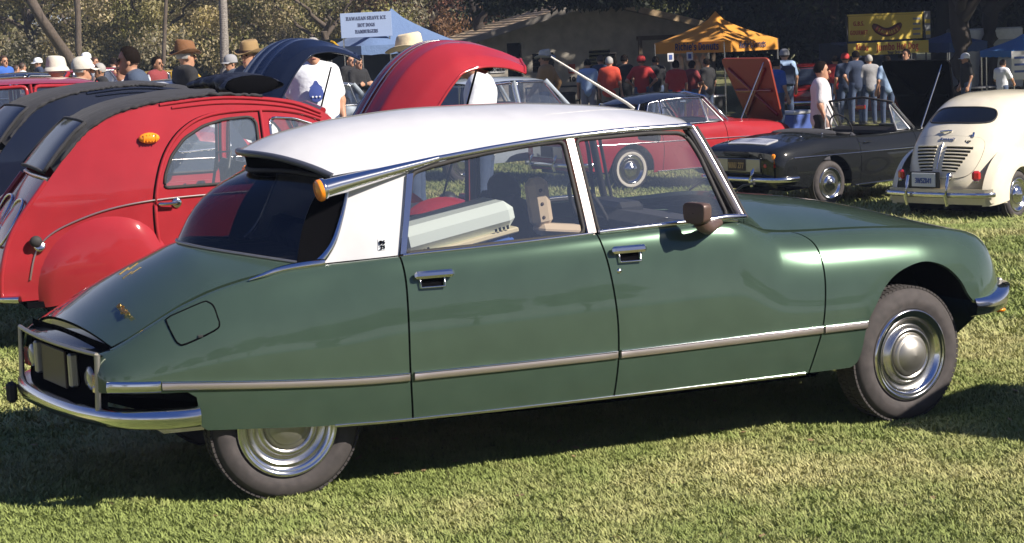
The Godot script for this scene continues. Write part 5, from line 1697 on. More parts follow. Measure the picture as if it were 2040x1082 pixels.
func make_cars():
	make_saloon()
	make_canvas_car("canvas_top_car", "red rounded car with black canvas top, rolled back roof and raised striped bonnet", Vector3(0, 0, -4.6), 0.0, M.red, M.red, M.red, true)
	make_canvas_car("canvas_top_car", "black rounded car with raised black bonnet parked behind the red canvas top car", Vector3(.10, .01, -8.3), deg_to_rad(6), M.navy, M.red, M.navy, false)
	var turn := deg_to_rad(7)
	var right := Vector3(sin(turn), 0, cos(turn))
	make_two_seater("hard_top_coupe", "red coupe with black hard top and raised red front lid", Vector3(9.43, -.32, -15.22) - right * .67, turn, M.red, true, "whitewall", "")
	turn = deg_to_rad(16)
	right = Vector3(sin(turn), 0, cos(turn))
	make_two_seater("open_two_seater", "black open two seater with raised black front lid and plate reading WAU 277", Vector3(10.63, -.404, -11.93) - right * .67, turn, M.blackpaint, false, "plain", "WAU 277")
	turn = deg_to_rad(25)
	right = Vector3(sin(turn), 0, cos(turn))
	make_cream_car(Vector3(11.54, -.44, -9.35) - right * .61, turn)
	var spots := [
		["silver_sedan", "silver blue sedan whose roof shows above the white roof", 7.2, -17.2, 17.0, M.silver, M.silver, "sedan", false],
		["white_wagon", "white wagon with dark glass standing between the two raised bonnets", 3.9, -14.6, 205.0, M.whitepaint, M.whitepaint, "wagon", false],
		["yellow_car", "yellow car far back beside the pale tree trunk", 6.6, -38.0, 10.0, M.yellow, M.yellow, "sedan", false],
		["blue_car", "blue car with raised bonnet at the far left of the field", 3.2, -41.0, 170.0, M.bluecar, M.bluecar, "sedan", true],
		["red_far_car", "red car behind the grey haired man at the far left", 5.0, -39.0, 5.0, M.red, M.red, "sedan", false],
		["red_edge_car", "red car cut by the left edge of the photograph", -.55, -10.9, 0.0, M.red, M.red, "wagon", false],
		["grey_far_car", "pale grey car behind the red raised bonnet in front of the building", 10.5, -31.0, 190.0, M.silver, M.silver, "sedan", false],
		["dark_far_car", "dark car low in the row behind the man with sunglasses", 4.6, -33.0, 185.0, M.navy, M.navy, "sedan", false],
		["shadow_car", "white car outside the right edge whose shadow falls on the grass by the front wheel", 4.95, 2.62, -60.0, M.whitepaint, M.whitepaint, "wagon", false],
	]
	for q in spots: make_plain_car(q[0], q[1], Vector3(q[2], lawn(q[2], q[3]), q[3]), deg_to_rad(q[4]), q[5], q[6], q[7], "", q[8])
# ------------------------------------------------------------------ lawn
func make_ground():
	var xs := [-400.0, -200.0, -100.0, -60.0]
	for i in 60: xs.append(-30.0 + i * 1.5)
	xs.append_array([70.0, 90.0, 140.0, 220.0, 400.0])
	var zs := [60.0, 30.0, 12.0]
	for i in 70: zs.append(6.0 - i * 1.2)
	zs.append_array([-90.0, -120.0, -180.0, -300.0, -600.0])
	var rows := []
	for z in zs:
		var r := PackedVector3Array()
		for x in xs: r.append(Vector3(x, lawn(x, z), z))
		rows.append(r)
	var gm := mat(Color(1, 1, 1), 0.95)
	var gr := Gradient.new()
	gr.offsets = PackedFloat32Array([0.0, .35, .55, .8, 1.0])
	gr.colors = PackedColorArray([lin(.08, .095, .03), lin(.14, .15, .05), lin(.19, .19, .07), lin(.26, .235, .11), lin(.32, .27, .15)])
	gm.albedo_texture = noise_tex(.035, gr, 512, 77, 6)
	gm.uv1_triplanar = true
	gm.uv1_world_triplanar = true
	gm.uv1_scale = Vector3(.35, .35, .35)
	gm.normal_enabled = true
	gm.normal_texture = bump(.12, 8.0, 12)
	gm.normal_scale = 1.0
	struct("lawn", MB.new().grid(rows), gm)
	var nz := FastNoiseLite.new()
	nz.seed = 5
	nz.frequency = .55
	nz.fractal_octaves = 3
	var bm := mat(Color(1, 1, 1), .8)
	bm.vertex_color_use_as_albedo = true
	bm.backlight_enabled = true
	bm.backlight = Color(.25, .28, .12)
	var zones := [
		[-3.2, 5.2, -1.6, 3.6, 3200.0, .020, 1.0],
		[1.5, 13.0, -10.0, -.8, 900.0, .034, 1.5],
		[-4.5, 2.5, -7.0, -1.4, 700.0, .034, 1.5],
		[-2.0, 24.0, -26.0, -8.0, 110.0, .06, 2.6],
	]
	for zi in zones.size():
		var q: Array = zones[zi]
		var count := int((q[1] - q[0]) * (q[3] - q[2]) * q[4])
		var per := 3
		for vi in per:
			var blade := MB.new()
			for k in 7:
				var a := rng.randf() * TAU
				var base: Vector3 = Vector3(rng.randf_range(-.022, .022), 0, rng.randf_range(-.022, .022)) * q[6]
				var h: float = q[5] * rng.randf_range(.55, 1.35)
				var lean := Vector3(cos(a), 0, sin(a)) * h * rng.randf_range(.35, 1.7)
				var side: Vector3 = Vector3(-sin(a), 0, cos(a)) * rng.randf_range(.0020, .0042) * q[6]
				var g := rng.randf_range(.75, 1.2)
				blade.tint = Color(g, g, g * .95) if rng.randf() < .7 else Color(1.55 * g, 1.25 * g, 1.1 * g)
				var mid: Vector3 = base + lean * .4 + Vector3.UP * h * .65
				var tip: Vector3 = base + lean + Vector3.UP * h
				blade.quad(base - side, base + side, mid + side * .8, mid - side * .8)
				blade.tri(mid - side * .8, mid + side * .8, tip)
			var mm := MultiMesh.new()
			mm.transform_format = MultiMesh.TRANSFORM_3D
			mm.use_colors = true
			mm.mesh = blade.commit()
			mm.instance_count = count / per
			for i in count / per:
				var x := rng.randf_range(q[0], q[1])
				var z := rng.randf_range(q[2], q[3])
				var n1 := nz.get_noise_2d(x, z)
				var n2 := nz.get_noise_2d(x * 4.0 + 50.0, z * 4.0)
				var sc := rng.randf_range(.7, 1.25) * (1.0 + .3 * n1)
				var lush: float = ss(1.2, 2.6, Vector2((x + 1.0) * .8, z - .9).length() * -1.0 + 3.0) * .35 + ss(1.6, .4, Vector2(x - 6.2, (z + 2.0) * .6).length()) * .7
				sc *= 1.0 + .75 * lush
				mm.set_instance_transform(i, Transform3D(Basis(Vector3.UP, rng.randf() * TAU).scaled(Vector3(sc, sc * rng.randf_range(.8, 1.2), sc)), Vector3(x, lawn(x, z) - .002, z)))
				var dry := clampf(.19 + n1 * 1.0 + n2 * .35 + rng.randf_range(-.16, .16) - lush * .5, 0, 1)
				var c := Color(.215, .262, .070).lerp(Color(.46, .42, .19), dry)
				mm.set_instance_color(i, c)
			var mi := MultiMeshInstance3D.new()
			mi.multimesh = mm
			mi.material_override = bm
			mi.name = numbered("grass")
			mi.set_meta("kind", "stuff")
			tag(mi, ["short sunlit grass with straw blades in the foreground", "mown grass running back beside the front wheel to the cream car", "mown grass between the green saloon and the red car", "mown grass under the rows of cars at the back"][zi], "grass")
			add_child(mi)

	# fallen leaves and clippings
	var lf := MB.new()
	for i in 420:
		var x := rng.randf_range(-3.0, 9.0)
		var z := rng.randf_range(-6.0, 3.0)
		var a := rng.randf() * TAU
		var s := rng.randf_range(.012, .030)
		var u := Vector3(cos(a), rng.randf_range(-.3, .3), sin(a)) * s
		var w := Vector3(-sin(a), rng.randf_range(-.3, .3), cos(a)) * s * .5
		var p := Vector3(x, lawn(x, z) + .020, z)
		var g := rng.randf_range(.6, 1.3)
		lf.tint = Color(.24 * g, .16 * g, .08 * g)
		lf.quad(p - u, p + w, p + u, p - w)
	var lm := mat(Color(1, 1, 1), .8)
	lm.vertex_color_use_as_albedo = true
	var lo := obj("fallen_leaves", lf, lm)
	lo.set_meta("kind", "stuff")
	tag(lo, "small dry brown leaves scattered over the mown grass", "leaves")

# ------------------------------------------------------------------ helpers to lay out the far side of the field
func spot(px: float, py: float, far: float) -> Vector3:
	var b := Basis(Vector3(0.92324, -0.042333, 0.381884), Vector3(0.088211, 0.990717, -0.103434), Vector3(-0.373961, 0.129181, 0.918404)).orthonormalized()
	return Vector3(-2.065, 2.004, 8.437) + (-b.z + b.x * ((px - 1020.0) / 3703.7) - b.y * ((py - 541.0) / 3703.7)) * far

func sign_face(a: Vector3, b: Vector3) -> Basis:   # x along a to b, y up, z towards the viewer
	var x := (b - a).normalized()
	var z := x.cross(Vector3.UP).normalized()
	return Basis(x, z.cross(x), z)

func local(o: Node3D, p: Vector3) -> Vector3: return o.transform.affine_inverse() * p

func make_buildings():
	M.wall = mat(Color(1, 1, 1), .9)
	M.wall.albedo_texture = noise_tex(.02, ramp(lin(.34, .31, .27), lin(.50, .46, .40)), 256, 61, 5)
	M.wall.uv1_triplanar = true
	M.wall.uv1_scale = Vector3(.4, .4, .4)
	M.roofing = mat(Color(1, 1, 1), .9)
	M.roofing.albedo_texture = noise_tex(.06, ramp(lin(.30, .21, .12), lin(.48, .36, .22)), 256, 62, 5)
	M.roofing.uv1_triplanar = true
	M.roofing.uv1_scale = Vector3(.5, .5, .5)
	M.wood = mat(lin(.10, .07, .045), .8)
	M.fascia = mat(lin(.22, .20, .18), .8)
	M.tarpblue = cloth(lin(.10, .16, .30))
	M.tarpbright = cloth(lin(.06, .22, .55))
	M.tarpdark = cloth(lin(.025, .035, .07))
	M.tarporange = cloth(lin(.62, .27, .035))
	M.tarporange.backlight_enabled = true
	M.tarporange.backlight = Color(.5, .25, .05)
	M.signblue = mat(lin(.24, .31, .48), .7)
	M.signtext = mat(lin(.015, .02, .07), .7)
	M.signyellow = mat(lin(.62, .46, .07), .6)
	M.signred = mat(lin(.40, .05, .02), .6)
	M.sausage = mat(lin(.10, .018, .012), .5)
	M.sausagehi = mat(lin(.30, .05, .02), .5)
	M.paper = mat(lin(.6, .6, .62), .7)
	M.signgrey = mat(lin(.22, .22, .24), .7)
	# park building
	var d := 60.0
	var c := spot(1185, 100, d)
	var base := lawn(c.x, c.z)
	var b := thing("park_building", "low gabled park building in the shade behind the queue", "building", Vector3(c.x, base, c.z), deg_to_rad(-14))
	var halfw := 3.75
	var eave := 2.52
	var peak := 3.52
	var dep := 6.0
	var gable := MB.new().sheet(pts2([-halfw, 0, halfw, 0, halfw, eave, 0, peak - .05, -halfw, eave]), [pts2([-2.86, 0, -2.38, 0, -2.38, 2.32, -2.86, 2.32]), pts2([-2.05, 1.35, -1.35, 1.35, -1.35, 1.95, -2.05, 1.95]), pts2([-.20, 1.38, .50, 1.38, .50, 1.98, -.20, 1.98])], func(x, y): return Vector3(x, y, 0), Vector2(1, 1), Vector3(0, 0, 1), .2)
	obj("front_wall", gable, M.wall, b)
	for s in [-1, 1]: obj("side_wall", MB.new().box(Vector3((halfw - .1) * s, eave * .5, -dep * .5 - .1), Vector3(.2, eave, dep)), M.wall, b)
	obj("back_wall", MB.new().box(Vector3(0, eave * .5, -dep), Vector3(halfw * 2 - .4, eave, .2)), M.wall, b)
	for s in [-1, 1]:
		var a := atan2(peak - eave, halfw)
		var ln := sqrt(pow(halfw + .7, 2) * (1 + pow(tan(a), 2)))
		var mid := Vector3(s * (halfw + .7) * .5, peak + .06 - tan(a) * (halfw + .7) * .5, -dep * .5 + .1)
		var rf := obj("roof", MB.new().box(mid, Vector3(ln, .10, dep + 1.8), Basis(Vector3.BACK, -a * s)), M.roofing, b)
		obj("fascia", MB.new().box(mid + Vector3(0, -.02, dep * .5 + .93), Vector3(ln, .20, .05), Basis(Vector3.BACK, -a * s)), M.fascia if s < 0 else M.roofing, rf)
		for k in 14: obj("roof_batten", MB.new().box(mid + Basis(Vector3.BACK, -a * s) * Vector3(lerpf(-ln * .47, ln * .47, k / 13.0), .06, 0), Vector3(.05, .03, dep + 1.7), Basis(Vector3.BACK, -a * s)), M.roofing, rf)
	obj("porch_beam", MB.new().box(Vector3(2.6, 2.30, .45), Vector3(2.6, .14, .14)), M.wood, b)
	for x in [1.4, 3.8]: obj("porch_post", MB.new().box(Vector3(x, 1.13, .45), Vector3(.12, 2.26, .12)), M.wood, b)
	for q in [[-1.7, 1.65], [.15, 1.68]]:
		var w := obj("window", MB.new().box(Vector3(q[0], q[1], -.12), Vector3(.72, .62, .05)), M.darkglass, b)
		for k in 5: obj("louvre", MB.new().box(Vector3(q[0], q[1] - .24 + k * .12, -.05), Vector3(.70, .03, .06), Basis(Vector3.RIGHT, .5)), M.black, w)
	obj("doorway", MB.new().box(Vector3(-2.62, 1.16, -.5), Vector3(.5, 2.32, .05)), M.black, b)
	var ns := obj("notice", MB.new().box(Vector3(-.78, 1.42, .02), Vector3(.22, .30, .02)), M.signred, b)
	obj("notice_border", MB.new().box(Vector3(-.78, 1.36, .033), Vector3(.16, .08, .01)), M.paper, ns)
	say("door_number", "10", .16, M.black, b, Transform3D(Basis.IDENTITY, Vector3(-.78, 1.08, .012)))
	var ms := obj("wall_sign", MB.new().box(Vector3(-3.2, 1.50, .02), Vector3(.50, .20, .02)), M.paper, b)
	say("sign_text", "WOMEN", .11, M.black, ms, Transform3D(Basis.IDENTITY, Vector3(-3.2, 1.50, .036)), .8)
	var rl := thing("pipe_railing", "low pipe railing in front of the park building wall", "railing", spot(1105, 150, 57.0) * Vector3(1, 0, 1) + Vector3(0, base, 0), deg_to_rad(-14))
	obj("top_rail", MB.new().tube(P3([-.9, .95, 0, .75, .95, 0]), .03, 6), M.darkmetal, rl)
	obj("mid_rail", MB.new().tube(P3([-.9, .5, 0, .75, .5, 0]), .025, 6), M.darkmetal, rl)
	for x in [-.9, -.1, .75]: obj("post", MB.new().tube(PackedVector3Array([Vector3(x, 0, 0), Vector3(x, .97, 0)]), .03, 6), M.darkmetal, rl)
	var bn := thing("litter_bin", "dark round litter bin below the park building railing", "bin", spot(1125, 150, 54.0) * Vector3(1, 0, 1) + Vector3(0, base, 0))
	obj("drum", MB.new().lathe(V([.0, 0, .28, 0, .30, .4, .29, .85, .27, .86, .26, .80]), Transform3D.IDENTITY, 18), M.darkmetal, bn)
	obj("rim", MB.new().lathe(V([.30, .80, .32, .83, .30, .88]), Transform3D.IDENTITY, 18), M.rubber, bn)
	# blue shade canopy with its board
	var L := spot(688, 92, 47.5)
	var R := spot(876, 84, 48.5)
	var ctr := (L + R) * .5
	var gy := lawn(ctr.x, ctr.z)
	var t := thing("blue_canopy", "blue grey shade canopy with dark mesh wall behind the raised bonnets", "canopy", Vector3(ctr.x, gy, ctr.z), atan2(-(R.z - L.z), R.x - L.x))
	var w2 := L.distance_to(R) * .5
	var ey := ctr.y - gy
	pavilion(t, w2, w2, ey, .92, .22, M.tarpblue)
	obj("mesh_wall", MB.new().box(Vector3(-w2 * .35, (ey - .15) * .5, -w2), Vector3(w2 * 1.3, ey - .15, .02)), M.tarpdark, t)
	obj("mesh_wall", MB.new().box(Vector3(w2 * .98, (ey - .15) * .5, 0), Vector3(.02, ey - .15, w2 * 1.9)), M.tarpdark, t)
	L = spot(677, 28, 46.5)
	R = spot(779, 23, 46.8)
	var bs := sign_face(L, R)
	var bd := thing("food_board", "pale blue board reading HAWAIIAN SHAVE ICE above the blue canopy", "sign", (L + R) * .5 + Vector3(0, -.30, 0), 0)
	bd.transform.basis = bs
	var sw := L.distance_to(R)
	obj("board", MB.new().box(Vector3.ZERO, Vector3(sw, .62, .03), Basis.IDENTITY, .006), M.signblue, bd)
	for q in [["HAWAIIAN SHAVE ICE", .17, .74], ["HOT DOGS", .0, .68], ["HAMBURGERS", -.16, .66]]:
		say("lettering", q[0], .088, M.signtext, bd, Transform3D(Basis.IDENTITY, Vector3(0, q[1], .018)), q[2], "Droid Serif")
	for x in [-sw * .45, sw * .45]: obj("pole", MB.new().tube(PackedVector3Array([Vector3(x, -2.3, -.03), Vector3(x, .30, -.03)]), .02, 6), M.steel, bd)
	# orange tent
	L = spot(1305, 82, 51.2)
	var F := spot(1443, 82, 49.6)
	R = spot(1549, 80, 50.9)
	ctr = (L + R) * .5
	gy = lawn(ctr.x, ctr.z)
	var o := thing("orange_tent", "orange peaked tent of the donut stall at the edge of the trees", "tent", Vector3(ctr.x, gy, ctr.z))
	var cs := [L, F, R, L + R - F]
	for i in 4: cs[i] = Vector3(cs[i].x - ctr.x, ctr.y - gy, cs[i].z - ctr.z)
	var top := Vector3(0, spot(1425, 22, 50.5).y - gy, 0)
	var rows := []
	for i in 9:
		var u := i / 8.0
		var row := PackedVector3Array()
		for k in 4:
			for s in 6:
				var e: Vector3 = cs[k].lerp(cs[(k + 1) % 4], s / 6.0)
				var p := top.lerp(e, u)
				p.y = lerpf(top.y, e.y, pow(u, .62)) - .03 * sin(PI * s / 6.0) * u
				row.append(p)
		rows.append(row)
	obj("roof_cloth", MB.new().grid(rows, true), M.tarporange, o)
	for k in 4:
		var a: Vector3 = cs[k]
		var e: Vector3 = cs[(k + 1) % 4]
		var va := []
		for j in 3:
			var row := PackedVector3Array()
			for s in 13:
				var p := a.lerp(e, s / 12.0)
				row.append(p - Vector3(0, j * .15, 0) + Vector3(.01 * sin(s * 2.0 + j), 0, .01 * cos(s * 1.7)) + (p * Vector3(1, 0, 1)).normalized() * .02)
			va.append(row)
		var v := obj("valance", MB.new().grid(va), M.tarporange, o)
		if k < 2:
			var f := sign_face(a, e)
			say("stall_name", "Richie's Donuts", .20 if k == 0 else .17, M.signtext, v, Transform3D(f, a.lerp(e, .62 if k == 0 else .50) + Vector3(0, -.13, 0) + f.z * .05), .74 if k == 0 else .6)
		obj("leg", MB.new().tube(PackedVector3Array([a + Vector3(0, -.02, 0), a * Vector3(1, 0, 1)]), .022, 6), M.steel, o)
	var tb := thing("stall_table", "folding table of the donut stall with yellow MINI DONUTS board", "table", Vector3(ctr.x, gy, ctr.z) + (cs[0].lerp(cs[1], .66) * Vector3(1, 0, 1)))
	tb.transform.basis = sign_face(cs[0], cs[1])
	obj("table_top", MB.new().box(Vector3(0, .74, 0), Vector3(1.1, .04, .6)), M.paper, tb)
	for x in [-.5, .5]: obj("leg", MB.new().box(Vector3(x, .36, 0), Vector3(.04, .72, .5)), M.darkmetal, tb)
	var yb := obj("front_board", MB.new().box(Vector3(.05, .36, .33), Vector3(.78, .58, .02)), M.signyellow, tb)
	say("board_text", "MINI", .13, M.signtext, yb, Transform3D(Basis(Vector3.BACK, .25), Vector3(.02, .46, .342)))
	say("board_text", "DONUTS", .12, M.signtext, yb, Transform3D(Basis.IDENTITY, Vector3(.1, .18, .342)), .8)
	var bagm := mat(lin(.45, .40, .33), .4)
	for i in 9:
		var p := spot(1342 + (i % 5) * 15 + rng.randf_range(-3, 3), 122 + (i / 5) * 12, 51.6 + rng.randf_range(-.3, .3))
		var bag := thing("sweet_bag", "pale bag of popped sweets hanging under the orange tent", "bag", p, rng.randf() * 3.0, "bags hung under the orange tent")
		obj("bag", MB.new().ball(Vector3.ZERO, Vector3(.10, .17, .10), Basis(Vector3.BACK, rng.randf_range(-.2, .2)), 10, 8), bagm, bag)
		obj("neck", MB.new().lathe(V([.03, .14, .02, .18, .05, .23]), Transform3D.IDENTITY, 8), bagm, bag)
	for q in [[1336, 114, "small blue and white card left under the orange tent"], [1374, 112, "small blue and white card right under the orange tent"]]:
		var p := spot(q[0], q[1], 49.8)
		var cd := thing("price_card", q[2], "sign", p, deg_to_rad(-10))
		obj("card", MB.new().box(Vector3.ZERO, Vector3(.17, .22, .01)), M.paper, cd)
		obj("card_panel", MB.new().box(Vector3(0, 0, .008), Vector3(.09, .13, .008)), M.plateblue, cd)
	# hot dog stand
	L = spot(1690, 33, 54.0)
	R = spot(1836, 27, 55.0)
	ctr = (L + R) * .5
	gy = lawn(ctr.x, ctr.z)
	var hd := thing("hot_dog_stand", "yellow signed hot dog stand in the deep shade at the right", "food stand", Vector3(ctr.x, gy, ctr.z), 0)
	hd.transform.basis = sign_face(L, R)
	var sl := L.distance_to(R)
	var ty := ctr.y - gy
	var up := obj("upper_board", MB.new().box(Vector3(0, ty - .36, 0), Vector3(sl, .72, .05)), M.signyellow, hd)
	obj("board_edge", MB.new().box(Vector3(0, ty + .03, 0), Vector3(sl + .04, .05, .09)), M.signyellow, up)
	var pb := obj("price_board", MB.new().box(Vector3(sl * .5 + .17, ty - .33, .02), Vector3(.22, .80, .04)), M.signgrey, hd)
	for k in 4: obj("price_strip", MB.new().box(Vector3(sl * .5 + .17, ty - .06 - k * .17, .045), Vector3(.19, .11, .01)), [M.signgrey, M.signyellow, M.paper, M.signyellow][k], pb)
	say("board_text", "G.B.S.", .13, M.signred, up, Transform3D(Basis.IDENTITY, Vector3(-sl * .37, ty - .22, .03)), .8)
	say("board_text", "GOURMET", .13, M.signred, up, Transform3D(Basis.IDENTITY, Vector3(-sl * .37, ty - .48, .03)), .72)
	var sp := PackedVector3Array()
	var sr := []
	for i in 21:
		var s := lerpf(-1, 1, i / 20.0)
		sp.append(Vector3(.03 + s * .50, ty - .50 + .24 * s * s, .03))
		sr.append(.135 * sqrt(max(.12, 1 - pow(absf(s), 6))))
	var sg := obj("painted_sausage", MB.new().tube(sp, sr, 10, false, .3), M.sausage, up)
	var sp3 := PackedVector3Array()
	for p in sp.slice(2, 19): sp3.append(p + Vector3(0, -.015, .038))
	obj("sausage_shine", MB.new().tube(sp3, .085, 8, false, .12), M.sausagehi, sg)
	var txt := "SAUSAGES"
	for i in 8:
		var s := lerpf(-.62, .62, i / 7.0)
		say("sausage_letter", txt[i], .10, M.signyellow, sg, Transform3D(Basis(Vector3.BACK, .9 * s), Vector3(.03 + s * .50, ty - .515 + .24 * s * s, .088)), .9)
	for k in 4: obj("menu_line", MB.new().box(Vector3(sl * .42, ty - .14 - k * .15, .03), Vector3(.26, .06, .01)), M.signgrey, up)
	L = spot(1688, 84, 53.6)
	R = spot(1851, 84, 54.6)
	var lw := L.distance_to(R)
	var lo := obj("lower_board", MB.new().box(local(hd, (L + R) * .5) + Vector3(0, -.17, 0), Vector3(lw, .36, .05)), M.signyellow, hd)
	var lc := local(hd, (L + R) * .5) + Vector3(0, -.14, .03)
	say("board_text", "Jumbo Hot Dog", .20, M.signred, lo, Transform3D(Basis.IDENTITY, lc + Vector3(.30, 0, 0)), .74)
	say("board_text", "Kielba", .17, M.signred, lo, Transform3D(Basis(Vector3.BACK, -.12), lc + Vector3(-.93, .02, 0)), .62)
	say("board_text", "Your Order", .09, M.signtext, lo, Transform3D(Basis.IDENTITY, lc + Vector3(.2, -.16, 0)), .8)
	obj("awning", MB.new().box(Vector3(.05, ty - .80, -.45), Vector3(lw + .1, .05, .7), Basis(Vector3.RIGHT, .1)), M.tarpdark, hd)
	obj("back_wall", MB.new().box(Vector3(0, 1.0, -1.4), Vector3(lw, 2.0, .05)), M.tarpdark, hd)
	obj("counter", MB.new().box(Vector3(0, .86, .1), Vector3(lw, .06, .55)), M.steel, hd)
	obj("counter_front", MB.new().box(Vector3(0, .42, .33), Vector3(lw, .82, .03)), M.darkred, hd)
	obj("bread_case", MB.new().box(Vector3(-.5, 1.10, .05), Vector3(.6, .42, .4)), M.smoke, hd)
	for x in [-lw * .49, lw * .49]: obj("post", MB.new().tube(PackedVector3Array([Vector3(x, 0, .2), Vector3(x, ty, .0)]), .025, 6), M.darkmetal, hd)
	# things to the right of it
	L = spot(1852, 84, 56.0)
	R = spot(1926, 84, 56.5)
	ctr = (L + R) * .5
	gy = lawn(ctr.x, ctr.z)
	t = thing("dark_blue_canopy", "dark blue canopy right of the hot dog stand", "canopy", Vector3(ctr.x, gy, ctr.z), atan2(-(R.z - L.z), R.x - L.x))
	pavilion(t, L.distance_to(R) * .5, 1.0, ctr.y - gy, .30, .28, cloth(lin(.03, .07, .19)))
	var tp := spot(1960, 110, 60.0)
	gy = lawn(tp.x, tp.z)
	var tl := thing("pale_trailer", "pale box trailer standing in shade behind the dark blue canopy", "trailer", Vector3(tp.x, gy, tp.z), deg_to_rad(-24))
	obj("box", MB.new().box(Vector3(0, 1.32, 0), Vector3(1.75, 1.9, 3.2), Basis.IDENTITY, .05), M.whitepaint, tl)
	obj("side_hatch", MB.new().box(Vector3(.2, 1.6, 1.62), Vector3(.8, .6, .03), Basis.IDENTITY, .01), M.silver, tl)
	for x in [-.5, .5]: obj("wheel", MB.new().lathe(V([0, -.09, .28, -.09, .31, -.05, .31, .05, .28, .09, 0, .09]), Transform3D(Basis(Vector3.RIGHT, PI / 2), Vector3(x, .31, 1.5)), 18), M.tyre, tl)
	L = spot(1986, 100, 50.0)
	R = spot(2090, 97, 50.5)
	ctr = (L + R) * .5
	gy = lawn(ctr.x, ctr.z)
	t = thing("bright_blue_tent", "bright blue peaked tent at the right edge", "tent", Vector3(ctr.x, gy, ctr.z), atan2(-(R.z - L.z), R.x - L.x))
	pavilion(t, L.distance_to(R) * .5, .8, ctr.y - gy, .42, .16, M.tarpbright)
	var hb := spot(2032, 130, 49.0)
	var bn2 := thing("hung_banner", "white printed banner hanging at the right edge under the bright blue tent", "banner", hb, deg_to_rad(-20))
	obj("banner_cloth", MB.new().box(Vector3.ZERO, Vector3(.45, .75, .012)), M.paper, bn2)
	for k in 3: obj("banner_print", MB.new().box(Vector3(0, .2 - .18 * k, .009), Vector3(.3, .06, .004)), M.plateblue, bn2)
	var tbp := spot(1960, 165, 50.0)
	var t3 := thing("long_table", "long table with pale goods before the pale trailer", "table", Vector3(tbp.x, lawn(tbp.x, tbp.z), tbp.z), deg_to_rad(-20))
	obj("table_top", MB.new().box(Vector3(0, .74, 0), Vector3(1.6, .04, .6)), M.signgrey, t3)
	for x in [-.7, .7]: obj("leg", MB.new().box(Vector3(x, .36, 0), Vector3(.04, .72, .5)), M.darkmetal, t3)
	# fence with its windbreak cloth
	var f0 := spot(150, 120, 78.0)
	var f1 := spot(690, 120, 66.0)
	var fe := thing("chain_fence", "long fence covered with dark green windbreak cloth under the olive trees", "fence", Vector3(f0.x, 0.1, f0.z), atan2(-(f1.z - f0.z), f1.x - f0.x))
	var fl := Vector2(f1.x - f0.x, f1.z - f0.z).length()
	var fm := cloth(lin(.030, .042, .040))
	var np := int(fl / 2.5)
	for i in np + 1:
		var x := fl * i / np
		obj("post", MB.new().tube(PackedVector3Array([Vector3(x, 0, .05), Vector3(x, 2.0, .05)]), .035, 6), M.darkmetal, fe)
		if i < np:
			var rr := []
			for j in 4:
				var row := PackedVector3Array()
				for k in 9: row.append(Vector3(x + fl / np * k / 8.0, lerpf(.08, 1.86, j / 3.0) - .05 * sin(PI * k / 8.0) * (j / 3.0), .03 * sin(k * 1.3 + i * 2.0)))
				rr.append(row)
			obj("windbreak", MB.new().grid(rr), fm, fe)

func pavilion(o: Node3D, hw: float, hd: float, eave: float, rise: float, drop: float, m: Material):
	var rows := []
	var c := [Vector3(-hw, eave, hd), Vector3(hw, eave, hd), Vector3(hw, eave, -hd), Vector3(-hw, eave, -hd)]
	for i in 7:
		var u := i / 6.0
		var row := PackedVector3Array()
		for k in 4:
			for s in 5:
				var e: Vector3 = c[k].lerp(c[(k + 1) % 4], s / 5.0)
				var p := e * Vector3(u, 0, u)
				p.y = eave + rise * (1 - pow(u, .75)) - .03 * sin(PI * s / 5.0) * u
				row.append(p)
		rows.append(row)
	obj("roof_cloth", MB.new().grid(rows, true), m, o)
	for k in 4:
		var va := []
		for j in 2:
			var row := PackedVector3Array()
			for s in 11:
				var p: Vector3 = c[k].lerp(c[(k + 1) % 4], s / 10.0)
				row.append(p * Vector3(1.015, 1, 1.015) - Vector3(0, j * drop + .02 * j * absf(sin(s * 1.57)), 0))
			va.append(row)
		obj("valance", MB.new().grid(va), m, o)
		obj("leg", MB.new().tube(PackedVector3Array([c[k] * Vector3(.98, 1, .98), c[k] * Vector3(.98, 0, .98)]), .022, 6), M.steel, o)

# ------------------------------------------------------------------ trees
func leafy(seed_: int, n: int, rx: float, y0: float, y1: float, leaf: float, lowbias: float, tones: Array) -> ArrayMesh:
	var r := RandomNumberGenerator.new()
	r.seed = seed_
	var mb := MB.new()
	var clumps := []
	for i in 64:
		var a := r.randf() * TAU
		var t := pow(r.randf(), lowbias)
		var y := lerpf(y0, y1, t)
		var rad := rx * sqrt(max(.12, 1.0 - pow(absf(t - .32) / .75, 2))) * sqrt(r.randf_range(.05, 1.0))
		clumps.append([Vector3(cos(a) * rad, y, sin(a) * rad), r.randf_range(.14, .30) * rx, r.randf_range(.55, 1.3), tones[r.randi() % tones.size()]])
	for i in n:
		var c: Array = clumps[r.randi() % clumps.size()]
		var dir := Vector3(r.randfn(), r.randfn(), r.randfn()).normalized()
		var p: Vector3 = c[0] + dir * c[1] * pow(r.randf(), .45) * Vector3(1, .8, 1)
		if p.y < y0 - .5: p.y = y0 - .5 + r.randf() * .5
		var u := Vector3(r.randfn(), r.randfn() - .7, r.randfn()).normalized()
		var w := u.cross(Vector3(r.randfn(), r.randfn(), r.randfn())).normalized()
		var s := leaf * r.randf_range(.6, 1.4)
		var k: float = c[2] * r.randf_range(.85, 1.15)
		var col: Color = c[3].lerp(tones[r.randi() % tones.size()], .25)
		mb.tint = Color(col.r * k, col.g * k, col.b * k)
		var m0 := p + u * s * .45 + w * s * .24
		var m1 := p + u * s * .5 - w * s * .24
		mb.quad(p, m0, p + u * s, m1)
	return mb.commit()

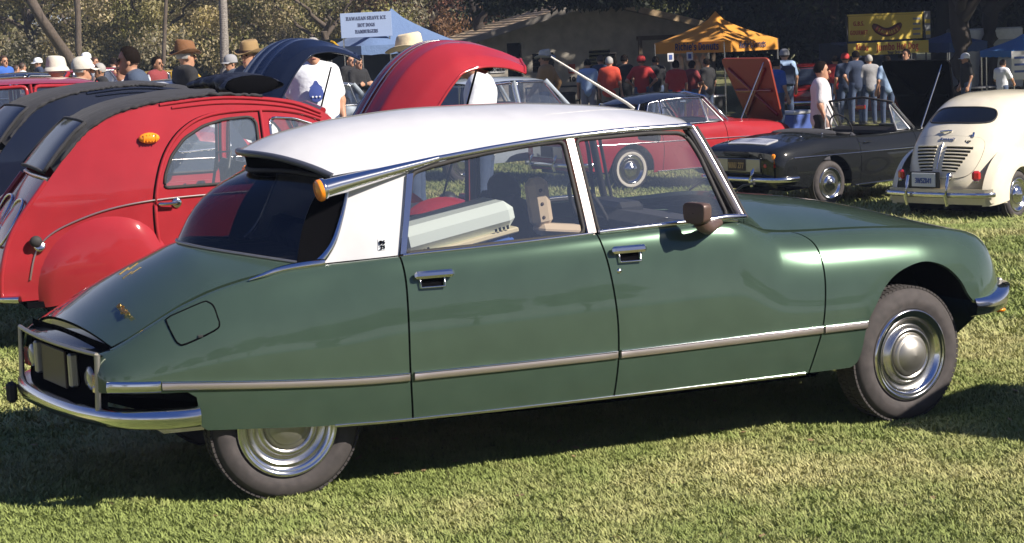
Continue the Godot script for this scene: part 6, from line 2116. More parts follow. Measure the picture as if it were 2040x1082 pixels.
func limb(mb: MB, a: Vector3, b: Vector3, r0: float, r1: float, wob: float, r: RandomNumberGenerator, sides := 9):
	var pts := PackedVector3Array()
	var rr := []
	for i in 9:
		var t := i / 8.0
		pts.append(a.lerp(b, t) + Vector3(r.randfn(), r.randfn() * .3, r.randfn()) * wob * sin(PI * t))
		rr.append(lerpf(r0, r1, t) * (1.0 + .35 * pow(1 - t, 8)))
	mb.tube(pts, rr, sides)

func make_trees():
	var leaf := mat(Color(1, 1, 1), .7)
	leaf.vertex_color_use_as_albedo = true
	leaf.backlight_enabled = true
	leaf.backlight = Color(.85, .85, .6)
	M.leaf = leaf
	M.bark = mat(Color(1, 1, 1), .95)
	M.bark.albedo_texture = noise_tex(.05, ramp(lin(.045, .035, .028), lin(.13, .10, .08)), 256, 91, 5)
	M.bark.uv1_triplanar = true
	M.bark.uv1_scale = Vector3(1.5, .5, 1.5)
	M.birch = mat(Color(1, 1, 1), .9)
	M.birch.albedo_texture = noise_tex(.06, ramp(lin(.06, .05, .045), lin(.42, .39, .36)), 256, 92, 4)
	M.birch.uv1_triplanar = true
	M.birch.uv1_scale = Vector3(.8, 2.0, .8)
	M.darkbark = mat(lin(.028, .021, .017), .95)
	var olive := [Color(.30, .255, .12), Color(.25, .22, .10), Color(.36, .29, .15), Color(.17, .17, .065), Color(.38, .31, .20), Color(.22, .20, .15), Color(.30, .29, .09)]
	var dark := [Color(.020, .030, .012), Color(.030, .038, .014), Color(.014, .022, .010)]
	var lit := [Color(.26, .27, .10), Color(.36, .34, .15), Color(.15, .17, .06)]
	var rust := [Color(.16, .06, .035), Color(.10, .05, .03), Color(.19, .10, .05), Color(.07, .05, .025)]
	var crowns := {
		"olive": [leafy(11, 30000, 4.6, 1.9, 9.0, .15, 2.0, olive), leafy(12, 30000, 4.4, 1.7, 8.5, .16, 2.1, olive)],
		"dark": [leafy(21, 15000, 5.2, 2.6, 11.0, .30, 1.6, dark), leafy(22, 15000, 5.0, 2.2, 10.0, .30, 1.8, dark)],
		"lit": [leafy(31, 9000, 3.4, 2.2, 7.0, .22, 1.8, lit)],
		"rust": [leafy(41, 14000, 2.8, 1.9, 6.0, .14, 1.8, rust)],
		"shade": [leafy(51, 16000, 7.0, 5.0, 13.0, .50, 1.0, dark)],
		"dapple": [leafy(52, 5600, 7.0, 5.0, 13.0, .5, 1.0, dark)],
		"hedge": [leafy(61, 26000, 7.5, .3, 17.0, .42, 1.2, [Color(.15, .15, .07), Color(.11, .12, .05), Color(.20, .18, .09)])],
	}
	# place in the view, distance, kind, variant, size, trunk radius, trunk material, lean
	var list := [
		[-120, 78, "olive", 0, 1.0, .22, "olive foliaged tree beyond the left edge of the field"],
		[60, 74, "olive", 1, 1.0, .2, "olive tree over the far left crowd, leftmost in view"],
		[190, 82, "olive", 0, 1.05, .2, "olive tree behind the leaning trunk"],
		[310, 72, "olive", 1, .95, .17, "olive tree above the man with sunglasses"],
		[420, 84, "olive", 0, 1.1, .2, "olive tree left of the pale birch trunk, farther back"],
		[540, 74, "olive", 1, 1.0, .17, "olive tree above the tan fedora"],
		[650, 70, "olive", 0, .9, .17, "olive tree left of the pale blue board"],
		[760, 80, "rust", 0, 1.0, .14, "rust brown tree behind the blue canopy, on the left"],
		[850, 72, "rust", 0, 1.1, .15, "rust brown tree right of the blue canopy"],
		[915, 86, "dark", 1, .8, .2, "dark tree left of the park building roof"],
		[1090, 54, "dark", 1, .62, .15, "dark tree hanging over the park building gable, left side"],
		[1215, 54, "dark", 0, .60, .15, "dark tree hanging over the park building gable, right side"],
		[1395, 78, "lit", 0, 1.0, .15, "sunlit pale leaved tree over the park building roof end"],
		[1500, 70, "dark", 0, .9, .3, "dark tree right behind the orange tent peak"],
		[1600, 62, "dark", 1, .8, .32, "dark tree between the orange tent and the hot dog stand"],
		[1680, 80, "lit", 0, 1.15, .2, "sunlit tree above the hot dog stand, left"],
		[1790, 76, "lit", 0, 1.05, .2, "sunlit tree above the hot dog stand, right"],
		[1900, 66, "dark", 0, .9, .3, "dark tree over the dark blue canopy"],
		[2020, 70, "dark", 1, 1.0, .3, "dark tree at the right edge"],
		[2140, 64, "dark", 0, 1.0, .3, "dark tree beyond the right edge"],
		[1320, 95, "dark", 0, 1.0, .3, "dark tree far behind the park building"],
		[1560, 96, "dark", 1, 1.1, .3, "dark tree far behind the orange tent"],
		[1740, 98, "dark", 0, 1.1, .3, "dark tree far behind the hot dog stand"],
	]
	var r := RandomNumberGenerator.new()
	r.seed = 99
	for q in list:
		var p := spot(q[0], 100, q[1])
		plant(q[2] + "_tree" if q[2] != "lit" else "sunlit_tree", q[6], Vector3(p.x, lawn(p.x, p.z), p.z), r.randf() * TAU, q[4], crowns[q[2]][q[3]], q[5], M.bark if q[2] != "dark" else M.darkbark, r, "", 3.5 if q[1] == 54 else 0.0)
	var k := 0
	for px in range(-300, 1000, 105):
		var p := spot(px, 100, 104 + 8 * (k % 3))
		k += 1
		var h := plant("hedge_tree", "dense green tree closing the back of the field", Vector3(p.x, lawn(p.x, p.z), p.z), r.randf() * TAU, 1.0 + .1 * (k % 2), crowns.hedge[0], .2, M.bark, r, "trees closing the back of the field")
	for px in range(1020, 2300, 100):
		var p := spot(px, 100, 112 + 7 * (k % 3))
		k += 1
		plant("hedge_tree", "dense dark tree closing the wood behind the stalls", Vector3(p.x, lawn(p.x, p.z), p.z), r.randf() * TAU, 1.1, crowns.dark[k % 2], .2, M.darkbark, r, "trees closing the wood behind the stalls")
	# tall trees up sun of the stalls and round the photographer, outside the frame: they shade the stalls and are mirrored in the paint
	for q in [[24, -19], [42, -33], [48, -41], [44, -50], [52, -34]]:
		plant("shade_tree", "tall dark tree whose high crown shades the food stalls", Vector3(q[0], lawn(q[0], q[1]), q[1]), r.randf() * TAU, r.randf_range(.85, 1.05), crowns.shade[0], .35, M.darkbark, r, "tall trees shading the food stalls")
	for q in [[34, -40], [28, -33], [39, -29]]:
		plant("thin_tree", "tall thinly leaved tree that lets dappled sun onto the food stalls", Vector3(q[0], lawn(q[0], q[1]), q[1]), r.randf() * TAU, 1.0, crowns.dapple[0], .3, M.darkbark, r, "thin trees over the food stalls")
	for q in [[-85, 40], [-95, 5], [-70, 75], [-40, 98], [-14, 108], [12, 96], [38, 104], [66, 92], [92, 70], [-100, -35], [110, 30], [0, 118], [-28, 112], [26, 116]]:
		plant("shade_tree", "tall dark tree on the near side of the field behind the camera", Vector3(q[0], 0, q[1]), r.randf() * TAU, r.randf_range(.85, 1.2), crowns.shade[0], .35, M.darkbark, r, "tall trees on the near side of the field")
	# bare trunks that stand out
	var t0 := spot(142, 125, 62.0)
	var t1 := spot(84, 40, 61.0)
	var t2 := spot(40, -40, 61.0)
	trunk_only("leaning_trunk", "dark leaning tree trunk above the bucket hat", PackedVector3Array([t0 * Vector3(1, 0, 1) + Vector3(.6, .1, 0), t0, t1, t2]), .19, M.bark)
	t0 = spot(448, 140, 50.0)
	trunk_only("birch_trunk", "pale mottled birch trunk right of the fedora", PackedVector3Array([Vector3(t0.x, .1, t0.z), t0, spot(446, 60, 50.0), spot(441, -60, 50.0)]), .13, M.birch)
	t0 = spot(157, 120, 66.0)
	trunk_only("slim_trunk", "slim upright trunk just right of the leaning one", PackedVector3Array([Vector3(t0.x, .1, t0.z), t0, spot(155, 30, 66.0), spot(150, -40, 66.0)]), .12, M.bark)
	t0 = spot(326, 140, 58.0)
	trunk_only("slim_trunk", "slim dark trunk beside the maroon jacket", PackedVector3Array([Vector3(t0.x, .1, t0.z), t0, spot(328, 60, 58.0), spot(333, -40, 58.0)]), .07, M.bark)
	t0 = spot(957, 100, 64.0)
	var bt := trunk_only("forked_trunk", "dark forked trunk left of the park building roof", PackedVector3Array([Vector3(t0.x, -.3, t0.z), t0, spot(952, 45, 64.0), spot(930, -30, 64.0)]), .20, M.darkbark)
	var br := MB.new()
	limb(br, spot(953, 50, 64.0) - bt.position, spot(985, -20, 63.5) - bt.position, .12, .08, .05, r)
	limb(br, spot(966, 20, 63.8) - bt.position, spot(1012, -10, 63.0) - bt.position, .09, .05, .05, r)
	obj("branch", br, M.darkbark, bt)
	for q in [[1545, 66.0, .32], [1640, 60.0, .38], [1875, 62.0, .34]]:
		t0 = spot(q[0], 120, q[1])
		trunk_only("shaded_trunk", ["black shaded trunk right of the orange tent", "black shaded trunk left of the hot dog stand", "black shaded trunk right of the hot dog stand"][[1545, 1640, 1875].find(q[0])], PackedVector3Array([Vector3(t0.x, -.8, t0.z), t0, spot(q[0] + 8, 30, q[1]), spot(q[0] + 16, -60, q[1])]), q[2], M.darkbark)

func trunk_only(called: String, label: String, pts: PackedVector3Array, rad: float, m: Material) -> Node3D:
	var o := thing(called, label, "tree", pts[0] * Vector3(1, 1, 1))
	var q := PackedVector3Array()
	for p in pts: q.append(p - pts[0])
	q = spline(q, 5)
	var rr := []
	for i in q.size(): rr.append(rad * lerpf(1.15, .75, float(i) / q.size()) * (1.0 + .06 * sin(i * 2.3)))
	obj("trunk", MB.new().tube(q, rr, 10), m, o)
	var tip := q[q.size() - 1]
	var mb := MB.new()
	for k in 3: mb.tube(PackedVector3Array([tip - Vector3(0, .2, 0), tip + Vector3(cos(k * 2.1) * .8, 1.2, sin(k * 2.1) * .8), tip + Vector3(cos(k * 2.1) * 1.6, 2.2, sin(k * 2.1) * 1.6)]), [rad * .5, rad * .35, rad * .15], 7)
	obj("limbs", mb, m, o).set_meta("kind", "stuff")
	return o

func plant(called: String, label: String, at: Vector3, turn: float, size: float, crown: ArrayMesh, rad: float, bark: Material, r: RandomNumberGenerator, group := "", lift := 0.0) -> Node3D:
	var o := thing(called, label, "tree", at, turn, group)
	o.scale = Vector3.ONE * size
	var mb := MB.new()
	limb(mb, Vector3(0, -.2, 0), Vector3(r.randfn() * .2, 3.2, r.randfn() * .2), rad / size, rad * .8 / size, .06, r)
	obj("trunk", mb, bark, o)
	mb = MB.new()
	for k in (5 if lift == 0.0 else 0):
		var a := TAU * k / 5 + r.randf()
		limb(mb, Vector3(0, 2.6 + .2 * k, 0), Vector3(cos(a) * 2.6, 4.5 + r.randf() * 2, sin(a) * 2.6), rad * .5 / size, .03, .12, r, 6)
	if lift == 0.0: obj("limbs", mb, bark, o).set_meta("kind", "stuff")
	var c := obj("crown", crown, M.leaf, o)
	c.position.y = lift
	c.set_meta("kind", "stuff")
	return o

func make_small_things():
	var p := spot(1588, 205, 45.0)
	var cb := thing("white_cooler", "white cooler on the ground right of the red raised lid", "cooler", Vector3(p.x, lawn(p.x, p.z), p.z), .2)
	obj("base", MB.new().box(Vector3(0, .20, 0), Vector3(.62, .40, .40), Basis.IDENTITY, .03), M.plateblue, cb)
	obj("lid", MB.new().box(Vector3(0, .45, 0), Vector3(.64, .09, .42), Basis.IDENTITY, .025), M.paper, cb)
	p = spot(1615, 150, 52.0)
	make_plain_car("dark_red_wagon", "dark red wagon parked in the shade left of the hot dog stand", Vector3(p.x, lawn(p.x, p.z), p.z), deg_to_rad(60), M.darkred, M.darkred, "wagon")
# ------------------------------------------------------------------ people
# a field of tapered limbs joined smoothly, meshed as surface nets
func flesh(bones: Array, cell: float, soft: float) -> MB:
	var lo := Vector3(1e9, 1e9, 1e9)
	var hi := -lo
	for b in bones:
		var r: float = max(b[2], b[3]) + cell * 2.5
		for p in [b[0], b[1]]:
			lo = lo.min(p - Vector3.ONE * r)
			hi = hi.max(p + Vector3.ONE * r)
	var n := Vector3i(((hi - lo) / cell).ceil()) + Vector3i.ONE
	var sx := 1
	var sy := n.x
	var sz := n.x * n.y
	var f := PackedFloat32Array()
	f.resize(n.x * n.y * n.z)
	f.fill(0.5)
	for b in bones:
		var a: Vector3 = b[0]
		var ab: Vector3 = b[1] - a
		var l2: float = max(ab.length_squared(), 1e-8)
		var ra: float = b[2]
		var rb: float = b[3]
		var sq: Vector3 = b[4] if b.size() > 4 else Vector3.ONE
		var rm: float = max(ra, rb) + soft + cell * 1.5
		var l := Vector3i(((a.min(b[1]) - Vector3.ONE * rm - lo) / cell).floor()).clamp(Vector3i.ZERO, n - Vector3i.ONE)
		var h := Vector3i(((a.max(b[1]) + Vector3.ONE * rm - lo) / cell).ceil()).clamp(Vector3i.ZERO, n - Vector3i.ONE)
		for z in range(l.z, h.z + 1):
			for y in range(l.y, h.y + 1):
				var at := z * sz + y * sy + l.x
				for x in range(l.x, h.x + 1):
					var p := lo + Vector3(x, y, z) * cell - a
					var t := clampf(p.dot(ab) / l2, 0.0, 1.0)
					var q := (p - ab * t) * sq
					var d := q.length() - lerpf(ra, rb, t)
					var o := f[at]
					var k: float = max(soft - absf(o - d), 0.0) / soft
					f[at] = min(o, d) - k * k * soft * 0.25
					at += 1
	var mb := MB.new()
	var id := {}
	var offs := [0, sx, sy, sx + sy, sz, sx + sz, sy + sz, sx + sy + sz]
	var pos := [Vector3(0, 0, 0), Vector3(1, 0, 0), Vector3(0, 1, 0), Vector3(1, 1, 0), Vector3(0, 0, 1), Vector3(1, 0, 1), Vector3(0, 1, 1), Vector3(1, 1, 1)]
	var edges := [[0, 1], [2, 3], [4, 5], [6, 7], [0, 2], [1, 3], [4, 6], [5, 7], [0, 4], [1, 5], [2, 6], [3, 7]]
	for z in n.z - 1:
		for y in n.y - 1:
			for x in n.x - 1:
				var at := x + y * sy + z * sz
				var m := 0
				for k in 8:
					if f[at + offs[k]] < 0.0: m |= 1 << k
				if m == 0 or m == 255: continue
				var s := Vector3.ZERO
				var c := 0
				for e in edges:
					var u: float = f[at + offs[e[0]]]
					var w: float = f[at + offs[e[1]]]
					if (u < 0.0) != (w < 0.0):
						s += pos[e[0]].lerp(pos[e[1]], u / (u - w))
						c += 1
				var g := Vector3(f[at + 1] - f[at], f[at + sy] - f[at], f[at + sz] - f[at])
				id[at] = mb.vert(lo + (Vector3(x, y, z) + s / c) * cell, g.normalized())
	for at in id:
		for ax in 3:
			var st: int = [sx, sy, sz][ax]
			var s1: int = [sy, sz, sx][ax]
			var s2: int = [sz, sx, sy][ax]
			var u := f[at]
			var w := f[at + st]
			if (u < 0.0) == (w < 0.0): continue
			if not (id.has(at - s1) and id.has(at - s2) and id.has(at - s1 - s2)): continue
			var q := [id[at], id[at - s1], id[at - s1 - s2], id[at - s2]]
			for t in [[0, 1, 2], [0, 2, 3]]:
				var i0: int = q[t[0]]
				var i1: int = q[t[1]]
				var i2: int = q[t[2]]
				var gg := (mb.v[i2] - mb.v[i0]).cross(mb.v[i1] - mb.v[i0])
				if gg.dot(mb.n[i0] + mb.n[i1] + mb.n[i2]) >= 0: mb.ix.append_array([i0, i1, i2])
				else: mb.ix.append_array([i0, i2, i1])
	# normals from the faces
	var acc := PackedVector3Array()
	acc.resize(mb.v.size())
	for t in range(0, mb.ix.size(), 3):
		var g := (mb.v[mb.ix[t + 2]] - mb.v[mb.ix[t]]).cross(mb.v[mb.ix[t + 1]] - mb.v[mb.ix[t]])
		for k in 3: acc[mb.ix[t + k]] += g
	for i in acc.size(): mb.n[i] = acc[i].normalized()
	return mb

# joints of a standing figure 1.75 m tall that faces +x; poses bend the arms and legs
func skeleton(pose: String) -> Dictionary:
	var j := {}
	for s in [[1, "r"], [-1, "l"]]:
		var k: String = s[1]
		var z: float = s[0]
		j["hip" + k] = Vector3(0, .92, .095 * z)
		j["knee" + k] = Vector3(.02, .50, .115 * z)
		j["ankle" + k] = Vector3(-.01, .09, .125 * z)
		j["toe" + k] = Vector3(.15, .035, .15 * z)
		j["sh" + k] = Vector3(-.01, 1.425, .185 * z)
		j["elb" + k] = Vector3(-.03, 1.14, .255 * z)
		j["wr" + k] = Vector3(.06, .90, .27 * z)
	j.head = Vector3(.03, 1.62, 0)
	match pose:
		"hips":
			j.elbr = Vector3(-.09, 1.17, .36); j.elbl = Vector3(-.09, 1.17, -.36)
			j.wrr = Vector3(.05, 1.02, .20); j.wrl = Vector3(.05, 1.02, -.20)
		"folded":
			j.elbr = Vector3(.08, 1.15, .25); j.elbl = Vector3(.08, 1.15, -.25)
			j.wrr = Vector3(.22, 1.19, -.02); j.wrl = Vector3(.22, 1.17, .02)
		"reach":
			j.elbr = Vector3(.10, 1.17, .27); j.elbl = Vector3(.06, 1.15, -.26)
			j.wrr = Vector3(.30, 1.06, .20); j.wrl = Vector3(.28, 1.10, -.16)
			j.head = Vector3(.07, 1.61, 0)
		"walk":
			j.kneer = Vector3(.20, .51, .11); j.ankler = Vector3(.22, .10, .12); j.toer = Vector3(.38, .05, .14)
			j.kneel = Vector3(-.04, .50, -.11); j.anklel = Vector3(-.26, .13, -.12); j.toel = Vector3(-.12, .04, -.14)
			j.elbr = Vector3(-.14, 1.17, .25); j.wrr = Vector3(-.06, .94, .26)
			j.elbl = Vector3(.08, 1.15, -.25); j.wrl = Vector3(.22, .98, -.24)
	return j

func hand_bones(w: Vector3, dir: Vector3, side: float) -> Array:
	var d := dir.normalized()
	var across := d.cross(Vector3(0, 0, side)).normalized()
	if across.length() < .5: across = Vector3(1, 0, 0)
	var palm := w + d * .085
	var r := [[w, palm, .026, .033]]
	var curl := Vector3(0, 0, -side) * .35
	for k in 4:
		var o := across * (.030 - .02 * k)
		var l: float = [.075, .085, .080, .062][k]
		r.append([palm + o * .8, palm + o + d * l * .55, .0105, .0095])
		r.append([palm + o + d * l * .55, palm + o * 1.05 + (d + curl).normalized() * l, .0095, .0085])
	r.append([w + d * .03 + across * .02, w + d * .075 + across * .055, .012, .010])
	r.append([w + d * .075 + across * .055, w + d * .105 + across * .062, .010, .009])
	return r

var figures := {}

func figure(pose: String, stout: float) -> Dictionary:
	var key := "%s%.2f" % [pose, stout]
	if figures.has(key): return figures[key]
	var j := skeleton(pose)
	var g := stout
	var torso := [[Vector3(0, .95, 0), Vector3(.01 * g, 1.10, 0), .145 * g, .14 * g, Vector3(1.15, 1, .95)], [Vector3(.01 * g, 1.10, 0), Vector3(0, 1.33, 0), .14 * g, .150 * lerpf(1, g, .5), Vector3(1.25, 1, .9)], [j.shl * Vector3(1, 1, .7), j.shr * Vector3(1, 1, .7), .075, .075], [Vector3(-.01, 1.38, 0), Vector3(-.005, 1.44, 0), .10, .07, Vector3(1, 1, .7)]]
	var arms := []
	var sleeves := []
	var legs := []
	var shoes := []
	var skin := torso.duplicate()
	for k in ["r", "l"]:
		var sh: Vector3 = j["sh" + k]
		var el: Vector3 = j["elb" + k]
		var wr: Vector3 = j["wr" + k]
		arms.append_array([[sh, el, .050, .041], [el, wr, .040, .027]])
		sleeves.append([sh, sh.lerp(el, .72), .068, .066])
		legs.append_array([[j["hip" + k], j["knee" + k], .098 * lerpf(1, g, .6), .068], [j["knee" + k], j["ankle" + k] + Vector3(0, .0, 0), .068, .058]])
		shoes.append_array([[j["ankle" + k] + Vector3(-.03, -.04, 0), j["toe" + k], .047, .040], [j["ankle" + k], j["ankle" + k] + Vector3(-.02, -.05, 0), .045, .046]])
		skin.append_array([[j["hip" + k], j["knee" + k], .085, .055], [j["knee" + k], j["ankle" + k], .055, .038]])
	skin.append_array(arms)
	var h: Vector3 = j.head
	skin.append_array([[Vector3(-.005, 1.42, 0), h + Vector3(-.02, -.07, 0), .058, .056], [h + Vector3(-.012, .035, 0), h + Vector3(-.02, .02, 0), .088, .09, Vector3(.96, .94, 1.14)], [h + Vector3(.025, -.055, 0), h + Vector3(.045, -.085, 0), .058, .042]])
	for k in [["r", 1.0], ["l", -1.0]]:
		skin.append_array(hand_bones(j["wr" + k[0]], j["wr" + k[0]] - j["elb" + k[0]], k[1]))
	var d := {}
	d.body = flesh(skin, .022, .035).commit()
	d.top = flesh(torso.map(func(b): return [b[0], b[1], b[2] + .022, b[3] + .022] + b.slice(4)) + sleeves, .024, .05).commit()
	d.coat_sleeves = flesh(arms.map(func(b): return [b[0], b[1], b[2] + .022, b[3] + .020]), .024, .03).commit()
	d.legs = flesh(legs + [[Vector3(0, .98, -.03), Vector3(0, .98, .03), .142 * g, .142 * g, Vector3(1.12, 1, .92)], [Vector3(0, .90, 0), Vector3(0, .95, 0), .13 * g, .14 * g, Vector3(1.08, 1, .95)]], .024, .04).commit()
	d.shorts = flesh([[j.hipr, j.hipr.lerp(j.kneer, .85), .105, .092], [j.hipl, j.hipl.lerp(j.kneel, .85), .105, .092], [Vector3(0, .95, -.03), Vector3(0, .95, .03), .145 * g, .145 * g, Vector3(1.12, 1, .92)]], .024, .04).commit()
	d.shoes = flesh(shoes, .02, .03).commit()
	d.joints = j
	figures[key] = d
	return d

func face_parts(o: Node3D, h: Vector3, skinm: Material):
	var fm := MB.new()
	fm.ball(h + Vector3(.098, -.012, 0), Vector3(.022, .026, .016), Basis(Vector3.BACK, .3), 8, 6)
	obj("nose", fm, skinm, o)
	for s in [1, -1]:
		obj("ear", MB.new().ball(h + Vector3(-.015, -.005, .083 * s), Vector3(.022, .033, .012), Basis.IDENTITY, 8, 6), skinm, o)
		obj("eye", MB.new().ball(h + Vector3(.076, .016, .034 * s), Vector3(.013, .009, .014), Basis.IDENTITY, 8, 6), M.hairdark, o)
		obj("brow", MB.new().tube(PackedVector3Array([h + Vector3(.080, .034, .018 * s), h + Vector3(.072, .037, .052 * s)]), .006, 5), M.hairbrown, o)
	obj("mouth", MB.new().tube(PackedVector3Array([h + Vector3(.078, -.062, -.022), h + Vector3(.087, -.062, 0), h + Vector3(.078, -.062, .022)]), .006, 5), M.lips, o)

func hair_cap(h: Vector3, long := 0.0) -> MB:
	var rows := []
	for i in 10:
		var row := PackedVector3Array()
		for k in 22:
			var a := TAU * k / 22
			var low := deg_to_rad(lerpf(-24.0 - long * 400.0, 40.0, ss(-.1, .75, cos(a))))
			var e := lerpf(PI * .5, low, i / 9.0)
			var j := .004 * sin(k * 2.7 + i * 1.3)
			row.append(h + Vector3(-.018 + (.110 + j) * cos(e) * cos(a), .030 + (.117 + j) * sin(e), (.096 + j) * cos(e) * sin(a)))
		rows.append(row)
	return MB.new().grid(rows, true)

func hat_shape(h: Vector3, kind: String) -> Array:
	var brim := MB.new()
	var crown := MB.new()
	if kind == "cap":
		crown.lathe(V([.122, -.005, .123, .03, .116, .075, .09, .115, .048, .138, 0, .143]), Transform3D(Basis.from_scale(Vector3(1.05, 1, .92)), h + Vector3(-.015, .025, 0)), 20)
		var r0 := PackedVector3Array()
		var r1 := PackedVector3Array()
		for i in 9:
			var a := lerpf(-1.1, 1.1, i / 8.0)
			r0.append(h + Vector3(-.015 + .122 * cos(a), .030, .110 * sin(a)))
			r1.append(h + Vector3(-.015 + .122 * cos(a) + .09 * cos(a * .6), .016 - .02 * pow(sin(a), 2), .114 * sin(a)))
		brim.grid([r0, r1])
	else:
		var w := .20 if kind == "wide" else .175 if kind == "fedora" else .15
		var rows := []
		for q in [[.108, .0], [.13, -.006], [w * .85, -.004], [w, .012 if kind != "bucket" else -.04], [w, .018 if kind != "bucket" else -.036], [w * .85, .004], [.10, .006]]:
			var row := PackedVector3Array()
			for k in 28:
				var a := TAU * k / 28
				var lift := .035 * pow(absf(sin(a)), 2) * ss(.12, w, q[0]) - .03 * ss(.12, w, q[0]) * pow(absf(cos(a)), 2) if kind != "bucket" else 0.0
				row.append(h + Vector3(-.018 + q[0] * cos(a) * 1.08, .045 + q[1] + lift, q[0] * sin(a) * .94))
			rows.append(row)
		brim.grid(rows, true)
		rows = []
		for q in [[.119, 0.0], [.117, .035], [.109, .09], [.10, .13], [.08, .148], [.045, .132], [.0, .126]]:
			var row := PackedVector3Array()
			for k in 28:
				var a := TAU * k / 28
				var pinch := 1.0 - (.16 * ss(.05, .12, q[1]) * pow(absf(sin(a)), 2) * ss(-.3, .8, cos(a)) if kind != "bucket" else 0.0)
				row.append(h + Vector3(-.018 + q[0] * cos(a) * 1.08, .047 + q[1] * (1.0 if kind != "bucket" else .8) + .012 * cos(a) * ss(.05, .13, q[1]) * -1.0, q[0] * sin(a) * .94 * pinch))
			rows.append(row)
		crown.grid(rows, true)
	return [crown, brim]

# who: label, place, facing in degrees (0 looks along +x), height, pose, stoutness, shirt, trousers and so on
func person(label: String, at: Vector3, turn: float, tall: float, w: Dictionary, group := "") -> Node3D:
	var pose: String = w.get("pose", "stand")
	var d := figure(pose, w.get("stout", 1.0))
	var o := thing("person", label, "person", at, deg_to_rad(turn), group)
	o.scale = Vector3.ONE * (tall / 1.75)
	var sk: Material = w.get("skin", M.skin)
	obj("body", d.body, sk, o)
	var top := obj("shirt", d.top, w.shirt, o)
	if w.has("sleeves"): obj("sleeves", d.coat_sleeves, w.sleeves, top)
	obj("shorts" if w.has("shorts") else "trousers", d.shorts if w.has("shorts") else d.legs, w.get("shorts", w.get("trousers", M.denim)), o)
	obj("shoes", d.shoes, w.get("shoes", M.shoe), o)
	var h: Vector3 = d.joints.head
	face_parts(o, h, sk)
	if not w.get("bald", false): obj("hair", hair_cap(h, w.get("long", 0.0)), w.get("hair", M.hairbrown), o)
	if w.has("hat"):
		var hs := hat_shape(h, w.hat)
		var hc := obj("hat_crown", hs[0], w.hatm, o)
		obj("hat_brim", hs[1], w.hatm, o)
		if w.hat == "fedora" or w.hat == "wide": obj("hat_band", MB.new().lathe(V([.1215, 0, .1205, .028]), Transform3D(Basis.from_scale(Vector3(1.08, 1, .94)), h + Vector3(-.018, .049, 0)), 28), w.get("band", M.hairbrown), hc)
	if w.has("glasses"):
		obj("sunglasses", MB.new().box(h + Vector3(.090, .016, 0), Vector3(.014, .032, .125), Basis.IDENTITY, .006), M.darkglass, o)
	if w.has("tie"): obj("tie", MB.new().prism(pts2([-.018, 0, .018, 0, .034, -.36, 0, -.41, -.034, -.36]), .012, Transform3D(Basis(Vector3.UP, PI / 2), Vector3(.150 * w.get("stout", 1.0), 1.43, 0)) * Transform3D(Basis(Vector3.RIGHT, .12), Vector3.ZERO)), w.tie, top)
	if w.has("print"):
		var pr := obj("shirt_print", MB.new().lathe(V([.085, 0, .082, .006, 0, .008]), Transform3D(Basis(Vector3.BACK, -PI / 2) * Basis.from_scale(Vector3(1, 1, .86)), Vector3(.168 * w.get("stout", 1.0) + .008, 1.22, 0)), 22), w["print"], top)
		obj("print_crest", MB.new().prism(pts2([-.07, .04, -.03, .075, -.012, .11, .012, .11, .03, .075, .07, .04]), .008, Transform3D(Basis(Vector3.UP, PI / 2), Vector3(.166 * w.get("stout", 1.0) + .008, 1.235, 0))), w["print"], pr)
		for k in 3: obj("print_star", MB.new().box(Vector3(.176 * w.get("stout", 1.0) + .012, 1.19, -.035 + .035 * k), Vector3(.004, .016, .016), Basis(Vector3.RIGHT, .6)), M.tee, pr)
	if w.has("pack"):
		var pk := obj("backpack", MB.new().box(Vector3(-.24, 1.18, 0), Vector3(.18, .46, .32), Basis.IDENTITY, .06), w.pack, o)
		for s in [1, -1]: obj("strap", MB.new().tube(P3([-.16, 1.40, .10 * s, -.02, 1.50, .12 * s, .15, 1.38, .12 * s, .16, 1.15, .13 * s]), .02, 6), w.pack, pk)
	return o

# where a figure must stand for the crown of its head to come out at a given place of the view
func stand(px: float, py: float, tall: float, far := 0.0) -> Vector3:
	var b := Basis(Vector3(0.92324, -0.042333, 0.381884), Vector3(0.088211, 0.990717, -0.103434), Vector3(-0.373961, 0.129181, 0.918404)).orthonormalized()
	var dir := -b.z + b.x * ((px - 1020.0) / 3703.7) - b.y * ((py - 541.0) / 3703.7)
	var from := Vector3(-2.065, 2.004, 8.437)
	if far > 0.0:
		var q := from + dir * far
		return Vector3(q.x, lawn(q.x, q.z), q.z)
	var best := 1e9
	var r := Vector3.ZERO
	var t := 12.0
	while t < 75.0:
		var q := from + dir * t
		var e := absf(q.y - lawn(q.x, q.z) - tall)
		if e < best:
			best = e
			r = Vector3(q.x, lawn(q.x, q.z), q.z)
		t += .1
	return r

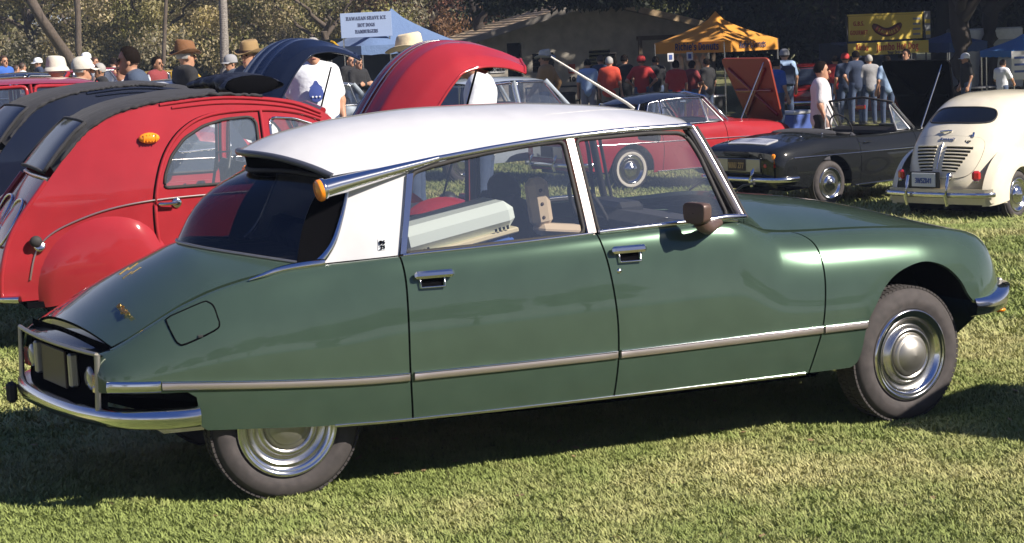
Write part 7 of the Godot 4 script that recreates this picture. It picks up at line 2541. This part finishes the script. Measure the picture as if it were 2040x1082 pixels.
func make_people():
	M.lips = mat(lin(.25, .08, .07), .5)
	M.denim = cloth(lin(.05, .075, .14))
	M.shoe = mat(lin(.03, .028, .026), .6)
	M.tee = cloth(lin(.70, .72, .78))
	M.whiteshirt = cloth(lin(.62, .58, .60))
	M.navyshirt = cloth(lin(.022, .035, .075))
	M.slate = cloth(lin(.045, .065, .11))
	M.greyshirt = cloth(lin(.26, .26, .28))
	M.beige = cloth(lin(.40, .36, .28))
	M.redshirt = cloth(lin(.42, .03, .03))
	M.orange = cloth(lin(.55, .06, .03))
	M.maroon = cloth(lin(.20, .03, .035))
	M.blueshirt = cloth(lin(.03, .10, .38))
	M.lightblue = cloth(lin(.30, .42, .62))
	M.blackcloth = cloth(lin(.012, .012, .015))
	M.khaki = cloth(lin(.22, .19, .13))
	M.tanjacket = cloth(lin(.34, .20, .09))
	M.brownhat = cloth(lin(.17, .075, .030))
	M.tanhat = cloth(lin(.26, .17, .075))
	M.straw = cloth(lin(.62, .52, .36))
	M.palehat = cloth(lin(.50, .48, .42))
	M.printblue = mat(lin(.04, .07, .28), .8)
	var L := [
		["bucket hatted person in grey seen between the black car and the leaning trunk", 110, 119, 1.72, 60, 19.5, {"shirt": M.greyshirt, "hat": "bucket", "hatm": M.palehat, "hair": M.hairgrey}],
		["person in a pale cap looking right beside the bucket hat", 153, 117, 1.76, 5, 20.5, {"shirt": M.beige, "hat": "cap", "hatm": M.palehat, "hair": M.hairgrey, "pose": "reach"}],
		["dark haired person in slate tee with sunglasses looking down to the left", 266, 93, 1.86, 165, 18.5, {"shirt": M.slate, "hair": M.hairdark, "glasses": 1, "pose": "reach"}],
		["person in white shirt half hidden in front of the slate tee", 247, 118, 1.68, 200, 20.5, {"shirt": M.tee, "hair": M.hairdark, "long": .08}],
		["person in brown fedora and dark jacket behind the rolled canvas", 366, 91, 1.88, 10, 22.0, {"shirt": M.blackcloth, "sleeves": M.blackcloth, "hat": "fedora", "hatm": M.brownhat, "hair": M.hairgrey}],
		["person in tan fedora beside the raised black bonnet", 497, 91, 1.86, 215, 22.5, {"shirt": M.slate, "hat": "fedora", "hatm": M.tanhat, "hair": M.hairbrown}],
		["stout person in white tee with round blue print behind the black bonnet", 622, 78, 1.86, -104, 19.5, {"shirt": M.tee, "stout": 1.32, "print": M.printblue, "hair": M.hairgrey}],
		["person in light blue shirt partly hidden behind the white tee", 578, 120, 1.70, -60, 20.0, {"shirt": M.lightblue}],
		["person in cream straw hat behind the raised red bonnet", 817, 81, 1.86, 150, 18.0, {"shirt": M.tee, "hat": "wide", "hatm": M.straw, "band": M.hairdark}],
		["person in white shirt leaning under the red bonnet", 952, 92, 1.75, 150, 16.5, {"shirt": M.tee, "pose": "reach", "hair": M.hairgrey}],
		["person in navy shirt and white cap at the far left", 76, 117, 1.76, 180, 54.0, {"shirt": M.navyshirt, "hat": "cap", "hatm": M.tee}],
		["person in white shirt left of the navy shirt in the far crowd", 43, 126, 1.70, 20, 52.0, {"shirt": M.tee, "hair": M.hairbrown}],
		["person in white shirt bending near the far blue bonnet", 28, 130, 1.66, 10, 50.0, {"shirt": M.tee, "pose": "reach", "trousers": M.khaki}],
		["person in blue shirt at the left edge behind the red car", 6, 112, 1.80, -60, 42.0, {"shirt": M.blueshirt}],
		["tall person in white with white cap in the far crowd", 172, 107, 1.80, 200, 50.0, {"shirt": M.tee, "hat": "cap", "hatm": M.tee, "trousers": M.khaki}],
		["person in red shirt in the far crowd right of the white cap", 187, 115, 1.74, -40, 52.0, {"shirt": M.orange}],
		["grey haired person in dark shirt before the far red car", 199, 127, 1.74, 180, 30.0, {"shirt": M.blackcloth, "hair": M.hairgrey, "skin": M.skin2}],
		["person in white near the fence left of the maroon jacket", 224, 116, 1.74, 30, 50.0, {"shirt": M.tee, "hair": M.hairdark}],
		["person in maroon jacket with white sleeves by the fence", 311, 114, 1.78, -50, 33.0, {"shirt": M.maroon, "sleeves": M.tee, "hair": M.hairdark, "skin": M.skin2}],
		["person in grey blue shirt standing at the pale birch trunk", 460, 112, 1.74, 200, 34.0, {"shirt": M.slate, "hat": "cap", "hatm": M.greyshirt}],
		["person in dark jacket and pale top under the blue canopy", 712, 115, 1.70, -70, 44.0, {"shirt": M.blackcloth, "sleeves": M.blackcloth, "hair": M.hairgrey, "pose": "folded"}],
		["person in black at the back of the blue canopy", 696, 109, 1.76, -70, 46.0, {"shirt": M.blackcloth, "hair": M.hairdark}],
		["person in tan jacket and sun hat walking away past the silver sedan", 1086, 100, 1.80, 130, 41.0, {"shirt": M.tanjacket, "sleeves": M.tanjacket, "hat": "wide", "hatm": M.palehat, "pose": "walk"}],
		["person in white tee with blue collar and pale shorts in the queue", 1170, 119, 1.68, 60, 49.0, {"shirt": M.lightblue, "shorts": M.greyshirt, "shoes": M.tee, "hair": M.hairdark}],
		["person in navy shirt between the white tee and the orange shirt", 1195, 111, 1.76, 30, 50.5, {"shirt": M.navyshirt, "shorts": M.khaki}],
		["stout person in orange shirt in the queue", 1213, 114, 1.78, 50, 47.0, {"shirt": M.orange, "stout": 1.25, "trousers": M.khaki, "hair": M.hairgrey}],
		["dark clothed person right of the orange shirt", 1243, 110, 1.80, 40, 50.0, {"shirt": M.blackcloth, "hair": M.hairdark, "trousers": M.blackcloth}],
		["person in red shirt and red cap with hands on hips", 1277, 113, 1.78, 60, 48.5, {"shirt": M.redshirt, "hat": "cap", "hatm": M.redshirt, "pose": "hips", "trousers": M.denim}],
		["person in black shirt right of the red cap", 1306, 113, 1.78, 70, 50.0, {"shirt": M.blackcloth, "hair": M.hairdark}],
		["person in red blouse with dark hair before the orange tent", 1346, 121, 1.70, 70, 47.5, {"shirt": M.redshirt, "stout": 1.2, "hair": M.hairdark, "long": .06}],
		["person in maroon top reaching under the orange tent", 1376, 121, 1.70, 20, 48.0, {"shirt": M.maroon, "pose": "reach", "hair": M.hairdark, "long": .06}],
		["large person in black at the orange tent counter", 1408, 117, 1.76, 110, 48.5, {"shirt": M.blackcloth, "stout": 1.25, "hair": M.hairdark}],
		["person in blue tee with jeans right of the red raised lid", 1546, 119, 1.72, 20, 42.0, {"shirt": M.blueshirt, "hair": M.hairdark}],
		["person with dark backpack over a white shirt", 1563, 100, 1.84, 75, 46.0, {"shirt": M.lightblue, "pack": M.navyshirt, "hat": "cap", "hatm": M.greyshirt}],
		["person in white shirt and dark tie behind the open two seater", 1634, 124, 1.76, -28, 27.5, {"shirt": M.whiteshirt, "tie": M.navyshirt, "trousers": M.blackcloth, "hair": M.hairdark, "pose": "stand", "stout": 1.12}],
		["person in red shirt at the hot dog counter", 1664, 112, 1.76, 80, 50.0, {"shirt": M.redshirt, "hair": M.hairdark}],
		["person in navy shirt and red cap in the hot dog queue", 1684, 108, 1.80, 70, 48.0, {"shirt": M.navyshirt, "hat": "cap", "hatm": M.redshirt}],
		["tall person in navy shirt with jeans in the hot dog queue", 1705, 102, 1.86, 85, 47.0, {"shirt": M.navyshirt, "hair": M.hairdark, "pose": "hips"}],
		["person in grey shirt and jeans in the hot dog queue", 1731, 110, 1.80, 70, 47.0, {"shirt": M.greyshirt, "hair": M.hairgrey}],
		["person in light blue shirt left of the raised black lid", 1767, 112, 1.80, 80, 46.0, {"shirt": M.lightblue, "hair": M.hairdark}],
		["person whose head shows above the raised black lid", 1806, 98, 1.84, 200, 46.0, {"shirt": M.blackcloth, "hair": M.hairdark}],
		["dark clothed person in white cap beside the pale trailer", 1924, 108, 1.80, 170, 48.0, {"shirt": M.blackcloth, "hat": "cap", "hatm": M.tee}],
		["person in white stooping at the right edge table", 1996, 130, 1.66, 20, 47.0, {"shirt": M.tee, "pose": "reach"}],
	]
	for q in L:
		var at := stand(q[1], q[2], q[3], q[5])
		var tall: float = q[3]
		if q[5] > 0.0: tall = clampf(spot(q[1], q[2], q[5]).y - at.y, 1.52, 2.0)
		person(q[0], at, q[4], tall, q[6])
